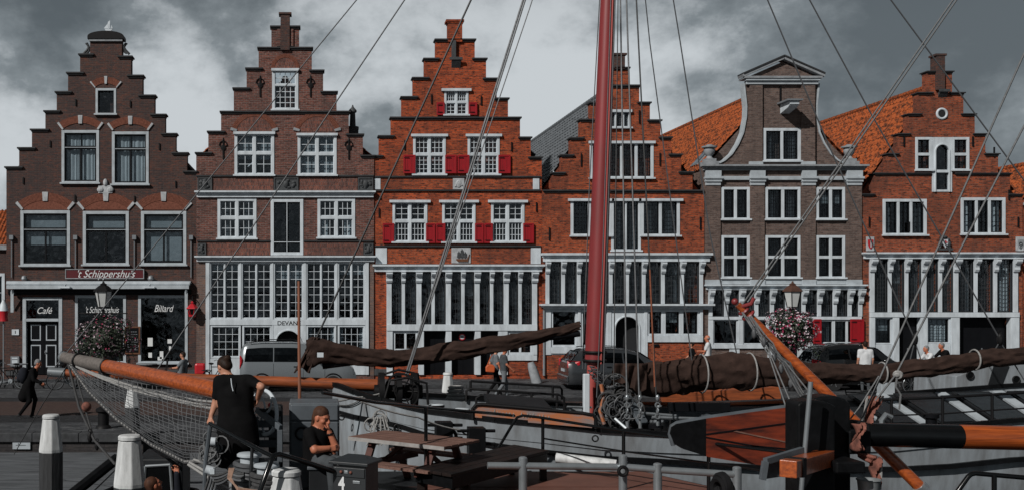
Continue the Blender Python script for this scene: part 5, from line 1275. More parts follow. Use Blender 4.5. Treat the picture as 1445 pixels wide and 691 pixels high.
tubes('name_board_rail', [P(*q) for q in ((667, 592, 18.62), (667, 576, 18.62), (672, 570, 18.6), (680, 569.5, 18.58), (822, 582, 18.26), (838, 585, 18.22), (841, 590, 18.22), (841, 604, 18.22))], .03, 'iron', ship, 8)
# hatch rails and dark coaming beyond the board
mb = MB(); a, b, c, d = P(693, 568, 19.2), P(779, 575, 19.2), P(779, 583, 19.2), P(693, 577, 19.2); mb.add([a, b, c, d] + [v + Vector((0, .8, .1)) for v in (a, b, c, d)], [(0,1,2,3),(4,7,6,5),(0,4,5,1),(1,5,6,2),(2,6,7,3),(3,7,4,0)]); mb.build('hatch_coaming', M['steel_dark'], ship)
for pts in ([(658, 566, 22.6), (658, 551, 22.6), (663, 548, 22.6), (788, 556, 22.6), (796, 560, 22.6), (796, 580, 22.6)], [(672, 572, 21.2), (672, 561, 21.2), (678, 557, 21.2), (790, 566, 21.2), (797, 570, 21.2), (797, 590, 21.2)], [(664, 537, 23), (790, 545, 23), (793, 549, 23), (793, 563, 23)]):
    tubes('hatch_rail', [P(*q) for q in pts], .026, 'iron', ship, 8)
for px, a, b, d in ((703, 551, 568, 22.6), (750, 554, 570, 22.6), (786, 556, 575, 22.6), (715, 559, 575, 21.2), (664, 537, 552, 23), (780, 544, 560, 23)):
    tubes('hatch_stanchion', [P(px, a, d), P(px, b, d)], .028, 'iron', ship, 8)
mb = MB(); mb.tube([P(800, 573, 20.2), P(835, 574, 20.2)], .02, 6); mb.build('deck_pipe', M['galv'], ship)
# varnished hatch side beyond the leeboard, red brown cap rails
mb = MB(); a, b = P(935, 561, 21.6), P(1108, 548, 21.6)
mb.add([P(935, 556, 21.6), P(1102, 545, 21.6), P(1102, 562, 21.6), P(935, 567, 21.6)] + [v + Vector((0, .9, .12)) for v in (P(935, 556, 21.6), P(1102, 545, 21.6), P(1102, 562, 21.6), P(935, 567, 21.6))], [(0,1,2,3),(4,7,6,5),(0,4,5,1),(1,5,6,2),(2,6,7,3),(3,7,4,0)]); mb.build('hatch_side', M['varnish_x'], ship)
tubes('cap_rail', [P(895, 568, 20.9), P(1010, 570, 20.9), P(1125, 565, 20.9)], .035, 'varnish', ship, 8)
mb = MB(); q0, q1 = P(900, 572, 21.2), P(1125, 590, 21.2); mb.box(q0.x, q1.x, 21.0, 21.05, q1.z, q0.z); mb.build('coaming_panel', M['steel_grey'], ship)
mb = MB(); q0, q1 = P(944, 567, 20.2), P(1028, 579, 20.2); mb.box(q0.x, q1.x, 20.1, 20.3, q1.z, q0.z); mb.build('locker', M['black_paint'], ship, bevel=.01)
for px in (946, 1028): tubes('locker_leg', [P(px, 578, 20.2), P(px, 605, 20.2)], .025, 'iron', ship, 6)
mb = MB(); mb.bar(P(886, 560, 20.2), P(908, 597, 19.8), .22, .06); mb.build('gangplank', M['steel_grey'], ship, bevel=.01)
for a, b in (((905, 582, 19.5), (955, 586, 19.5)), ((920, 588, 19.5), (990, 590, 19.5)), ((868, 590, 19), (884, 604, 18.8))): tubes('deck_pipe', [P(*a), P(*b)], .03, 'galv', ship, 6)
# deckhouse with sloping skylights, rail and white wheelhouse aft
y0, y1 = 19.3, 21.8
mb = MB(); xa, xb = P(1190, 0, 20).x, P(1600, 0, 20).x
mb.add([(xa, y0, 1.05), (xb, y0, 1.15), (xb, y1, 1.62), (xa, y1, 1.52), (xa, y0, .5), (xb, y0, .6), (xb, y1, .6), (xa, y1, .5)], [(0,1,2,3),(4,7,6,5),(0,4,5,1),(1,5,6,2),(2,6,7,3),(3,7,4,0)]); dh = mb.build('deckhouse', M['steel_dark'], ship)
def on_dh(px, t): 
    y = y0 + (y1 - y0) * t; x = (px - PX) / F * y; z = (1.05 + .47 * t) + (x - xa) / (xb - xa) * .1
    return Vector((x, y, z))
for i, (pa, pb, mm) in enumerate(((1225, 1262, 'glass_car'), (1266, 1278, 'white_dull'), (1290, 1345, 'glass_car'), (1350, 1364, 'white_dull'), (1372, 1425, 'glass_car'), (1430, 1446, 'white_dull'), (1450, 1510, 'glass_car'))):
    sh_ = -30
    c4 = [on_dh(pa + sh_, .95), on_dh(pb + sh_, .95), on_dh(pb + 38, .12), on_dh(pa + 38, .12)]
    up = Vector((0, -.18, .95)); mb = MB(); mb.add([v + up * .03 for v in c4] + [v + up * .07 for v in c4], [(0,3,2,1),(4,5,6,7),(0,1,5,4),(1,2,6,5),(2,3,7,6),(3,0,4,7)])
    sk = mb.build('skylight' if mm != 'white_dull' else 'skylight_coaming', M[mm] if mm != 'glass_car' else M['steel_dark'], dh)
    if mm == 'glass_car':
        cc = sum(c4, Vector()) / 4; mb = MB(); c5 = [cc + (v - cc) * .86 for v in c4]
        mb.add([v + up * .075 for v in c5] + [v + up * .085 for v in c5], [(0,3,2,1),(4,5,6,7),(0,1,5,4),(1,2,6,5),(2,3,7,6),(3,0,4,7)]); mb.build('skylight_glass', M['black_gloss'], sk)
tubes('deck_rail', [P(1215, 566, 19.2), P(1258, 563, 19.2), P(1330, 560, 19.2), P(1400, 556, 19.2), P(1500, 550, 19.2)], .025, 'iron', ship, 8)
tubes('deck_rail', [P(1215, 587, 19.2), P(1330, 583, 19.2), P(1400, 578, 19.2), P(1500, 572, 19.2)], .015, 'iron', ship, 6)
for px, t in ((1258, 563), (1330, 560), (1400, 556), (1470, 552)): tubes('deck_stanchion', [P(px, t, 19.2), P(px, t + 47, 19.2)], .026, 'iron', ship, 8)
q0, q1 = P(1346, 566, 23.0), P(1480, 518, 23.0)
mb = MB(); mb.prism([(q0.x, q0.z - .3), (P(1349, 530, 23).x, P(0, 530, 23).z), (P(1402, 512, 23).x, P(0, 512, 23).z), (q1.x + 3, P(0, 512, 23).z), (q1.x + 3, q0.z - .3)], 23.0, 24.6); wh = mb.build('wheelhouse', M['hull_grey'], ship, bevel=.02)
mb = MB(); mb.prism([(P(1390, 558, 22.99).x, P(0, 558, 23).z), (P(1402, 516, 22.99).x, P(0, 516, 23).z), (P(1424, 516, 22.99).x, P(0, 516, 23).z), (P(1408, 558, 22.99).x, P(0, 558, 23).z)], 22.98, 22.997); mb.build('dark_stripe', M['steel_dark'], wh)
for px, py in ((1369, 529), (1434, 535)):
    q = P(px, py, 22.97); mb = MB(); mb.torus(q, .075, .016, (0, 1, 0), 18, 6); mb.lathe([(.07, 0), (.07, .02)], (q.x, 22.97, q.z), 16, 'y', 1); mb.build('porthole', [M['iron'], M['black_gloss']], wh, smooth=True)
mb = MB(); q = P(1250, 545, 22.4); mb.box(q.x - .14, q.x + .14, 22.3, 22.5, q.z - .35, q.z + .22); mb.build('white_locker', M['white_dull'], ship, bevel=.01)
# standing and running rigging: everything runs up to the mast head
MH = (866, -440, SHD)
def stay(a, r, m='wire', d=SHD, name='stay', top=MH): return rope(name, [(a[0], a[1], d), top], r, m, ship)
stay((75, 520), .012, 'wire'); stay((222, 521), .014, 'wire'); stay((446, 478), .020, 'wire_dark')
rope('stay', [(572, 530, 20), (735, 10, 20.4), (868, -400, SHD)], .021, 'wire', ship); rope('stay', [(575, 530, 20), (738, 10, 20.4), (872, -400, SHD)], .017, 'wire', ship); rope('stay', [(573, 530, 20), (748, 10, 20.3), (876, -400, SHD)], .011, 'wire', ship)
rope('halyard', [(822, 520, SHD + .4), (832, 255, SHD + .4), (846, 0, SHD + .4), (858, -300, SHD + .3)], .011, 'wire', ship); rope('halyard', [(826, 520, SHD + .4), (838, 268, SHD + .4), (850, 0, SHD + .4), (860, -300, SHD + .3)], .011, 'wire', ship)
rope('halyard', [(842, 560, SHD - .5), (850, 380, SHD - .5), (862, 0, SHD - .4), (866, -200, SHD - .3)], .012, 'wire', ship); rope('halyard', [(851, 560, SHD - .45), (858, 300, SHD - .45), (868, 0, SHD - .4), (870, -200, SHD - .3)], .012, 'wire', ship)
shr = [((885, 590), (876, 40), .016, 'wire'), ((903, 595), (884, 0), .016, 'wire'), ((866, 545), (872, 0), .010, 'wire_dark'), ((928, 600), (898, 0), .015, 'wire_dark')]
for (bx, by), (tx, ty), r, m in shr: rope('shroud', [(bx, by, 18.9), (tx, ty, 20.2), (868, -420, SHD)], r, m, ship)
for bx in (885, 903, 928):
    mb = MB(); q = P(bx, 566, 18.85); 
    for k in range(3): mb.torus(q + Vector((0, 0, -.06 - k * .10)), .042, .013, (1, 0, 0) if k % 2 else (0, 1, 0), 10, 5)
    mb.ball(q + Vector((0, 0, .07)), (.036, .03, .06), 8, 6); mb.tube([q + Vector((0, 0, -.35)), q + Vector((.01, 0, -.62))], .03, 6); mb.build('turnbuckle', M['galv'], ship, smooth=True)
    mb = MB(); q = P(bx, 612, 18.4); mb.box(q.x - .05, q.x + .05, q.y - .03, q.y + .03, q.z - .35, q.z + .1); mb.build('chainplate', M['iron'], ship, bevel=.005)
rope('shroud', [(924, 545, 18.85), (917, 380, 19.1)], .016, 'rust', ship)
rope('backstay', [(978, 520, SHD), (917, 60, SHD), (872, -380, SHD)], .012, 'wire', ship); rope('backstay', [(1040, 500, SHD), (1002, 330, SHD), (960, 60, SHD), (885, -400, SHD)], .013, 'wire', ship)
for (bx, by), (mx_, my) in (((1291, 478), (1165, 195)), ((1411, 478), (1227, 157)), ((1560, 410), (1257, 0))):
    rope('topping_lift', [(bx, by, SHD), (mx_, my, SHD), (873, -500, SHD)], .014, 'wire', ship)
for (bx, by), ends in (((1291, 478), ((1283, 512), (1302, 514))), ((1411, 478), ((1400, 500), (1436, 520), (1448, 540)))):
    block((bx, by, SHD), .085, ship)
    for e_ in ends: rope('topping_lift', [(bx, by + 3, SHD), (e_[0], e_[1], SHD)], .011, 'wire', ship)
rope('mooring_line', [(510, 566, 17.0), (590, 588, 17.4), (650, 606, 17.8), (662, 612, 18)], .016, 'rope', ship, sag=.03); rope('mooring_line', [(428, 566, 19), (500, 560, 19.6), (560, 545, 20)], .018, 'rope', ship, sag=.05)
for k in range(3): rope('mooring_line', [(430, 568 + k * 2, 18.5), (480, 571 + k, 19), (510, 561 + k * 3, 19.6), (556, 549, 20)], .012, 'rope', ship, sag=.05)
# fittings and gear lying about the decks
for k in range(34):
    rr = random.Random(500 + k); x = rr.uniform(5.6, 12.5); y = rr.uniform(18.75, 19.25) if k % 3 else rr.uniform(21.9, 22.6); z = lerp_tab(SH, x) - .33; kind = k % 5; mb = MB()
    if kind == 0: mb.torus((x, y, z + .03), rr.uniform(.10, .2), .03, (0, 0, 1), 18, 6); mb.torus((x + .02, y, z + .08), rr.uniform(.09, .17), .03, (.1, 0, 1), 18, 6); nm, mt_ = 'coiled_line', 'rope'
    elif kind == 1: mb.box(x - .12, x + .12, y - .05, y + .05, z, z + .06); mb.box(x - .03, x + .03, y - .03, y + .03, z + .05, z + .16); mb.tube([(x - .2, y, z + .15), (x + .2, y, z + .15)], .03, 6); nm, mt_ = 'cleat', 'galv'
    elif kind == 2: mb.lathe([(.09, 0), (.09, .32), (.13, .34), (.13, .40), (.02, .42)], (x, y, z), 12); nm, mt_ = 'deck_bollard', 'black_paint'
    elif kind == 3: mb.box(x - .25, x + .22, y - .12, y + .12, z, z + rr.uniform(.15, .32)); nm, mt_ = 'deck_box', rr.choice(('steel_grey', 'black_wood', 'name_wood'))
    else: mb.tube([(x, y, z), (x, y, z + .45), (x + .08, y, z + .55), (x + .18, y, z + .50)], .05, 8); nm, mt_ = 'vent_pipe', rr.choice(('galv', 'white_dull'))
    mb.build(nm, M[mt_], ship, smooth=kind != 3)
# trailing lines and junk on the bow plates
mb = MB(); rr = random.Random(21)
for k in range(16):
    c = P(534 + rr.gauss(0, 9), 598 + rr.gauss(0, 8), 19.0); mb.torus(c, rr.uniform(.05, .14), .012, (rr.uniform(-.6, .6), 1, rr.uniform(-.5, .5)), 12, 5)
mb.build('rope_tangle', M['rope'], ship, smooth=True)
mb = MB(); rr = random.Random(22)
for k in range(6): mb.tube([P(528 + k * 3, 588, 18.95), P(524 + k * 4 + rr.uniform(-5, 5), 605, 18.9), P(520 + k * 5 + rr.uniform(-4, 4), 628, 18.9)], .014, 5)
mb.build('hanging_lines', M['rope'], ship, smooth=True)
bitts(626, 594, 17.9); bitts(672, 602, 17.8)
mb = MB(); mb.torus(P(632, 616, 17.85), .14, .03, (0, 1, .2), 18, 6); mb.build('mooring_ring', M['iron'], ship, smooth=True)

# ================================================================== terracotta pontoon with rails, table, platform
ZP = .62
pon = empty('flat_barge', (4, 16, -1.3), 'flat barge with terracotta painted deck and black hand rail', 'barge')
mb = MB(); mb.prism([(.35, 9.0), (6.9, 9.0), (6.9, 15.0), (5.6, 17.95), (.35, 17.95)], -1.9, ZP, 'z'); mb.build('hull', M['black_paint'], pon, bevel=.02)
mb = MB(); mb.prism([(1.25, 9.1), (6.8, 9.1), (6.8, 14.95), (5.55, 17.85), (1.75, 17.85)], ZP + .002, ZP + .012, 'z'); mb.build('deck', M['terracotta'], pon)
mb = MB(); mb.prism([(.4, 9.1), (1.245, 9.1), (1.745, 17.85), (.4, 17.85)], ZP + .002, ZP + .010, 'z'); mb.build('side_deck', M['steel_dark'], pon)
for a, b in ((12.2, .004), (14.6, .004), (16.4, .004)):
    mb = MB(); mb.box(1.3, 5.5, a, a + .012, ZP + .0125, ZP + .016); mb.build('deck_seam', M['table_leg'], pon)
# the two-bar black hand rail
tubes('hand_rail', [P(*q) for q in ((455, 553, 13.8), (530, 567, 14.9), (620, 576, 16.4), (700, 583, 17.6), (726, 586, 17.8))], .024, 'black_gloss', pon, 8)
tubes('hand_rail', [P(*q) for q in ((703, 632, 17.85), (722, 600, 17.8), (730, 588, 17.75), (738, 585.5, 17.7), (760, 588, 17.4), (880, 607, 16.2), (1000, 624, 15.1), (1112, 638, 14.2))], .024, 'black_gloss', pon, 8)
tubes('lower_rail', [P(*q) for q in ((768, 618, 17.4), (880, 636, 16.2), (1000, 652, 15.1), (1112, 668, 14.2))], .014, 'black_gloss', pon, 8)
for px, a, d in ((766, 588, 17.4), (880, 607, 16.2), (1000, 624, 15.1), (601, 574, 16.0)):
    q = P(px, a, d); tubes('rail_post', [q, Vector((q.x, q.y, ZP + .01))], .028, 'black_gloss', pon, 8)
mb = MB(); mb.tube([P(785, 645, 17.6), P(870, 655, 17.2)], .085, 10); o = tag(mb.build('timber_fender', M['pile_white'], None, smooth=True), 'white weathered timber fender lying along the barge edge', 'fender')
# galvanised pipe barriers
def barrier(pts, posts, label):
    r = empty('pipe_barrier', P(pts[0][0], 700, pts[0][2]), label, 'railing')
    tubes('top_pipe', [P(*q) for q in pts], .042, 'galv', r, 12)
    for px, py, d in posts:
        q = P(px, py, d); mb = MB(); mb.tube([q + Vector((0, 0, .04)), Vector((q.x, q.y, ZP + .01))], .052, 12); mb.ball(q + Vector((0, 0, .04)), (.052, .052, .02), 10, 6); mb.build('post', M['galv'], r, smooth=True)
    return r
barrier([(688, 656, 12.9), (740, 656.5, 12.9), (872, 658, 12.9)], [(738, 650, 12.9)], 'grey pipe barrier with one slanted post before the black planked platform')
b2 = barrier([(880, 658, 12.85), (930, 662, 12.8), (1042, 669, 12.7)], [(879, 647, 12.85), (928, 659, 12.8), (1040, 664, 12.7)], 'grey pipe barrier with three posts before the dark red leeboard')
mb = MB(); q = P(879, 664, 12.7); mb.torus(q, .05, .022, (0, 1, 0), 16, 8); mb.build('clamp', M['iron'], b2, smooth=True)
mb = MB(); q = P(1015, 690, 12.0); 
for k in range(5): mb.torus(q + Vector((.02 * k, 0, .05 * math.sin(k))), .12, .04, (1, .2, 0), 18, 7)
tag(mb.build('rope_fender', M['rubber'], None, smooth=True), 'black ribbed rope fender beneath the grey pipe barrier', 'fender')

# picnic table
def picnic():
    c, ux, uy = Vector((1.56, 16.35, ZP + .012)), Vector((.77, -.64, 0)).normalized(), Vector((.64, .77, 0)).normalized()
    r = empty('picnic_table', c, 'brown slatted picnic table with attached benches on the barge', 'table')
    def W(a, b, z): return c + ux * a + uy * b + Vector((0, 0, z))
    L = .88
    for k in range(5):
        mb = MB(); b = -.40 + .2 * k; mb.bar(W(-L, b, .745), W(L, b, .745), .185, .04); mb.build('table_board', M['table_wood'], r, bevel=.004)
    mb = MB(); mb.bar(W(-L, -.497, .735), W(L, -.497, .735), .012, .055); mb.build('board_edge', M['board_edge'], r)
    for s_ in (-1, 1):
        for k in range(2):
            mb = MB(); b = s_ * (.68 + .17 * k); mb.bar(W(-L, b, .44), W(L, b, .44), .155, .04); mb.build('bench_board', M['table_wood'], r, bevel=.004)
        mb = MB(); mb.bar(W(-L, s_ * .84 , .43), W(L, s_ * .84, .43), .01, .05); mb.build('board_edge', M['board_edge'], r)
    for a in (-.55, .55):
        for s_ in (-1, 1):
            mb = MB(); mb.bar(W(a, s_ * .28, .72), W(a, s_ * .66, 0.0), .05, .12, up=ux); mb.build('leg', M['table_leg'], r, bevel=.004)
        mb = MB(); mb.bar(W(a + .055, -.84, .385), W(a + .055, .84, .385), .05, .10); mb.build('cross_beam', M['table_leg'], r, bevel=.004)
        mb = MB(); mb.bar(W(a + .055, -.45, .69), W(a + .055, .45, .69), .05, .08); mb.build('cross_beam', M['table_leg'], r, bevel=.004)
        mb = MB(); mb.bar(W(a, 0, .38), W(a * .15, 0, .70), .05, .08, up=uy); mb.build('brace', M['table_leg'], r, bevel=.004)
    return r
picnic()
# black planked platform
A, B, C_, D_ = Vector((1.47, 15.4, 1.1)), Vector((1.94, 14.8, 1.1)), Vector((3.82, 17.1, 1.1)), Vector((3.37, 17.75, 1.1))
pf = empty('planked_platform', (2.6, 16.2, ZP), 'long low black planked platform beside the picnic table', 'platform')
for k in range(4):
    t0, t1 = k / 4 + .006, (k + 1) / 4 - .006; q = [A.lerp(B, t0), A.lerp(B, t1), D_.lerp(C_, t1), D_.lerp(C_, t0)]
    mb = MB(); mb.add([v + Vector((0, 0, -.045)) for v in q] + q, [(0,3,2,1),(4,5,6,7),(0,1,5,4),(1,2,6,5),(2,3,7,6),(3,0,4,7)]); mb.build('plank', M['black_wood'], pf, bevel=.006)
mb = MB(); cc = (A + B + C_ + D_) / 4; q = [cc + (v - cc) * .97 for v in (A, B, C_, D_)]
mb.add([v + Vector((0, 0, -.22)) for v in q] + [v + Vector((0, 0, -.047)) for v in q], [(0,3,2,1),(4,5,6,7),(0,1,5,4),(1,2,6,5),(2,3,7,6),(3,0,4,7)]); mb.build('frame', M['black_worn'], pf, bevel=.006)
for q_ in (A, B, C_, D_):
    v = cc + (q_ - cc) * .9; mb = MB(); mb.box(v.x - .05, v.x + .05, v.y - .05, v.y + .05, ZP + .013, 1.1 - .22); mb.build('leg', M['black_wood'], pf)

# ================================================================== dark workboat at left front: deck, rails, bollards, bow net
ZD = 1.17
wb = empty('dark_workboat', (-.4, 11.5, -1.3), 'dark steel boat with grey deck and orange bowsprit with a rope net', 'boat')
mb = MB(); mb.prism([(-1.6, 7.5), (.33, 7.5), (.33, 14.6), (-.55, 14.6), (-1.25, 13.6), (-1.6, 12.0)], -1.9, ZD, 'z'); mb.build('hull', M['black_paint'], wb, bevel=.03)
mb = MB(); mb.prism([(-1.5, 7.6), (.3, 7.6), (.3, 14.5), (-.52, 14.5), (-1.18, 13.5), (-1.5, 12.0)], ZD + .002, ZD + .012, 'z'); mb.build('deck', M['steel_dark'], wb)
bw = [(302, 549, 13.4), (240, 535, 14.4), (180, 522, 15.6), (120, 510, 16.9), (90, 503.5, 17.6)]
mb = MB(); mb.tube([P(342, 559, 12.9)] + [P(*q) for q in bw[:3]] + [P(150, 516, 16.2)], [.115, .115, .112, .108, .104], 16); bsp = mb.build('bowsprit', M['varnish'], wb, smooth=True)
mb = MB(); mb.tube([P(156, 517.2, 16.1), P(140, 514, 16.5), P(120, 510, 16.9), P(90, 503.5, 17.6)], [.1075, .104, .102, .09], 16); mb.build('bowsprit_tip', M['spar_grey'], bsp, smooth=True)
mb = MB(); q = P(90, 503.5, 17.6); mb.ball(q, (.10, .10, .10), 12, 8); mb.build('bowsprit_cap', M['galv'], bsp, smooth=True)
for px, py, d in ((112, 508.5, 17.1), (152, 516.5, 16.2)):
    mb = MB(); ax = P(*bw[0]) - P(*bw[4]); mb.torus(P(px, py, d), .115, .022, ax, 18, 6); mb.build('bowsprit_band', M['iron'], bsp, smooth=True)
# net
top = [(300, 556, 13.45), (240, 542, 14.4), (180, 530, 15.6), (130, 518, 16.7), (95, 508, 17.4)]
low = [(292, 650, 13.3), (262, 652, 14.0), (215, 628, 15.0), (165, 592, 16.0), (125, 552, 16.9), (97, 512, 17.4)]
def pl(tab, t):
    n = len(tab) - 1; i = min(n - 1, int(t * n)); f = t * n - i; return P(*tab[i]).lerp(P(*tab[i+1]), f)
def netp(u, v):
    a, b = pl(top, u), pl(low, u); q = a.lerp(b, v); q.z -= .10 * math.sin(math.pi * v) * (1 - u); q.y -= .25 * math.sin(math.pi * v) * (1 - u); return q
mb = MB(); NU, NV = 34, 20
for i in range(NU + 1):
    u = i / NU; mb.tube([netp(u, j / NV) + Vector((.008 * math.sin(i * 2.1 + j), 0, .008 * math.sin(j * 1.7 + i * .6))) for j in range(NV + 1)], 0.0050, 3, caps=False)
for j in range(NV + 1):
    v = j / NV; mb.tube([netp(i / NU, v) + Vector((.008 * math.sin(i * 2.1 + j), 0, .008 * math.sin(j * 1.7 + i * .6))) for i in range(NU + 1)], 0.0050, 3, caps=False)
mb.build('bow_net', M['net_cord'], wb)
mb = MB(); rr = random.Random(2)
pts = [pl(low, t / 30) for t in range(31)]
mb.tube(pts, .026, 7); mb.build('net_edge_rope', M['rope_dark'], wb, smooth=True)
mb = MB()
for t in range(0, 60):
    q = pl(low, t / 60); mb.torus(q, .030, .011, (1, .2, .8), 8, 4)
mb.build('net_lashing', M['rope'], wb, smooth=True)
for off in (0, 5, 9):
    rope('net_line', [(300, 566 + off, 13.4), (230, 553 + off * .8, 14.6), (160, 535 + off * .5, 16), (96, 510, 17.3)], .014, 'rope', wb, sag=.02)
for tops, r_ in (((96, 512), .022), ((104, 514), .016)):
    rope('bobstay', [(tops[0], tops[1], 17.4), (112 + (tops[0] - 96), 575, 17), (133, 620, 16.4), (163, 655, 15.4)], r_, 'rope_dark', wb)
block((127, 616, 16.5), .06, wb); block((137, 628, 16.3), .05, wb)
mb = MB(); q = P(122, 573, 16.9); mb.ball(q, (.08, .08, .08), 10, 8); mb.build('float', M['rag'], wb, smooth=True)
rope('guy', [(97, 512, 17.4), (60, 570, 20), (20, 640, 23)], .010, 'rope_dark', wb)
# rails, stanchions
tubes('hand_rail', [P(*q) for q in ((296, 597, 12.0), (320, 609, 11.6), (355, 628, 11.1), (384, 643, 10.8))], .024, 'black_gloss', wb, 10)
tubes('hand_rail', [P(*q) for q in ((366, 695, 10.7), (382, 650, 10.75), (386, 642, 10.8), (394, 640, 10.85), (430, 651, 11.0), (470, 664, 11.2))], .028, 'black_gloss', wb, 10)
tubes('rail_post', [P(356, 628, 11.1), P(352, 710, 11.1)], .018, 'steel_dark', wb, 8); tubes('rail_post', [P(297, 597, 12.0), P(290, 650, 12.1), P(288, 700, 12.1)], .026, 'steel_grey', wb, 8)
# rope-wound bollards
for px, py, d, k_ in ((352, 640, 11.4, 6), (376, 655, 11.1, 7)):
    q = P(px, py, d); rb = MB(); rb.lathe([(.10, ZD + .012 - q.z), (.10, -.03), (.135, -.02), (.135, .0), (.12, .012), (.01, .014)], q, 18); rbo = rb.build('bollard', M['white_dull'], wb, smooth=True)
    mb = MB(); rr = random.Random(int(px))
    pts = []
    for i in range(k_ * 16 + 1):
        a = i * 2 * math.pi / 16; pts.append(q + Vector(((.142 + .012 * math.sin(i * .9)) * math.cos(a), (.142 + .012 * math.sin(i * .7)) * math.sin(a), -.075 - i * .048 / 16)))
    mb.tube(pts, .030, 7); mb.build('wound_rope', M['rope_dark'] if k_ == 7 else M['wire'], rbo, smooth=True)
for k in range(5):
    a = .012 * k; rope('loose_line', [(330 - k * 1.5, 660, 11.0), (326 - k, 674, 10.9), (336, 692 - k, 10.8), (365, 700 - k * 2, 10.8)], .010, 'rope_tan', wb)
for k in range(4): rope('loose_line', [(300 - k * 5, 700, 11.4), (305 - k * 3, 682 - k * 4, 11.4), (325, 672 - k * 3, 11.2), (345, 676 - k * 3, 11.1)], .016, 'rope_dark' if k % 2 else 'wire', wb, sag=.02)
mb = MB(); rr = random.Random(31)
for k in range(20):
    c = P(298 + rr.gauss(0, 5), 632 + rr.gauss(0, 8), 12.3); mb.torus(c, rr.uniform(.05, .10), .010, (rr.uniform(-.6, .6), 1, rr.uniform(-.6, .6)), 14, 5)
mb.build('hanging_rope_coil', M['rope_line'], wb, smooth=True)
mb = MB(); mb.tube([P(296, 622, 12.2), P(304, 622.5, 12.2)], .05, 10); mb.tube([P(290, 661, 11.9), P(300, 664, 11.9)], .05, 10); mb.bar(P(300, 660, 11.9), P(300, 700, 11.9), .12, .05); mb.build('cleat', M['white'], wb, smooth=True)
for a, b in (((268, 652, 13.4), (296, 668, 12.4)), ((266, 655, 13.4), (298, 676, 12.3)), ((274, 648, 13.4), (296, 655, 12.4))): rope('mooring_line', [a, b], .02, 'rope', wb)
# white steering wheel on its pedestal
c = P(373, 581, 12.9); ax = Vector((.80, .6, 0)).normalized()
sw = empty('steering_wheel', (c.x, c.y, ZD), 'white steering wheel with curved spokes behind the woman in the black dress', 'steering wheel')
mb = MB(); mb.torus(c, .265, .024, ax, 36, 8); mb.build('rim', M['white'], sw, smooth=True)
mb = MB(); qx = ax.cross(Vector((0, 0, 1))).normalized()
for k in range(5):
    a0 = k * 2 * math.pi / 5
    mb.tube([c + (qx * math.cos(a0 + t * 1.0) + Vector((0, 0, 1)) * math.sin(a0 + t * 1.0)) * (.04 + .22 * t) for t in [i / 8 for i in range(9)]], .014, 6)
mb.build('spoke', M['white'], sw, smooth=True)
mb = MB(); mb.tube([c - ax * .06, c + ax * .06], .05, 12); mb.build('hub', M['iron'], sw, smooth=True)
mb = MB(); mb.box(c.x + .05, c.x + .22, c.y + .02, c.y + .22, ZD + .012, c.z + .08); mb.build('pedestal', M['steel_dark'], sw, bevel=.02)
mb = MB(); q = P(381, 571, 12.8); mb.ball(q, (.025, .02, .03), 8, 6); mb.build('red_ribbon', M['sign_crimson'], sw)
# grey slatted bench
bn = empty('slatted_bench', (P(376, 0, 12.7).x, 12.7, ZD), 'grey slatted wooden bench with arm rest behind the woman', 'bench')
a0, a1 = P(356, 622, 12.6), P(394, 618, 12.6)
for k in range(4):
    mb = MB(); mb.bar(Vector((a0.x, 12.45 + k * .11, ZD + .45)), Vector((a1.x, 12.45 + k * .11, ZD + .45)), .09, .03); mb.build('seat_slat', M['steel_grey'], bn, bevel=.004)
mb = MB(); q0, q1 = P(362, 577, 12.95), P(396, 603, 12.6)
mb.bar(q0, q1, .05, .07); mb.build('arm_rest', M['steel_grey'], bn, bevel=.006)
for k in range(3):
    mb = MB(); z = ZD + .62 + k * .12; mb.bar(Vector((a0.x, 12.92, z)), Vector((a1.x - .02, 12.92, z)), .025, .09); mb.build('back_slat', M['steel_grey'], bn, bevel=.004)
for x, y in ((a1.x - .02, 12.45), (a1.x - .02, 12.9), (a0.x + .03, 12.45), (a0.x + .03, 12.9)):
    mb = MB(); mb.box(x - .03, x + .03, y - .03, y + .03, ZD + .012, ZD + (.43 if y < 12.6 else .95)); mb.build('leg', M['steel_grey'], bn, bevel=.004)
mb = MB(); q = P(395, 602, 12.6); mb.box(q.x - .03, q.x + .03, 12.57, 12.63, ZD + .45, q.z - .03); mb.build('arm_post', M['steel_grey'], bn, bevel=.004)
# grey steel locker behind the seated man, box seat
lk = empty('steel_locker', (P(443, 0, 13.2).x, 13.2, ZD), 'tall grey steel locker behind the seated man on the phone', 'locker')
q0, q1 = P(408, 650, 13.1), P(479, 568, 13.1)
mb = MB(); mb.box(q0.x, q1.x, 13.1, 13.7, ZD + .012, q1.z); mb.build('cabinet', M['steel_grey'], lk, bevel=.015)
mb = MB(); mb.box(q0.x + .02, q1.x - .02, 13.075, 13.099, P(0, 592, 13.1).z, q1.z - .02); mb.build('upper_door', M['steel_grey'], lk, bevel=.01)
mb = MB(); mb.box(q0.x + .02, q1.x - .02, 13.075, 13.099, ZD + .05, P(0, 594, 13.1).z); mb.build('lower_door', M['steel_grey'], lk, bevel=.01)
mb = MB(); q = P(426, 611, 13.06); mb.torus(q, .075, .014, (0, 1, 0), 20, 6); mb.build('ring_handle', M['iron'], lk, smooth=True)
q0, q1 = P(436, 652, 12.5), P(472, 652, 12.5)
bx = empty('box_seat', ((q0.x + q1.x) / 2, 12.6, ZD), 'dark grey box seat beneath the man on the phone', 'seat')
mb = MB(); mb.box(q0.x, q1.x + .35, 12.3, 12.95, ZD + .013, ZD + .40); mb.build('box', M['steel_dark'], bx, bevel=.01)
mb = MB(); mb.box(q0.x - .02, q1.x + .37, 12.28, 12.97, ZD + .402, ZD + .44); mb.build('lid', M['steel_grey'], bx, bevel=.01)
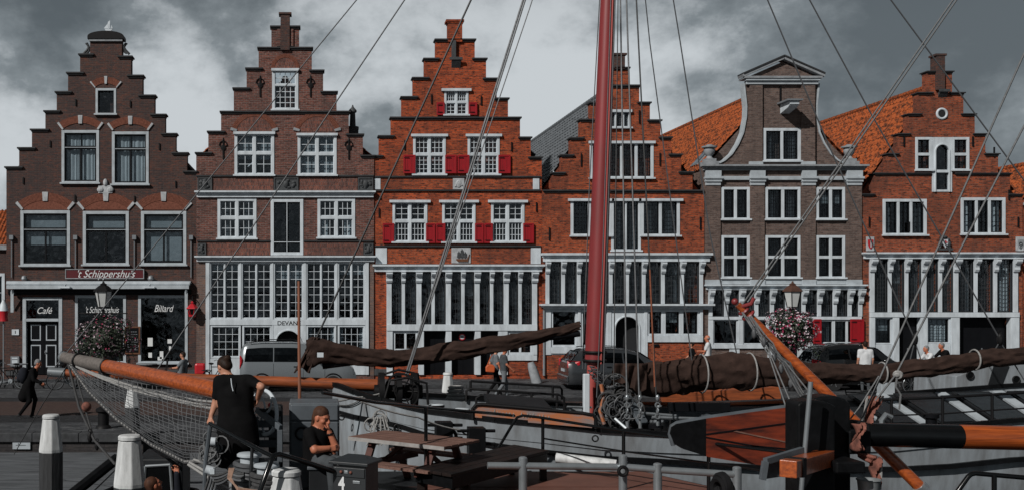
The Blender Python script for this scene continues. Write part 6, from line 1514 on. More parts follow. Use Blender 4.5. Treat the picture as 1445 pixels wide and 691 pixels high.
# upright wooden pole
mb = MB(); mb.tube([P(423, 575, 13.9), P(422, 480, 13.9), P(421.5, 396, 13.9)], [.022, .02, .016], 8); r = tag(mb.build('wooden_pole', M['wood_pole'], None, smooth=True), 'thin upright brown wooden pole before the silver van', 'pole')
# black mailbox with number 4
mbx = empty('mailbox', P(503, 700, 11.2), 'black post box with hipped lid and a white number 4', 'mailbox')
ctr = P(502, 668, 11.3); Rz = Matrix.Rotation(R(-27), 3, 'Z'); wB, dB = .19, .165
ztop = P(0, 653, 11.2).z
def mbp(x, y, z): return Vector((ctr.x, ctr.y, 0)) + Rz @ Vector((x, y, 0)) + Vector((0, 0, z))
def mbox(name, x0, x1, y0, y1, z0, z1, m, bev=.006, par=mbx):
    mb = MB(); mb.add([mbp(x0,y0,z0),mbp(x1,y0,z0),mbp(x1,y1,z0),mbp(x0,y1,z0),mbp(x0,y0,z1),mbp(x1,y0,z1),mbp(x1,y1,z1),mbp(x0,y1,z1)], [(0,3,2,1),(4,5,6,7),(0,1,5,4),(1,2,6,5),(2,3,7,6),(3,0,4,7)]); return mb.build(name, M[m], par, bevel=bev)
M['mailbox'] = mat('black_powder_coat', (.022, .025, .028), .42, var=.25, scale=8, spec=.5)
body = mbox('box', -wB, wB, -dB, dB, ztop - .62, ztop - .01, 'mailbox')
mb = MB(); e = .035
mb.add([mbp(-wB-e,-dB-e,ztop-.01),mbp(wB+e,-dB-e,ztop-.01),mbp(wB+e,dB+e,ztop-.01),mbp(-wB-e,dB+e,ztop-.01),mbp(-wB-e,-dB-e,ztop+.02),mbp(wB+e,-dB-e,ztop+.02),mbp(wB+e,dB+e,ztop+.02),mbp(-wB-e,dB+e,ztop+.02),mbp(-wB*.45,0,ztop+.085),mbp(wB*.45,0,ztop+.085)],
       [(0,3,2,1),(0,1,5,4),(1,2,6,5),(2,3,7,6),(3,0,4,7),(4,5,9,8),(5,6,9),(6,7,8,9),(7,4,8)]); mb.build('lid', M['mailbox'], mbx, bevel=.005)
mbox('flap', -wB + .012, wB - .012, -dB - .012, -dB - .001, ztop - .135, ztop - .04, 'mailbox', .003)
for s_ in (-1, 1): mb = MB(); mb.ball(mbp(-.03 + s_ * .055, -dB - .018, ztop - .085), .017, 10, 7); mb.build('screw_cap', M['rag'], mbx, smooth=True)
mbox('lock_plate', -.05, -.01, -dB - .016, -dB - .012, ztop - .10, ztop - .07, 'galv', .002)
mbox('name_card', .045, .125, -dB - .008, -dB - .001, ztop - .20, ztop - .17, 'galv', .002)
t4 = text_obj('number', '4', .19, M['letter'], mbp(-.085, -dB - .006, ztop - .215), mbx, depth=.002, rot=(90, 0, -27), width=.75, off=.006)
t5 = text_obj('lettering', 'LN', .10, M['letter'], mbp(.0, -dB - .006, ztop - .36), mbx, depth=.002, rot=(90, 0, -27), width=.9, off=.003)
mb = MB(); mb.lathe([(.04, 0), (.04, ztop - .62 - ZD)], (ctr.x, ctr.y, ZD), 12); mb.build('post', M['mailbox'], mbx, smooth=True)

# ================================================================== small dark boat by the jetty
tb_ = empty('small_boat', P(200, 760, 14.5), 'small dark boat with a framed cabin window below the bowsprit net', 'boat')
hullpts = [(-3.6, 16.3, .35), (-2.9, 17.3, .55), (-1.8, 16.6, .5), (-1.75, 13.0, .45), (-3.2, 12.6, .4)]
mb = MB(); k = len(hullpts); mb.add([Vector(p) for p in hullpts] + [Vector((p[0] * .98 - .05, p[1], -1.5)) for p in hullpts], [tuple(range(k)), tuple(range(2*k-1, k-1, -1))] + [(i, k + i, k + (i+1) % k, (i+1) % k) for i in range(k)]); mb.build('hull', M['black_paint'], tb_, bevel=.03)
mb = MB(); mb.tube([Vector(p) + Vector((0, 0, .03)) for p in hullpts + hullpts[:1]], .05, 8); mb.build('gunwale', M['black_worn'], tb_, smooth=True)
q0, q1 = P(203, 700, 15.4), P(243, 652, 15.4)
mb = MB(); mb.box(q0.x - .1, q1.x + .15, 15.4, 16.4, .3, q1.z + .06); mb.build('cabin', M['steel_dark'], tb_, bevel=.03)
mb = MB()
for a, b in (((205, 657), (240, 655)), ((240, 655), (243, 695)), ((205, 657), (203, 695))): mb.tube([P(a[0], a[1], 15.37), P(b[0], b[1], 15.37)], .022, 6)
mb.build('window_frame', M['galv'], tb_, smooth=True)
mb = MB(); mb.box(q0.x + .04, q1.x - .03, 15.375, 15.395, q0.z, q1.z - .05); mb.build('window', M['black_gloss'], tb_)
mb = MB(); mb.tube([P(100, 698, 16.5), P(165, 646, 17.2)], .09, 8); mb.build('stem', M['black_worn'], tb_, smooth=True)
rope('mooring_line', [(132, 692, 15.5), (165, 660, 16.5), (200, 640, 17.5)], .015, 'wire', tb_)

# ================================================================== wooden ship in front at right
sp = empty('wooden_ship', (5.8, 11.2, -1.3), 'wooden ship with black bow post, raised orange bowsprit and varnished boom', 'sailing ship')
def blk(name, px0, px1, py0, py1, d0, d1, m, top=None, bev=.02):
    k = 1.0; xa, xb = P(px0, 0, d0).x, P(px1, 0, d0).x; za, zb = P(0, py1, d0).z, P(0, py0, d0).z
    mb = MB(); mb.box(xa, xb, d0, d1, za, zb); return mb.build(name, M[m], sp, bevel=bev)
mb = MB(); d0 = 11.2
poly = [(P(x, 0, d0).x, P(0, y, d0).z) for x, y in ((1126, 760), (1126, 570), (1130, 566), (1150, 564), (1168, 567), (1179, 572), (1179, 760))]
mb.prism(poly, d0, d0 + .32); mb.build('bow_post', M['black_worn'], sp, bevel=.025)
mb = MB(); d0 = 11.55
poly = [(P(x, 0, d0).x, P(0, y, d0).z) for x, y in ((1148, 760), (1148, 562), (1160, 559), (1180, 558), (1194, 562), (1201, 570), (1202, 760))]
mb.prism(poly, d0, d0 + .35); mb.build('bow_post', M['black_worn'], sp, bevel=.03)
blk('bow_cheek', 1180, 1222, 651, 668, 11.0, 11.4, 'black_worn'); blk('bow_cheek', 1198, 1230, 607, 640, 11.5, 11.8, 'black_worn')
mb = MB(); d0 = 12.2   # dark hull of this ship below
mb.prism([(P(1085, 0, 11.6).x, .55), (P(1180, 0, 11.6).x, .75), (P(1700, 0, 11.6).x, .55), (P(1700, 0, 11.6).x, -1.8), (P(1120, 0, 11.6).x, -1.8)], 9.0, 12.3); mb.build('hull', M['black_paint'], sp, bevel=.04)
bm0, bm1 = P(1166, 645, 11.25), P(1112, 661, 10.2)
mb = MB(); mb.bar(bm0, bm1, .16, .165); wl = mb.build('windlass_beam', M['varnish'], sp, bevel=.008)
mb = MB(); dv = (bm1 - bm0).normalized(); mb.bar(bm1 - dv * .30, bm1 - dv * .18, .178, .182); mb.build('beam_band', M['iron'], wl)
mb = MB(); pts = [P(1132, 634, 10.9), P(1080, 650, 10.6), P(1076, 676, 10.6)]
mb.bar(pts[0], pts[1], .05, .06); mb.bar(pts[1], pts[2], .06, .05, up=(1, 0, 0)); mb.add([pts[0] + Vector((0, .01, 0)), pts[1] + Vector((0, .01, 0)), pts[2] + Vector((0, .01, 0)), P(1128, 668, 10.9)] + [v + Vector((0, .04, 0)) for v in (pts[0], pts[1], pts[2], P(1128, 668, 10.9))], [(0,1,2,3),(4,7,6,5),(0,4,5,1),(1,5,6,2),(2,6,7,3),(3,7,4,0)]); mb.build('bracket', M['steel_grey'], sp)
mb = MB(); mb.tube([P(1144, 538, 10.9), P(1137, 620, 10.9), P(1130, 700, 10.9)], .024, 10); mb.build('steel_pole', M['galv'], sp, smooth=True)
mb = MB(); mb.tube([P(1041, 429, 12.6), P(1058, 446, 12.6), P(1120, 508, 12.4), P(1200, 588, 12.2), P(1262, 650, 12.1), P(1300, 688, 12.0)], [.038, .046, .056, .064, .067, .066], 14); bsr = mb.build('bowsprit', M['varnish'], sp, smooth=True)
mb = MB(); mb.ball(P(1037, 425, 12.6), (.04, .04, .04), 10, 8); mb.tube([P(1044, 433, 12.6), P(1060, 428, 12.5), P(1064, 420, 12.5)], .024, 8); mb.torus(P(1050, 438, 12.6), .056, .020, (1, 0, -1), 16, 6); mb.torus(P(1056, 444, 12.6), .07, .02, (1, 0, -1), 16, 6); mb.build('bowsprit_lashing', M['mast_red'], bsr, smooth=True)
mb = MB(); mb.tube([P(1296, 684, 12.0), P(1303, 691, 12.0)], .08, 14); mb.build('spar_ferrule', M['galv'], bsr, smooth=True)
for k, (o_, m_) in enumerate(((0, 'rope_line'), (4, 'rope_line'), (9, 'rope_line'))): rope('bowsprit_line', [(1047 + o_ * .3, 440, 12.5), (1085, 500 - o_ * 1.5, 12.2), (1126 + o_, 625 - o_ * 6, 11.4)] if k < 2 else [(1060, 445, 12.5), (1100, 500, 12.3), (1160, 575, 12)], .009, m_, sp)
rr = random.Random(44)
for k in range(7): rope('bowsprit_line', [(1052 + k * 1.5, 446, 12.45), (1085 + rr.uniform(-4, 6), 487 + rr.uniform(-4, 4), 12.3), (1108 + rr.uniform(-4, 8), 515 + rr.uniform(-5, 5), 12.25), (1128 + k * 2, 560 + rr.uniform(-8, 5), 12.2)], .008, 'rope_line' if k % 2 else 'wire', sp, sag=.02)
for q in ((1064, 470), (1078, 482), (1092, 505), (1102, 520), (1116, 540)): block((q[0], q[1], 12.25), .040, sp, 'wire')
# boom: black end and varnished length
def boomp(px): return P(px, 612 + (px - 1205) * 5.5 / 240, 11.8)
mb = MB(); mb.tube([boomp(x) for x in (1208, 1214, 1250, 1300, 1353)], [.10, .127, .131, .133, .134], 20); mb.build('boom_end', M['black_gloss'], sp, smooth=True)
mb = MB(); mb.tube([boomp(x) for x in (1353.2, 1400, 1450, 1520, 1700)], [.134, .134, .134, .134, .13], 20); mb.build('boom', M['varnish'], sp, smooth=True)
mb = MB(); mb.tube([boomp(1198) + Vector((0, 0, .02)), boomp(1218)], .15, 16); mb.box(boomp(1196).x, boomp(1216).x, 11.7, 11.9, boomp(1205).z - .05, boomp(1205).z + .11); mb.build('gooseneck', M['iron'], sp, bevel=.01)
# furled salmon canvas hanging at the boom end
def crumple(name, outline, d, seed, m='rag', th=.06):
    rr = random.Random(seed); mb = MB(); n = 14; rows = []
    for i in range(n + 1):
        t = i / n; row = []
        for j in range(11):
            s_ = j / 10; L_ = P(*outline(t, 0), d); Rr = P(*outline(t, 1), d); q = L_.lerp(Rr, s_); q.y += -th * math.sin(math.pi * s_) * (1 + .5 * math.sin(t * 9)) + .04 * math.sin(9 * s_ + 7 * t + seed); row.append(q)
        rows.append(row)
    mb.grid(rows); return mb.build(name, M[m], sp, smooth=True, solid=.015)
crumple('canvas_peak', lambda t, e: ((1224 - 6 * t, 558 + 42 * t) if e == 0 else (1246 - 24 * t * (1 - .1 * t), 558 + 42 * t)), 11.9, 1)
crumple('canvas_roll', lambda t, e: ((1204 + 2 * math.sin(5 * t), 597 + 38 * t) if e == 0 else (1215 + 4 * math.sin(6 * t + 1), 595 + 38 * t)), 11.45, 2)
crumple('canvas_roll', lambda t, e: ((1204 + 14 * t, 636 + 12 * t) if e == 0 else (1236 + 2 * math.sin(4 * t), 642 + 16 * t)), 11.5, 3)
crumple('canvas_roll', lambda t, e: ((1228 + 2 * t, 645 + 38 * t) if e == 0 else (1243 - 5 * t, 644 + 40 * t)), 11.45, 5)
rope('canvas_edge', [(1224, 558, 11.85), (1217, 600, 11.85)], .012, 'rope', sp); rope('canvas_edge', [(1246, 558, 11.85), (1224, 600, 11.85)], .012, 'rope', sp); rope('canvas_edge', [(1244, 650, 11.4), (1242, 690, 11.4)], .014, 'rope', sp)
q = P(1226, 676, 11.3); mb = MB(); mb.lathe([(.085, -.30), (.115, -.01), (.12, 0), (.108, 0), (.08, -.28)], q, 20); mb.torus(q, .118, .009, (0, 0, 1), 22, 5); tag(mb.build('zinc_bucket', M['bucket'], None, smooth=True), 'zinc bucket hanging below the salmon canvas', 'bucket')
# ropes to this ship's own mast, which stands beyond the picture
mb = MB(); mt = P(1752, -540, 12.0); mb.tube([P(1740, 700, 12), mt], [.17, .10], 14); mb.build('mast', M['varnish'], sp, smooth=True)
rope('forestay', [(1047, 430, 12.6), (1345, 0, 12.2), (1750, -560, 12)], .010, 'rope_line', sp); rope('forestay', [(1055, 426, 12.6), (1350, 0, 12.2), (1752, -560, 12)], .010, 'rope_line', sp)
rope('lift', [(1205, 615, 11.8), (1253, 507, 11.8), (1445, 76, 11.9), (1740, -540, 12)], .0115, 'rope_line', sp); rope('lift', [(1235, 565, 11.8), (1264, 528, 11.8), (1445, 178, 11.9), (1750, -380, 12)], .0115, 'rope_line', sp)
mb = MB(); mb.torus(P(1267, 528, 11.8), .035, .018, (.5, 1, .3), 12, 6); mb.ball(P(1266, 528, 11.8), (.035, .03, .035), 8, 6); mb.build('knot', M['rope'], sp, smooth=True)
rope('lift', [(1266, 530, 11.8), (1264, 545, 11.8), (1271, 556, 11.8), (1269, 577, 11.8)], .010, 'rope_line', sp, seg=4); 
rope('lift', [(1200, 590, 11.7), (1212, 575, 11.7), (1240, 530, 11.75)], .009, 'rope_line', sp)
# leeboard in dark red planks with a black nose
LD = 15.0
outl = [(946, 611), (948, 602), (955, 597.5), (975, 594), (1000, 589.5), (1060, 581), (1125, 572.5), (1180, 568), (1180, 668), (1125, 662), (1060, 654), (1000, 644), (965, 633), (952, 625)]
def clipx(poly, x0, x1):
    def cut(ps, keep, xc):
        o = []
        for i in range(len(ps)):
            a, b = ps[i], ps[(i+1) % len(ps)]; ka, kb = keep(a[0]), keep(b[0])
            if ka: o.append(a)
            if ka != kb: t = (xc - a[0]) / (b[0] - a[0]); o.append((xc, a[1] + (b[1] - a[1]) * t))
        return o
    return cut(cut(poly, lambda x: x >= x0, x0), lambda x: x <= x1, x1)
def pz(ps, d): return [(P(x, y, d).x, P(x, y, d).z) for x, y in ps]
lb = MB(); lb.prism(pz(clipx(outl, 996.4, 1200), LD), LD, LD + .13); lbo = lb.build('leeboard', M['mahogany'], sp)
mb = MB(); mb.prism(pz(clipx(outl, 940, 996), LD), LD - .005, LD + .135); mb.build('leeboard_nose', M['black_worn'], lbo)
for pa, pb in (((996, 612), (1128, 594)), ((1035, 607), (1128, 627)), ((996, 616), (1128, 640)), ((1060, 628), (1128, 634))):
    mb = MB(); mb.bar(P(pa[0], pa[1], LD - .006), P(pb[0], pb[1], LD - .006), .012, .018); mb.build('plank_seam', M['black_paint'] if pa[0] != 1035 else M['table_wood'], lbo)
mb = MB(); mb.tube([P(x, y - .5, LD + .06) for x, y in ((950, 628), (945.5, 612), (948, 601), (955, 597), (975, 593.5), (1000, 589), (1060, 580.5), (1125, 572))], .035, 8); mb.build('leeboard_rim', M['steel_grey'], lbo, smooth=True)
# rail at the bottom right
rl_ = empty('tube_rail', P(1380, 720, 11.4), 'short black tubular rail below the varnished boom', 'railing')
tubes('top_tube', [P(*q) for q in ((1346, 700, 11.3), (1366, 672, 11.3), (1370, 668.5, 11.3), (1376, 667, 11.3), (1445, 673, 11.2), (1520, 680, 11.1))], .026, 'black_gloss', rl_, 10)
tubes('post', [P(1403, 669, 11.25), P(1403, 720, 11.25)], .026, 'black_gloss', rl_, 10)
# ================================================================== people: one continuous body each, grown from a distance field
def _np(v): return np.array((v[0], v[1], v[2]), dtype=np.float64)
class Body:
    """union of tapered capsules and ellipsoids, blended, then meshed as ONE surface; each primitive carries a material index"""
    def __init__(s, vox=.012, k=.03): s.p = []; s.vox = vox; s.k = k
    def cap(s, a, b, ra, rb=None, m=0, k=None): s.p.append(('c', _np(a), _np(b), ra, ra if rb is None else rb, m, s.k if k is None else k)); return s
    def ell(s, c, r, m=0, rot=None, k=None): s.p.append(('e', _np(c), np.array(r, dtype=float), None if rot is None else np.array(rot), None, m, s.k if k is None else k)); return s
    def dist(s, p, X):
        if p[0] == 'c':
            a, b, ra, rb = p[1:5]; ab = b - a; L = max(1e-9, ab @ ab)
            t = np.clip(((X - a) @ ab) / L, 0, 1)
            return np.linalg.norm(X - a - t[..., None] * ab, axis=-1) - (ra + (rb - ra) * t)
        c, r, rot = p[1:4]; Y = X - c
        if rot is not None: Y = Y @ rot
        k0 = np.linalg.norm(Y / r, axis=-1); k1 = np.linalg.norm(Y / (r * r), axis=-1)
        return k0 * (k0 - 1) / np.maximum(k1, 1e-9)
    def bounds(s, p):
        if p[0] == 'c':
            m = max(p[3], p[4]); return np.minimum(p[1], p[2]) - m, np.maximum(p[1], p[2]) + m
        m = p[2].max(); return p[1] - m, p[1] + m
    def mesh(s):
        h = s.vox; bb = [s.bounds(p) for p in s.p]
        lo = np.min([b[0] for b in bb], axis=0) - 4 * h; hi = np.max([b[1] for b in bb], axis=0) + 4 * h
        n = np.ceil((hi - lo) / h).astype(int) + 1
        G = np.full(n, 1.0)
        for p, (a, b) in zip(s.p, bb):
            k = p[6]; i0 = np.maximum(0, np.floor((a - lo - k - 2 * h) / h).astype(int)); i1 = np.minimum(n, np.ceil((b - lo + k + 2 * h) / h).astype(int) + 1)
            ax = [lo[d] + h * np.arange(i0[d], i1[d]) for d in range(3)]
            X = np.stack(np.meshgrid(*ax, indexing='ij'), -1); d = s.dist(p, X)
            sl = tuple(slice(i0[q], i1[q]) for q in range(3)); g = G[sl]
            hh = np.maximum(k - np.abs(g - d), 0) / max(k, 1e-6); G[sl] = np.minimum(g, d) - hh * hh * k * .25
        S = G < 0; nx, ny, nz = n
        cs = np.zeros((nx - 1, ny - 1, nz - 1), dtype=int)
        for dx in (0, 1):
            for dy in (0, 1):
                for dz in (0, 1): cs += S[dx:nx-1+dx, dy:ny-1+dy, dz:nz-1+dz]
        act = np.argwhere((cs > 0) & (cs < 8)); vid = -np.ones(cs.shape, dtype=int); vid[tuple(act.T)] = np.arange(len(act))
        acc = np.zeros((len(act), 3)); cnt = np.zeros(len(act)); corners = [(a, b, c) for a in (0, 1) for b in (0, 1) for c in (0, 1)]
        for c0 in corners:
            for ax_ in range(3):
                if c0[ax_]: continue
                c1 = list(c0); c1[ax_] = 1
                i0 = act + np.array(c0); i1 = act + np.array(c1); g0 = G[tuple(i0.T)]; g1 = G[tuple(i1.T)]; cr = (g0 < 0) != (g1 < 0)
                t = np.where(cr, g0 / np.where(np.abs(g0 - g1) < 1e-9, 1, g0 - g1), 0); pt = np.array(c0)[None, :].repeat(len(act), 0).astype(float); pt[:, ax_] = t
                acc[cr] += pt[cr]; cnt[cr] += 1
        V = lo + h * (act + acc / np.maximum(cnt, 1)[:, None]); Fs = []
        for ax_ in range(3):
            o1, o2 = [q for q in range(3) if q != ax_]
            sl0 = [slice(None)] * 3; sl1 = [slice(None)] * 3; sl0[ax_] = slice(0, -1); sl1[ax_] = slice(1, None)
            a, b = S[tuple(sl0)], S[tuple(sl1)]; E = np.argwhere(a != b); E = E[(E[:, o1] > 0) & (E[:, o2] > 0) & (E[:, o1] < n[o1] - 1) & (E[:, o2] < n[o2] - 1)]
            flip = a[tuple(E.T)]; e1 = np.zeros(3, int); e1[o1] = 1; e2 = np.zeros(3, int); e2[o2] = 1
            q = np.stack([vid[tuple((E - e1 - e2).T)], vid[tuple((E - e2).T)], vid[tuple(E.T)], vid[tuple((E - e1).T)]], 1)
            if ax_ == 1: flip = ~flip
            q[~flip] = q[~flip][:, ::-1]; Fs.append(q)
        Fc = np.concatenate(Fs); Fc = Fc[(Fc >= 0).all(1)]
        C = V[Fc].mean(1); best = np.full(len(C), 1e9); mi = np.zeros(len(C), int)
        for p in s.p:
            d = s.dist(p, C); w = d < best; best[w] = d[w]; mi[w] = p[5]
        return V, Fc, mi
    def build(s, name, mats, parent):
        V, Fc, mi = s.mesh(); me = bpy.data.meshes.new(name); o = bpy.data.objects.new(name, me); org = _np(ORG[parent.name]); ORG[o.name] = ORG[parent.name]
        me.from_pydata((V - org).tolist(), [], Fc.tolist())
        for m in mats: me.materials.append(m)
        me.polygons.foreach_set('material_index', mi.tolist()); me.polygons.foreach_set('use_smooth', [True] * len(Fc))
        bm = bmesh.new(); bm.from_mesh(me); bmesh.ops.recalc_face_normals(bm, faces=bm.faces)
        bmesh.ops.smooth_vert(bm, verts=bm.verts, factor=.35, use_axis_x=True, use_axis_y=True, use_axis_z=True); bm.to_mesh(me); bm.free()
        o.parent = parent; COL.objects.link(o); return o
M['skin'] = mat('skin', (.42, .20, .13), .5, var=.18, scale=14, spec=.35)
M['skin_tan'] = mat('sunburnt_skin', (.42, .15, .085), .5, var=.2, scale=14, spec=.35)
M['lip'] = mat('lips', (.27, .075, .06), .5, var=.1)
M['eye'] = mat('dark_eye', (.035, .02, .016), .5, var=.1)  # dark brown of the small eyes themselves
M['hair_brown'] = mat('brown_hair', (.075, .035, .022), .55, col2=(.03, .014, .01), scale=22, stretch=(1, 1, .25), bump=.012, spec=.08)
M['hair_dark'] = mat('dark_hair', (.028, .016, .011), .5, col2=(.008, .007, .007), scale=22, stretch=(1, 1, .25), bump=.012, spec=.08)
M['hair_fair'] = mat('dark_blond_hair', (.075, .038, .024), .55, col2=(.03, .014, .01), scale=22, stretch=(1, 1, .25), bump=.012, spec=.08)
M['hair_grey'] = mat('grey_hair', (.22, .225, .23), .6, col2=(.09, .09, .095), scale=22, bump=.012, spec=.08)
def cloth(name, col, var=.35): return mat(name, col, .92, var=var, scale=6, bump=.012, spec=.04)
M['black_cloth'] = cloth('black_cloth', (.007, .007, .0075)); M['navy_cloth'] = cloth('dark_navy_cloth', (.018, .02, .026)); M['grey_cloth'] = cloth('grey_cloth', (.15, .165, .18)); M['grey_dark'] = cloth('dark_grey_cloth', (.07, .078, .085))
M['white_cloth'] = cloth('white_cloth', (.56, .58, .60), .2); M['jeans'] = cloth('grey_jeans', (.16, .175, .19)); M['leggings'] = mat('patterned_leggings', (.22, .23, .24), .85, col2=(.02, .02, .022), scale=28, sharp=True); M['shoe'] = mat('dark_shoes', (.02, .02, .022), .6); M['orange_bag'] = mat('orange_leather', (.50, .10, .03), .5, var=.3)
def rotm(yaw=0, pitch=0, roll=0): return (Matrix.Rotation(yaw, 3, 'Z') @ Matrix.Rotation(pitch, 3, 'X') @ Matrix.Rotation(roll, 3, 'Y'))
def head(b, c, Rm, sc=1.0, face=True):
    """head centred at c; local +y is where the face looks"""
    w = lambda x, y, z: Vector(c) + Rm @ (Vector((x, y, z)) * sc)
    A = np.array(Rm)
    b.ell(w(0, -.008, .018), (.076 * sc, .094 * sc, .100 * sc), 0, A, .02); b.ell(w(0, .022, -.045), (.058 * sc, .066 * sc, .072 * sc), 0, A, .025); b.ell(w(0, .060, -.088), (.030 * sc, .026 * sc, .024 * sc), 0, A, .02)
    if face:
        b.cap(w(0, .086, .018), w(0, .108, -.022), .010 * sc, .015 * sc, 0, .01); b.ell(w(-.012, .098, -.026), (.010 * sc,) * 3, 0, A, .008); b.ell(w(.012, .098, -.026), (.010 * sc,) * 3, 0, A, .008)
        for sx in (-1, 1):
            b.cap(w(sx * .014, .083, .030), w(sx * .050, .066, .030), .012 * sc, .010 * sc, 0, .012); b.ell(w(sx * .031, .079, .010), (.014 * sc, .010 * sc, .008 * sc), 4, A, .004)
            b.ell(w(sx * .045, .055, -.018), (.024 * sc, .024 * sc, .02 * sc), 0, A, .02)
            b.ell(w(sx * .078, -.004, .0), (.012 * sc, .022 * sc, .034 * sc), 0, A, .008)
        b.cap(w(-.020, .083, -.056), w(.020, .083, -.056), .008 * sc, .008 * sc, 5, .005)
    return w
def hand(b, wr, d, nrm, side=1, curl=.6, sc=1.0, m=0):
    """palm and five fingers; d: towards the fingers, nrm: palm normal (fingers close towards it)"""
    wr, d, nrm = Vector(wr), Vector(d).normalized(), Vector(nrm); nrm = (nrm - d * nrm.dot(d)).normalized(); l = d.cross(nrm) * side
    for o in (-.026, -.009, .009, .026): b.cap(wr + d * .015 * sc + l * o * .7 * sc, wr + d * .085 * sc + l * o * sc, .014 * sc, .012 * sc, m, .012)
    for i, (o, L) in enumerate(((-.029, .068), (-.010, .082), (.010, .078), (.029, .058))):
        p = wr + d * .085 * sc + l * o * sc; a = curl * (.6 + .1 * i); r_ = .0095 * sc
        for j in range(3):
            q = p + (d * math.cos(a) + nrm * math.sin(a)) * L * sc * (.42, .33, .25)[j]; b.cap(p, q, r_, r_ * .9, m, .004); p = q; a += curl * .75; r_ *= .92
    p = wr + d * .03 * sc - l * .026 * sc; q = p + (d * .6 - l * .55 + nrm * .35).normalized() * .045 * sc; b.cap(p, q, .013 * sc, .0105 * sc, m, .008); b.cap(q, q + (d * .85 - l * .1 + nrm * .4).normalized() * .034 * sc, .0105 * sc, .009 * sc, m, .004)
def figure(label, at, yaw, J=None, mats=None, hair=None, group=None, scale=1.0, short=True, vox=.018, headyaw=0, headpitch=0, skirt=None, bald=False, name='person', curl=.7, cut_z=None, build=1.0):
    """standing or walking figure in its own frame: +y ahead, z up, feet at 0; J overrides joints"""
    base = dict(pelvis=(0, 0, .96), chest=(0, 0, 1.28), neck=(0, -.01, 1.47), head=(0, .025, 1.64), shL=(-.185, -.01, 1.42), shR=(.185, -.01, 1.42), elL=(-.235, -.03, 1.13), elR=(.235, -.03, 1.13), wrL=(-.245, .06, .89), wrR=(.245, .06, .89),
                hipL=(-.092, 0, .92), hipR=(.092, 0, .92), knL=(-.10, .02, .50), knR=(.10, .02, .50), anL=(-.10, -.02, .09), anR=(.10, -.02, .09))
    base.update(J or {}); at = Vector(at); Ry = rotm(yaw)
    W = {k: at + Ry @ (Vector(v) * scale) for k, v in base.items()}
    root = empty(name, at, label, 'person', group)
    b = Body(vox, .035); s_ = scale; w = build
    up, fw = Vector((0, 0, 1)), Ry @ Vector((0, 1, 0))
    for S_ in 'LR':
        b.cap(W['sh' + S_] + (W['chest'] - W['sh' + S_]) * .25, W['hip' + S_] + up * .06, .095 * s_ * w, .10 * s_ * w, 1); b.cap(W['sh' + S_], W['sh' + S_] + (W['el' + S_] - W['sh' + S_]) * .25, .066 * s_, .060 * s_, 1)
        e_ = W['sh' + S_].lerp(W['el' + S_], .68 if short else 1.0); b.cap(W['sh' + S_], e_, .062 * s_, .056 * s_, 1, .02); b.cap(W['sh' + S_].lerp(W['el' + S_], .5), W['el' + S_], .046 * s_, .041 * s_, 0 if short else 1, .01)
        b.cap(W['el' + S_], W['wr' + S_], .043 * s_ if short else .052 * s_, .029 * s_ if short else .040 * s_, 0 if short else 1, .01)
        dv = (W['wr' + S_] - W['el' + S_]).normalized(); hand(b, W['wr' + S_], dv, (W['pelvis'] - W['wr' + S_]) * .6 + fw * .2, 1 if S_ == 'R' else -1, curl, s_)
        b.cap(W['hip' + S_], W['kn' + S_], .092 * s_ * w, .064 * s_, 2); b.cap(W['kn' + S_], W['an' + S_], .062 * s_, .046 * s_, 2, .02)
        ft = W['an' + S_]; toe = (W['an' + S_] - W['kn' + S_]).cross(Ry @ Vector((1, 0, 0))); toe = -toe.normalized() if toe.dot(fw) < 0 else toe.normalized()
        b.cap(ft - up * .045 * s_ - toe * .04 * s_, ft - up * .05 * s_ + toe * .15 * s_, .040 * s_, .032 * s_, 3, .02)
    b.cap(W['chest'], W['pelvis'], .135 * s_ * w, .125 * s_ * w, 1, .05); b.cap(W['pelvis'] - up * .05, W['pelvis'] - up * .09, .125 * s_ * w, .10 * s_ * w, 2, .03); b.cap(W['shL'].lerp(W['shR'], .18), W['shL'].lerp(W['shR'], .82), .07 * s_, .07 * s_, 1)
    b.cap(W['chest'].lerp(W['neck'], .7), W['head'] - up * .05 * s_, .058 * s_, .052 * s_, 0, .03)
    if skirt:
        for a, c, ra, rb in skirt: b.cap(at + Ry @ (Vector(a) * s_), at + Ry @ (Vector(c) * s_), ra * s_, rb * s_, 1, .06)
    Rm = Ry @ rotm(headyaw, headpitch); head(b, W['head'], Rm, s_)
    b.build('body', mats, root)
    if hair:
        hb = Body(min(vox, .014), .02); A = np.array(Rm); hw = lambda x, y, z: W['head'] + Rm @ (Vector((x, y, z)) * s_)
        hair(hb, hw, A, s_); hb.build('hair', [hair.mat], root)
    return root, W, Ry
def hair_short(m):
    def f(b, w, A, s_): b.ell(w(0, -.020, .038), (.084 * s_, .094 * s_, .092 * s_), 0, A); b.ell(w(0, -.055, -.01), (.072 * s_, .055 * s_, .07 * s_), 0, A)
    f.mat = M[m]; return f
def hair_fringe(m):
    def f(b, w, A, s_):
        b.ell(w(0, -.062, -.005), (.074 * s_, .044 * s_, .055 * s_), 0, A)
        for sx in (-1, 1): b.ell(w(sx * .07, -.03, .0), (.016 * s_, .045 * s_, .035 * s_), 0, A)
    f.mat = M[m]; return f
def hair_bun(m):
    def f(b, w, A, s_): b.ell(w(0, -.020, .034), (.085 * s_, .096 * s_, .094 * s_), 0, A); b.ell(w(0, -.060, -.02), (.066 * s_, .05 * s_, .06 * s_), 0, A); b.ell(w(0, -.112, .045), (.045 * s_, .042 * s_, .042 * s_), 0, A); b.ell(w(0, -.085, .05), (.05 * s_, .05 * s_, .03 * s_), 0, A)
    f.mat = M[m]; return f
SK = lambda top, leg, skin='skin': [M[skin], M[top], M[leg], M['shoe'], M['eye'], M['lip']]

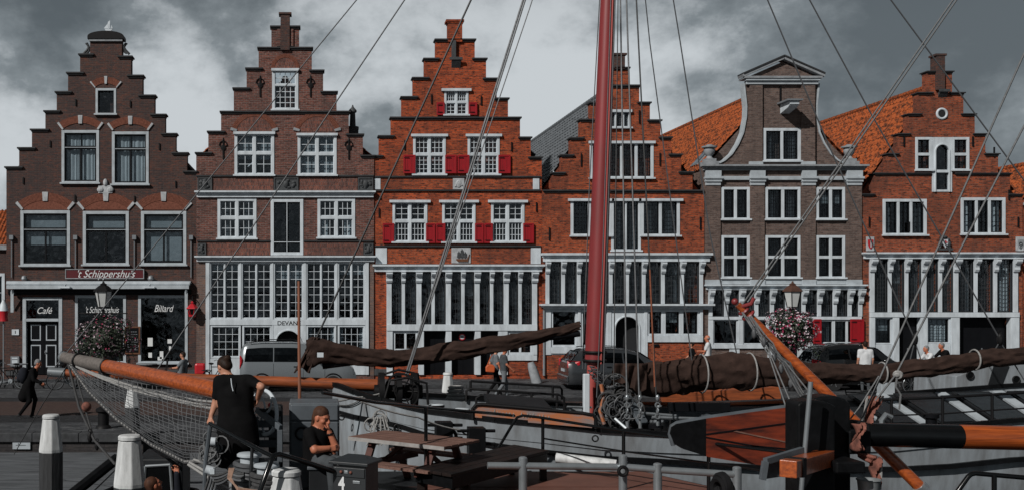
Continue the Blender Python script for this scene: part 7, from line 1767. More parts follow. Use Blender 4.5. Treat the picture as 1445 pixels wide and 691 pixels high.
# ---- the woman in the black dress, seen from behind, leaning on the rail
dw = 12.45; base = P(334, 0, dw); base.z = ZD + .012
def loc(px, py, dd=0.0): q = P(px, py, dw + dd); return q - base
Jw = dict(head=loc(317, 517, .10), neck=loc(326, 529, .02), chest=loc(331, 556, 0), pelvis=loc(336, 598, 0), shL=loc(309, 537, .02), shR=loc(352, 536, -.02), elL=loc(304, 568, .05), wrL=loc(298, 586, .02), elR=loc(369, 545, -.20), wrR=loc(364, 561, -.02),
          hipL=loc(326, 604, 0), hipR=loc(346, 604, 0), knL=loc(328, 647, .03), knR=loc(345, 643, .05), anL=loc(329, 694, 0), anR=loc(345, 692, .06))
root, W, Ry = figure('woman in a black dress seen from behind leaning on the boat rail', base, 0.0, Jw, [M['skin'], M['black_cloth'], M['leggings'], M['shoe'], M['eye'], M['lip']], hair_bun('hair_dark'), vox=.0105, headyaw=R(38), headpitch=R(-38), curl=.9,
    skirt=[(loc(336, 590), loc(338, 622), .16, .19), (loc(326, 600), loc(315, 648, .03), .14, .10), (loc(345, 598), loc(352, 622, -.02), .15, .12), (loc(322, 570), loc(318, 640, -.02), .10, .11)])
mb = MB(); mb.tube([loc(326, 533, -.13) + base, loc(327, 543, -.15) + base, loc(329, 551, -.16) + base], .006, 5); mb.build('zip', M['white'], root)
# ---- the man with the telephone, seated
dm = 12.35; base = P(446, 0, dm); base.z = ZD + .012
b = Body(.0095, .03); mr_ = empty('person', base, 'seated man in a black T-shirt with hair tied back, talking on a phone', 'person')
Q = lambda px, py, dd=0.0: P(px, py, dm + dd)
hc = Q(453.5, 589, 0); Rm = rotm(R(-122), R(-14)); head(b, hc, Rm, 1.06)
b.cap(Q(447, 606, .05), hc - Vector((.01, 0, .06)), .064, .056, 0, .03)
b.cap(Q(437, 611, -.05), Q(462, 610, .16), .072, .068, 1); b.cap(Q(448, 616, .06), Q(450, 647, .10), .145, .15, 1, .05); b.cap(Q(439, 620, .02), Q(441, 645, .05), .10, .115, 1); b.cap(Q(461, 620, .14), Q(461, 645, .14), .10, .105, 1)
b.cap(Q(436, 611, -.06), Q(441, 627, -.15), .068, .062, 1, .02); b.cap(Q(440, 624, -.14), Q(444, 634, -.19), .052, .046, 0, .01); b.cap(Q(444, 634, -.19), Q(463, 632, -.13), .046, .034, 0, .01); hand(b, Q(463, 632, -.13), Vector((1, .25, .05)), Vector((0, 1, -.2)), 1, .7)
b.cap(Q(463, 611, .16), Q(470, 624, .08), .066, .058, 1, .02); b.cap(Q(469, 622, .09), Q(474, 631, -.02), .048, .045, 0, .01); b.cap(Q(474, 631, -.02), Q(465, 609, -.04), .045, .031, 0, .01); hand(b, Q(465, 609, -.04), Vector((-.22, .05, 1)), Vector((-1, .1, 0)), -1, .55)
b.cap(Q(446, 650, .05), Q(468, 653, -.35), .10, .075, 2); b.cap(Q(456, 650, .15), Q(478, 652, -.22), .10, .075, 2); b.cap(Q(468, 653, -.35), Q(470, 694, -.30) , .07, .05, 2); b.cap(Q(478, 652, -.22), Q(482, 694, -.18), .07, .05, 2)
for px in (470, 482): q = Q(px, 694, -.28); b.cap(Vector((q.x, q.y, ZD + .055)), Vector((q.x + .16, q.y - .08, ZD + .05)), .042, .035, 3)
b.build('body', [M['skin_tan'], M['black_cloth'], M['grey_dark'], M['shoe'], M['eye'], M['lip']], mr_)
hb = Body(.009, .02); A = np.array(Rm); hw = lambda x, y, z: hc + Rm @ (Vector((x, y, z)) * 1.06)
hb.ell(hw(0, -.016, .050), (.086, .098, .088), 0, A); hb.ell(hw(0, -.06, -.01), (.074, .052, .075), 0, A); hb.ell(hw(0, -.075, -.09), (.045, .035, .07), 0, A); hb.build('hair', [M['hair_fair']], mr_)
mb = MB(); q = Q(463.5, 598, -.03); mb.bar(q + Vector((-.03, -.02, -.06)), q + Vector((-.015, -.02, .075)), .012, .065, up=(1, 0, 0)); tag(mb.build('mobile_phone', M['black_gloss'], None, bevel=.004), 'black mobile phone held to the ear of the seated man', 'phone')
mb = MB(); mb.torus(Q(466.2, 611.5, -.04), .036, .011, (-.3, .05, 1), 16, 6); mb.build('wristwatch', M['black_paint'], mr_, smooth=True)
# ---- person low on the small boat, reaching up to the net
b = Body(.012, .03); dc = 13.6; Q2 = lambda px, py, dd=0.0: P(px, py, dc + dd)
pr = empty('person', Q2(218, 790), 'person in dark clothes with raised arm below the bowsprit net', 'person')
hc = Q2(217, 684); Rm = rotm(R(-60), R(25)); head(b, hc, Rm)
b.cap(Q2(218, 694, .03), hc, .055, .05, 0); b.cap(Q2(205, 708, .1), Q2(238, 704, -.05), .075, .075, 1); b.cap(Q2(220, 715, .03), Q2(222, 770, .05), .15, .15, 1, .05)
b.cap(Q2(240, 704, -.05), Q2(252, 693, -.05), .062, .055, 1, .02); b.cap(Q2(252, 693, -.05), Q2(250, 668, -.1), .055, .042, 1, .01); hand(b, Q2(250, 668, -.1), Vector((-.03, -.1, 1)), Vector((-.4, -1, 0)), 1, .8)
b.cap(Q2(204, 708, .1), Q2(196, 738, .0), .062, .05, 1); b.cap(Q2(196, 738, 0), Q2(206, 755, -.2), .05, .04, 1); hand(b, Q2(206, 755, -.2), Vector((.5, -.5, 0)), Vector((0, 0, -1)), -1, .6)
for sx in (-1, 1): b.cap(Q2(222 + sx * 9, 770, .05), Q2(222 + sx * 11, 810, .1), .09, .065, 2); b.cap(Q2(222 + sx * 11, 810, .1), Q2(222 + sx * 11, 846, .1), .062, .05, 2)
b.build('body', SK('navy_cloth', 'navy_cloth', 'skin_tan'), pr)
hb = Body(.010, .02); A = np.array(Rm); hb.ell(hc + Rm @ Vector((0, -.022, .042)), (.084, .094, .086), 0, A); hb.ell(hc + Rm @ Vector((0, -.06, -.01)), (.07, .05, .06), 0, A); hb.build('hair', [M['hair_brown']], pr)
# ---- walkers and passers-by on the street
def gx(px, d): return (px - PX) / F * d
stride = dict(knL=(-.09, .16, .53), anL=(-.09, .22, .09), knR=(.09, -.02, .50), anR=(.09, -.30, .14), elL=(-.23, -.14, 1.16), wrL=(-.23, -.05, .92), elR=(.23, .06, 1.15), wrR=(.22, .24, .98))
W1 = figure('walking man in a grey T-shirt with an orange shoulder bag', (gx(699, 37.6), 37.6, 0), R(-85), dict(stride, elR=(.24, .02, 1.16), wrR=(.10, .26, 1.08)), SK('grey_cloth', 'black_cloth'), hair_short('hair_grey'), scale=1.0, vox=.016, headyaw=R(10))
W2 = figure('bald walking man in a dark T-shirt and pale jeans, beside an orange bag', (gx(711, 37.0), 37.0, 0), R(-88), dict(stride, knL=(-.09, .10, .52), anL=(-.09, .12, .09)), SK('grey_dark', 'jeans', 'skin_tan'), None, scale=1.02, vox=.016, headyaw=R(-12))
q = Vector((gx(692, 37.3), 37.3, 1.02)); bg_ = empty('shoulder_bag', q, 'small orange leather bag hanging at the hip of a walking man', 'bag')
mb = MB(); mb.prism([(q.x - .16, q.z - .13), (q.x + .14, q.z - .15), (q.x + .16, q.z + .06), (q.x + .08, q.z + .13), (q.x - .10, q.z + .13), (q.x - .17, q.z + .04)], q.y - .06, q.y + .07); mb.build('pouch', M['orange_bag'], bg_, bevel=.03)
mb = MB(); mb.tube([q + Vector((-.1, 0, .12)), q + Vector((.02, .1, .38)), q + Vector((.12, .28, .46))], .014, 6); mb.build('strap', M['orange_bag'], bg_, smooth=True)
figure('woman with sunglasses walking past in dark clothes', (gx(976, 42.6), 42.6, .115), R(80), stride, SK('black_cloth', 'black_cloth'), hair_bun('hair_dark'), scale=.90, vox=.018)
sg_ = P(970.5, 491.5, 38.2)
figure('bald man in a pale grey T-shirt walking by the brick front', (gx(999, 42.5), 42.5, .115), R(65), dict(stride, elL=(-.22, .10, 1.15), wrL=(-.10, .30, 1.16)), SK('white_cloth', 'jeans', 'skin_tan'), hair_fringe('hair_grey'), scale=1.06, vox=.018)
figure('man in a white shirt seen from behind near the black car', (gx(1221, 39.25), 39.25, 0), R(-8), {}, SK('white_cloth', 'grey_dark'), hair_short('hair_dark'), scale=1.07, vox=.018)
def sun_glasses(): pass
# grey-haired pedestrian at left, leaning forward as he walks
lp = figure('grey haired person in black with a backpack walking on the quay', (gx(42, 31), 31, 0), R(-88), dict(pelvis=(0, -.02, .95), chest=(0, .10, 1.25), neck=(0, .17, 1.42), head=(0, .24, 1.56), shL=(-.17, .12, 1.37), shR=(.17, .12, 1.37), elL=(-.22, .08, 1.10), wrL=(-.2, .28, .98), elR=(.22, .16, 1.10), wrR=(.2, .36, 1.02), knL=(-.09, .14, .52), anL=(-.09, .05, .09), knR=(.09, .02, .50), anR=(.09, -.26, .12)),
    SK('black_cloth', 'black_cloth', 'skin_tan'), hair_short('hair_grey'), scale=1.02, vox=.016, short=False, headpitch=R(-15), skirt=[((0, -.02, .98), (0, -.16, .62), .16, .17)])
bp_ = Vector((gx(33, 31), 31, 1.24)); mb = MB(); mb.ball(bp_, (.16, .17, .25), 12, 8); mb.ball(bp_ + Vector((-.10, 0, -.06)), (.10, .13, .14), 10, 7); o = tag(mb.build('backpack', M['navy_cloth'], None, smooth=True), 'dark backpack carried by the grey haired person on the quay', 'backpack')
# seated guest by the cafe window
gs = (gx(256, 40.5), 40.5, 0)
figure('seated guest in grey with dark cap at the cafe window', gs, R(75), dict(pelvis=(0, -.05, .52), chest=(0, -.10, .85), neck=(0, -.08, 1.03), head=(0, -.05, 1.20), shL=(-.18, -.09, .98), shR=(.18, -.09, .98), elL=(-.23, .08, .76), wrL=(-.12, .32, .74), elR=(.23, .08, .76), wrR=(.12, .32, .74), hipL=(-.09, 0, .52), hipR=(.09, 0, .52), knL=(-.11, .42, .52), knR=(.11, .42, .52), anL=(-.11, .42, .09), anR=(.11, .40, .09)), SK('grey_cloth', 'navy_cloth'), hair_short('hair_dark'), scale=1.08, vox=.018)

# ================================================================== cars
M['car_silver'] = mat('silver_car_paint', (.17, .19, .205), .28, metal=.35, var=.08, spec=.6, coat=.6); M['car_dark'] = mat('dark_grey_car_paint', (.035, .039, .044), .25, metal=.3, var=.08, spec=.6, coat=.8); M['car_black'] = mat('black_car_paint', (.010, .011, .012), .2, metal=.2, var=.08, coat=.9)
M['tail_lens'] = mat('red_lens', (.42, .012, .02), .25, var=.2, coat=.5); M['tyre'] = mat('tyre', (.014, .014, .015), .8); M['wheel_rim'] = mat('alloy', (.30, .31, .32), .35, metal=.7); M['car_window'] = glass_mat('car_window', (.03, .033, .037), .0, .02)
def car(label, px_rear, d, L, prof, belt, hw, paint, wins, lamp, name='parked_car', top_in=.24, wheels=(.19, .80), wr=.32):
    """prof: (fraction of length, roof/bonnet height); belt: (fraction, height); heading +x, left side away, near side towards the camera"""
    x0 = gx(px_rear, d - hw); r = empty(name, (x0 + L / 2, d, .01), label, 'car', 'cars parked along the street')
    def top(f): return lerp_tab(prof, f)
    def bel(f): return min(lerp_tab(belt, f), top(f) - .01)
    def halfw(f): return hw * (1 - .16 * max(0, (f - .86) / .14) ** 2 - .10 * max(0, (.06 - f) / .06) ** 2)
    N_ = 48; rows = []
    for i in range(N_ + 1):
        f = i / N_; w, t, bz = halfw(f), top(f), bel(f); tw = w - top_in * min(1, max(0, (t - bz) / .5)); ring = []
        for a, z in ((w * .90, .22), (w * .985, .30), (w, .50), (w * 1.0, .62), (w * .985, bz), (tw * .6 + w * .385, bz + (t - bz) * .42), (tw, bz + (t - bz) * .88), (tw - .07, t - .012), (tw * .5, t + .012), (0, t + .02)): ring.append((a, z))
        full = [(x0 + f * L, d - a, z) for a, z in ring] + [(x0 + f * L, d + a, z) for a, z in ring[-2::-1]]
        rows.append(full)
    mb = MB(); mb.grid(rows); m_ = len(rows[0]); mb.f.append(list(range(m_))); mb.m.append(0); mb.f.append([N_ * m_ + j for j in range(m_)]); mb.m.append(0)
    body = mb.build('body', M[paint], r, smooth=True)
    def side(f, v, out=.006, sgn=-1):      # v: 0 belt .. 1 roof edge
        w, t, bz = halfw(f), top(f), bel(f); tw = w - top_in * min(1, max(0, (t - bz) / .5)); z = bz + (t - bz) * (.0 + .88 * v)
        k = (z - bz) / max(.01, t - bz); a = w * .985 + (tw * .6 + w * .385 - w * .985) * (k / .42) if k < .42 else (tw * .6 + w * .385) + (tw - tw * .6 - w * .385) * ((k - .42) / .46)
        return (x0 + f * L, d + sgn * (a + out), z)
    for sgn in (-1, 1):
        for f0, f1, v0, v1, sl0, sl1 in wins:
            mb = MB(); n = 8; mb.grid([[side(f0 + (f1 - f0) * j / n + (sl0 * (1 - j / n) + sl1 * j / n) * (v0 + (v1 - v0) * i / 4), v0 + (v1 - v0) * i / 4, .010, sgn) for j in range(n + 1)] for i in range(5)]); mb.build('side_window', M['car_window'], r, solid=.006)
    # front and rear screens
    for fa, fb, nm in lamp['screens']:
        mb = MB(); rws = []
        for i in range(7):
            f = fa + (fb - fa) * i / 6; t = top(f); hwid = (halfw(f) - top_in * min(1, max(0, (t - bel(f)) / .5))) * .88; rws.append([(x0 + f * L + (-.012 if fb < .4 else .012), d - hwid + 2 * hwid * j / 6, t + .026) for j in range(7)])
        mb.grid(rws); mb.build(nm, M['car_window'], r, solid=.006)
    for sgn in (-1, 1):
        z0, z1, fl = lamp['tail']; w = halfw(.0); mb = MB()
        pts = [(x0 - .012, d + sgn * (w - .16), z0), (x0 - .012, d + sgn * (w - .16), z1), (x0 - .012, d + sgn * (w + .004), z1), (x0 + fl, d + sgn * (hw * .995 + .012), (z0 + z1) / 2 + .12), (x0 + fl, d + sgn * (hw * .995 + .012), (z0 + z1) / 2 - .02), (x0 - .012, d + sgn * (w + .006), z0)]
        mb.add(pts + [(p[0] + .05, p[1] - sgn * .04, p[2]) for p in pts], [tuple(range(6)), tuple(range(11, 5, -1))] + [(i, 6 + i, 6 + (i + 1) % 6, (i + 1) % 6) for i in range(6)]); mb.build('tail_light', M['tail_lens'], r, bevel=.01)
        mb = MB(); mb.ball((x0 + L - .12, d + sgn * hw * .72, .68), (.10, .17, .10), 10, 8); mb.build('headlight', M['chrome'], r, smooth=True)
        f = lamp.get('mirror', .70); mb = MB(); mb.ball((x0 + f * L, d + sgn * (hw + .09), bel(f) + .06), (.08, .10, .075), 10, 8); mb.build('wing_mirror', M[paint], r, smooth=True)
        for f in lamp.get('handles', ()): mb = MB(); mb.bar((x0 + f * L, d + sgn * (hw + .012), bel(f) - .10), (x0 + f * L + .18, d + sgn * (hw + .012), bel(f) - .10), .03, .035); mb.build('door_handle', M['chrome'] if paint == 'car_silver' else M['black_paint'], r, bevel=.005)
        for f in lamp.get('seams', ()): mb = MB(); mb.tube([(x0 + f * L, d + sgn * (hw + .002), .32), (x0 + f * L, d + sgn * (hw * 1.001), .62), side(f, 0, .002, sgn)], .006, 4); mb.build('door_seam', M['black_paint'], r)
        for f in wheels:
            c = (x0 + f * L, d + sgn * (hw - .10), wr); mb = MB(); mb.lathe([(wr * .62, -.10), (wr * .93, -.105), (wr, -.06), (wr, .06), (wr * .93, .105), (wr * .62, .10)], c, 26, 'y'); wo = mb.build('wheel', M['tyre'], r, smooth=True)
            mb = MB(); mb.lathe([(wr * .63, sgn * .085), (wr * .55, sgn * .10), (wr * .15, sgn * .06), (.02, sgn * .075)], c, 20, 'y')
            for k in range(5): a = k * 1.2566; mb.bar((c[0], c[1] + sgn * .085, c[2]), (c[0] + wr * .58 * math.cos(a), c[1] + sgn * .098, c[2] + wr * .58 * math.sin(a)), .02, .05, up=(0, 1, 0))
            mb.build('rim', M['wheel_rim'], wo, smooth=True)
            mb = MB(); mb.tube([(c[0] + (wr + .05) * math.cos(a), d + sgn * (hw - .005), c[2] + (wr + .05) * math.sin(a)) for a in [math.pi * (k / 14) for k in range(15)]], .03, 6); mb.build('wheel_arch', M['black_paint'], r, smooth=True)
    mb = MB(); mb.box(x0 - .06, x0 + .02, d - hw * .92, d + hw * .92, .33, .55); mb.build('rear_bumper', M['black_paint'] if lamp.get('bump') else M[paint], r, bevel=.03)
    mb = MB(); mb.box(x0 - .03, x0 - .015, d - .26, d + .26, .68, .79); mb.build('number_plate', M['white_dull'], r)
    for f0, f1 in lamp.get('rails', ()):
        for sgn in (-1, 1): mb = MB(); mb.tube([(x0 + f * L, d + sgn * (hw - top_in + .02), top(f) + .05) for f in [f0 + (f1 - f0) * k / 8 for k in range(9)]], .018, 6); mb.build('roof_rail', M['black_paint'], r, smooth=True)
    return r
car('silver van with dark side windows parked before the small-paned shopfront', 338, 40.0, 4.3, [(0, 1.50), (.02, 1.68), (.06, 1.78), (.2, 1.83), (.45, 1.83), (.58, 1.77), (.66, 1.60), (.78, 1.20), (.80, 1.10), (.93, 1.0), (.985, .85), (1, .60)], [(0, 1.07), (.5, 1.06), (.78, 1.02), (1, .9)], .90, 'car_silver',
    [(.04, .285, .10, .86, .015, 0), (.295, .52, .10, .86, 0, 0), (.56, .735, .08, .84, .0, -.10)], dict(screens=[(.655, .785, 'windscreen')], tail=(.85, 1.35, .06), mirror=.70, handles=(.46, .57), seams=(.29, .545, .73), rails=((.08, .5),)), name='parked_van', top_in=.16)
car('dark grey estate car with a red tail light behind the mast', 803, 40.6, 4.4, [(0, 1.02), (.015, 1.06), (.10, 1.44), (.16, 1.54), (.3, 1.58), (.5, 1.55), (.6, 1.44), (.72, 1.13), (.76, 1.06), (.92, .96), (.98, .82), (1, .55)], [(0, 1.0), (.3, 1.0), (.72, .97), (1, .85)], .90, 'car_dark',
    [(.12, .28, .12, .84, .02, 0), (.29, .46, .10, .84, 0, 0), (.475, .66, .08, .84, 0, -.08)], dict(screens=[(.60, .73, 'windscreen'), (.02, .10, 'rear_window')], tail=(.86, 1.12, .40), mirror=.66, handles=(.32, .50), seams=(.285, .465, .66), rails=((.15, .5),)))
car('black hatchback parked near the man in the white shirt', 1150, 40.6, 3.9, [(0, .98), (.02, 1.05), (.09, 1.48), (.16, 1.66), (.3, 1.74), (.5, 1.73), (.62, 1.58), (.74, 1.2), (.78, 1.1), (.93, 1.0), (.985, .85), (1, .55)], [(0, 1.10), (.3, 1.12), (.74, 1.06), (1, .9)], .88, 'car_black',
    [(.14, .34, .12, .84, .02, 0), (.355, .66, .08, .84, 0, -.08)], dict(screens=[(.615, .76, 'windscreen'), (.02, .10, 'rear_window')], tail=(.80, 1.18, .22), mirror=.66, handles=(.40,), seams=(.35, .66)))

# ================================================================== bicycles
def bicycle(label, x, y, yaw, lean=0.0, z=0.0, red=False):
    r = empty('bicycle', (0, 0, 0), label, 'bicycle', 'bicycles on the quay')
    def t(nm, pts, rad, m, par=r): mb = MB(); mb.tube(pts, rad, 6); return mb.build(nm, M[m], par, smooth=True)
    fm = 'sign_crimson' if red else 'black_paint'
    mb = MB(); bbk, hd, st, rw, fw_ = (-.08, 0, .30), (.42, 0, .82), (-.25, 0, .82), (-.52, 0, .34), (.58, 0, .34)
    for a, b_ in ((bbk, hd), (st, (.40, 0, .78)), (bbk, st), (bbk, rw), (rw, (-.20, 0, .72)), ((.43, 0, .80), fw_), (st, (-.27, 0, .92))): mb.tube([a, b_], .018, 6)
    mb.build('frame', M[fm], r, smooth=True)
    for wx in (-.52, .58):
        mb = MB(); mb.torus((wx, 0, .34), .325, .018, (0, 1, 0), 28, 6); w = mb.build('wheel', M['rubber'], r, smooth=True)
        mb = MB(); mb.torus((wx, 0, .34), .30, .010, (0, 1, 0), 28, 5)
        for k in range(12): a = k * math.pi / 6; mb.tube([(wx, .015 * (-1) ** k, .34), (wx + .30 * math.cos(a), 0, .34 + .30 * math.sin(a))], .0025, 3)
        mb.build('spoke', M['galv'], w)
    t('handlebar', [(.28, -.27, .98), (.40, -.24, 1.02), (.44, 0, .96), (.40, .24, 1.02), (.28, .27, .98)], .013, 'galv')
    mb = MB(); mb.ball((-.28, 0, .95), (.14, .085, .04), 10, 6); mb.build('saddle', M['rubber'], r, smooth=True)
    mb = MB(); mb.box(-.78, -.36, -.07, .07, .70, .715); mb.build('carrier', M['iron'], r)
    mb = MB(); mb.lathe([(.09, -.008), (.09, .008)], (-.08, .04, .30), 16, 'y'); mb.tube([(-.08, .06, .30), (.02, .06, .16)], .01, 5); mb.tube([(-.08, -.06, .30), (-.18, -.06, .44)], .01, 5); mb.build('crank', M['galv'], r)
    r.location = (x, y, z); r.rotation_euler = (lean, 0, yaw); return r
b0 = bicycle('black bicycle leaning by the cafe door', gx(98, 40.2), 40.2, R(12), R(6))
def bike_copy(label, x, y, yaw, lean=0.0):
    c = copy_tree(b0); c['label'] = label; c.location = (x, y, 0); c.rotation_euler = (lean, 0, yaw); return c
bike_copy('black bicycle parked beneath the flower basket of the cafe', gx(125, 40.6), 40.6, R(-8), R(-5)); bike_copy('bicycle parked before the stone plinth between cafe and shopfront', gx(300, 41.3), 41.3, R(60), R(8)); bike_copy('black bicycle at the far end of the cafe terrace', gx(12, 40.6), 40.6, R(170), R(5))
bike_copy('grey bicycle standing behind the black bow post', gx(1203, 30.5), 30.5, R(5), R(5)); bike_copy('bicycle of the white haired rider', gx(1309, 38.4), 38.4, R(178)); bike_copy('bicycle of the rider in the dark jacket', gx(1331, 39.0), 39.0, R(176))
ride = dict(pelvis=(0, -.12, .96), chest=(0, .03, 1.26), neck=(0, .11, 1.43), head=(0, .17, 1.59), shL=(-.18, .08, 1.38), shR=(.18, .08, 1.38), elL=(-.26, .26, 1.16), wrL=(-.24, .42, 1.04), elR=(.26, .26, 1.16), wrR=(.24, .42, 1.04), hipL=(-.09, -.10, .94), hipR=(.09, -.10, .94), knL=(-.11, .28, .76), knR=(.11, .18, .56), anL=(-.12, .10, .40), anR=(.12, .04, .16))
figure('white haired cyclist in a pale top riding past', (gx(1309, 38.4) + .10, 38.4, .08), R(92), ride, SK('white_cloth', 'jeans', 'skin_tan'), hair_short('hair_grey'), vox=.018, scale=.98)
figure('grey haired cyclist in a dark jacket riding past', (gx(1331, 39.0) + .10, 39.0, .10), R(90), ride, SK('black_cloth', 'grey_dark', 'skin_tan'), hair_short('hair_grey'), vox=.018, short=False, scale=1.02)

# ================================================================== lanterns, flower baskets, terrace
M['lamp_copper'] = mat('copper_lamp_hood', (.12, .06, .045), .5, metal=.4, var=.4, scale=7); M['lamp_glass'] = mat('milky_lamp_glass', (.48, .50, .50), .25, var=.15, spec=.5)
def street_lamp(px, d, py_top, label, hood):
    x = gx(px, d); zt = P(0, py_top, d).z; r = empty('street_lamp', (x, d, 0), label, 'street lamp', 'street lamps on the quay')
    mb = MB(); mb.lathe([(.16, .01), (.15, .5), (.08, .6), (.065, 1.2), (.055, zt - 1.25), (.08, zt - 1.2), (.04, zt - 1.0)], (x, d, 0), 14); mb.build('post', M['iron'], r, smooth=True)
    z1 = zt - .90
    mb = MB(); mb.lathe([(.20, z1), (.32, z1 + .56)], (x, d, 0), 6); mb.build('lantern_glass', M['lamp_glass'], r)
    mb = MB()
    for k in range(6): a = k * math.pi / 3; mb.tube([(x + .205 * math.cos(a), d + .205 * math.sin(a), z1 - .01), (x + .33 * math.cos(a), d + .33 * math.sin(a), z1 + .57)], .016, 5)
    mb.lathe([(.22, z1 - .04), (.22, z1)], (x, d, 0), 6); mb.build('lantern_frame', M['iron'], r)
    mb = MB(); mb.lathe([(.38, z1 + .56), (.38, z1 + .60), (.20, z1 + .76), (.12, z1 + .80), (.13, z1 + .84), (.05, z1 + .88), (.03, zt + .05)], (x, d, 0), 6); mb.build('hood', M[hood], r)
    mb = MB(); mb.tube([(x - .9, d, z1 - .25), (x + .9, d, z1 - .25)], .025, 6); mb.tube([(x - .6, d, z1 - .25), (x, d, z1 - .7)], .018, 6); mb.tube([(x + .6, d, z1 - .25), (x, d, z1 - .7)], .018, 6); mb.build('basket_arm', M['iron'], r)
    return r
street_lamp(146, 39.6, 398, 'black street lamp with six sided lantern before the cafe', 'iron'); street_lamp(1118.5, 39.6, 398, 'street lamp with copper coloured hood before the taupe brick house', 'lamp_copper')
M['leaf_dark'] = mat('dark_leaf', (.018, .026, .016), .6, var=.5, scale=12); M['leaf'] = mat('leaf', (.035, .05, .03), .6, var=.5, scale=12); M['petal_pink'] = mat('magenta_petal', (.34, .035, .10), .6, var=.35, scale=20); M['petal_white'] = mat('pale_petal', (.58, .50, .54), .6, var=.25, scale=20); M['petal_dusk'] = mat('mauve_petal', (.21, .135, .165), .6, var=.3, scale=20)
def flower_ball(px, py, rx, rz, d, seed, label, mix, nblo):
    c = P(px, py, d); k = d / F; RX, RZ = rx * k, rz * k; rr = random.Random(seed); r = empty('flower_basket', c, label, 'flower basket', 'hanging flower baskets')
    def spot(shell):
        while True:
            v = Vector((rr.gauss(0, 1), rr.gauss(0, 1), rr.gauss(0, 1))).normalized(); u = shell + (1 - shell) * rr.random() ** .5
            bump = 1 + .13 * math.sin(3 * v.x + 2 * v.z + seed) + .12 * math.sin(7 * v.z - 5 * v.x) + .08 * math.sin(13 * v.x + 4 * v.y + seed)
            return v, c + Vector((v.x * RX * u * bump, v.y * RX * .85 * u * bump, v.z * RZ * u * bump - .12 * RZ * (abs(v.x) ** 2) + (-.15 * RZ * rr.random() if v.z < 0 else 0)))
    def leafq(mb, q, n, sz, mi):
        n = (n + Vector((rr.uniform(-.7, .7), rr.uniform(-.7, .7), rr.uniform(-.5, .9)))).normalized(); a = n.orthogonal().normalized(); b_ = n.cross(a); th = rr.uniform(0, 6.28); a, b_ = a * math.cos(th) + b_ * math.sin(th), b_ * math.cos(th) - a * math.sin(th)
        mb.add([q - a * sz, q + b_ * sz * .5 + n * sz * .15, q + a * sz, q - b_ * sz * .5 + n * sz * .15], [(0, 1, 2, 3)], mi)
    mb = MB(); mb.ball(c + Vector((0, 0, -.05)), (RX * .62, RX * .55, RZ * .6), 14, 9); mb.build('basket', M['leaf_dark'], r, smooth=True)
    mb = MB()
    for k_ in range(2600): v, q = spot(.55); leafq(mb, q, v, rr.uniform(.035, .075), 0 if rr.random() < .6 else 1)
    for k_ in range(16):      # stems that trail below and stick out at the sides
        a = rr.uniform(0, 6.28); q = c + Vector((RX * .8 * math.cos(a), RX * .7 * math.sin(a), -RZ * rr.uniform(.2, .7)))
        for j in range(14): q = q + Vector((.02 * math.cos(a) + rr.uniform(-.03, .03), .02 * math.sin(a), -.045)); leafq(mb, q, Vector((math.cos(a), math.sin(a), .3)), rr.uniform(.03, .06), j % 2)
    mb.build('foliage', [M['leaf_dark'], M['leaf']], r, recalc=False)
    mb = MB()
    for k_ in range(nblo):
        v, q = spot(.90); q = q + v * .03; mi = 0 if rr.random() < mix[0] else (1 if rr.random() < mix[1] else 2)
        n = (v + Vector((rr.uniform(-.4, .4), rr.uniform(-.4, .4), rr.uniform(-.2, .5)))).normalized(); a = n.orthogonal().normalized(); b_ = n.cross(a); sz = rr.uniform(.028, .048)
        ring = [q + (a * math.cos(t) + b_ * math.sin(t)) * sz * (1 if i % 2 else .6) + n * .01 for i, t in enumerate([2 * math.pi * i / 10 for i in range(10)])]
        mb.add([q - n * .01] + ring, [(0, 1 + i, 1 + (i + 1) % 10) for i in range(10)], mi)
    o = mb.build('blossom_mass', [M['petal_pink'], M['petal_white'], M['petal_dusk']], r, recalc=False); o['kind'] = 'stuff'
    return r
flower_ball(148, 477, 42, 31, 39.5, 5, 'large dusky flower basket hanging before the cafe window', (.16, .30), 640); flower_ball(1118, 462, 33, 27, 39.5, 9, 'pink and white flower basket hanging under the copper hooded lamp', (.36, .58), 1000)
# red lantern on the cafe wall
x, z = FX(272.5), FZ(437); y = D - .30; rl2 = empty('wall_lantern', (x, y, z), 'red wall lantern at the corner of the cafe', 'lantern')
mb = MB(); mb.lathe([(.05, -.20), (.13, -.17), (.19, .06), (.03, .07)], (x, y, z), 6); mb.build('lamp_body', M['black_gloss'], rl2)
mb = MB(); mb.lathe([(.26, .06), (.24, .10), (.10, .24), (.05, .27), (.07, .32), (.02, .38)], (x, y, z), 6); mb.build('hood', M['sign_crimson'], rl2)
mb = MB()
for k in range(6): a = k * math.pi / 3; mb.tube([(x + .13 * math.cos(a), y + .13 * math.sin(a), z - .19), (x + .20 * math.cos(a), y + .20 * math.sin(a), z + .06)], .018, 5)
mb.lathe([(.03, -.32), (.14, -.26), (.15, -.18)], (x, y, z), 6); mb.build('lamp_frame', M['sign_crimson'], rl2)
mb = MB(); mb.tube([(x, D - .02, z + .62), (x, y, z + .55), (x, y, z + .36)], .022, 6); mb.tube([(x, D - .02, z + .2), (x, y + .1, z + .5)], .016, 6); mb.build('bracket', M['iron'], rl2, smooth=True)
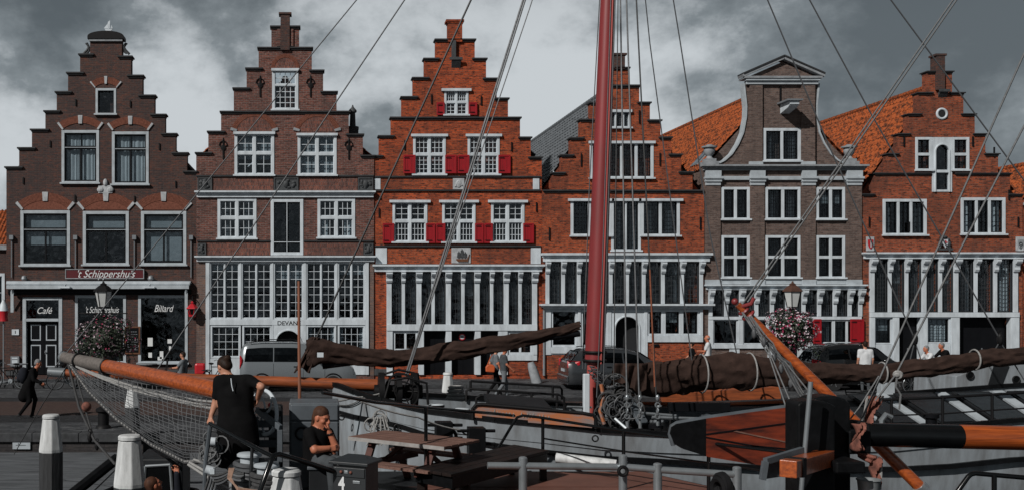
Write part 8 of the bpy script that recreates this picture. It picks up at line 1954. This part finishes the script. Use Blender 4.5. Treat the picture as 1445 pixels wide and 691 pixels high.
# terrace furniture at the cafe: tables and chairs, closed red parasol
def cafe_table(x, y, label):
    r = empty('terrace_table', (x, y, .125), label, 'table', 'terrace tables of the cafe'); mb = MB(); mb.lathe([(.40, .70), (.40, .73)], (x, y, .125), 20); mb.build('table_top', M['zinc'], r)
    mb = MB(); mb.lathe([(.24, 0), (.22, .03), (.03, .06), (.03, .70)], (x, y, .125), 12); mb.build('pedestal', M['iron'], r, smooth=True); return r
def cafe_chair(x, y, yaw, label):
    r = empty('terrace_chair', (0, 0, 0), label, 'chair', 'terrace chairs of the cafe')
    for sx, sy in ((-1, -1), (1, -1), (-1, 1), (1, 1)): mb = MB(); mb.tube([(sx * .20, sy * .20, 0), (sx * .18, sy * .18, .45)] + ([(sx * .18, .24, .88)] if sy > 0 else []), .016, 6); mb.build('leg', M['iron'], r)
    mb = MB(); mb.box(-.21, .21, -.21, .20, .445, .475); mb.build('seat', M['black_wood'], r, bevel=.01)
    mb = MB(); mb.box(-.19, .19, .21, .235, .62, .90); mb.build('backrest', M['black_wood'], r, bevel=.01)
    r.location = (x, y, .125); r.rotation_euler = (0, 0, yaw); return r
for px, d, lb_ in ((25, 42.2, 'round terrace table nearest the far end of the cafe'), (110, 42.4, 'round terrace table under the cafe flower basket'), (208, 42.3, 'round terrace table below the billiards window')): cafe_table(gx(px, d), d, lb_)
for px, d, yw, lb_ in ((10, 42.3, R(90), 'dark terrace chair at the end of the cafe terrace'), (40, 42.3, R(-80), 'dark terrace chair beside the cafe door'), (95, 42.5, R(85), 'dark terrace chair left of the flower basket'), (127, 42.4, R(-95), 'dark terrace chair under the flower basket'), (190, 42.3, R(90), 'dark terrace chair under the menu board'), (228, 42.2, R(-90), 'dark terrace chair in front of the billiards window')): cafe_chair(gx(px, d), d, yw, lb_)
sc_ = cafe_chair(gs[0] - .05, gs[1] + .02, R(75 + 180), 'dark chair under the seated guest in grey'); sc_.location.z = .012
x, y = gx(282, 41.6), 41.6; rc = empty('red_bag', (x, y, .12), 'red bag standing beside the seated guest', 'bag'); mb = MB(); mb.box(x - .2, x + .22, y - .1, y + .12, .45, .92); mb.build('sack', M['sign_crimson'], rc, bevel=.08); mb = MB(); mb.box(x - .25, x + .25, y - .16, y + .18, .125, .45); mb.build('stool', M['black_wood'], rc, bevel=.02)
x, y = gx(5, 42), 42; ps = empty('closed_parasol', (x, y, .125), 'closed red and white parasol at the end of the terrace', 'parasol'); mb = MB(); mb.lathe([(.25, .125), (.25, .18), (.03, .2), (.03, 3.4)], (x, y, 0), 12); mb.build('pole', M['zinc'], ps, smooth=True)
mb = MB(); mb.lathe([(.19, 2.55), (.16, 2.75), (.20, 2.95)], (x, y, 0), 10); mb.build('red_canopy', M['sign_crimson'], ps, smooth=True); mb = MB(); mb.lathe([(.20, 2.952), (.14, 3.2), (.04, 3.38)], (x, y, 0), 10); mb.build('white_canopy', M['white'], ps, smooth=True)
# leaning stone guard post, notice and utility bits
p = P(755, 535, 41.8); mb = MB(); mb.tube([(p.x + .12, 42.0, 0.10), (p.x - .08, 42.0, .75), (p.x - .13, 42.0, .92)], [.21, .17, .12], 10); tag(mb.build('guard_stone', M['grey_stone'], None, smooth=True), 'leaning grey stone guard post beside the drainpipe', 'guard stone')
x = P(983, 0, 41.5).x; r = empty('white_notice', (x, 43.5, .1), 'white notice board low against the brick front behind the sail', 'notice'); mb = MB(); mb.box(FX(1027), FX(1041), 43.80, 43.84, FZ(505), FZ(492)); mb.build('panel', M['white'], r, bevel=.005); mb = MB(); mb.box(FX(1033), FX(1035), 43.845, 43.9, .12, FZ(492)); mb.build('stake', M['zinc'], r)
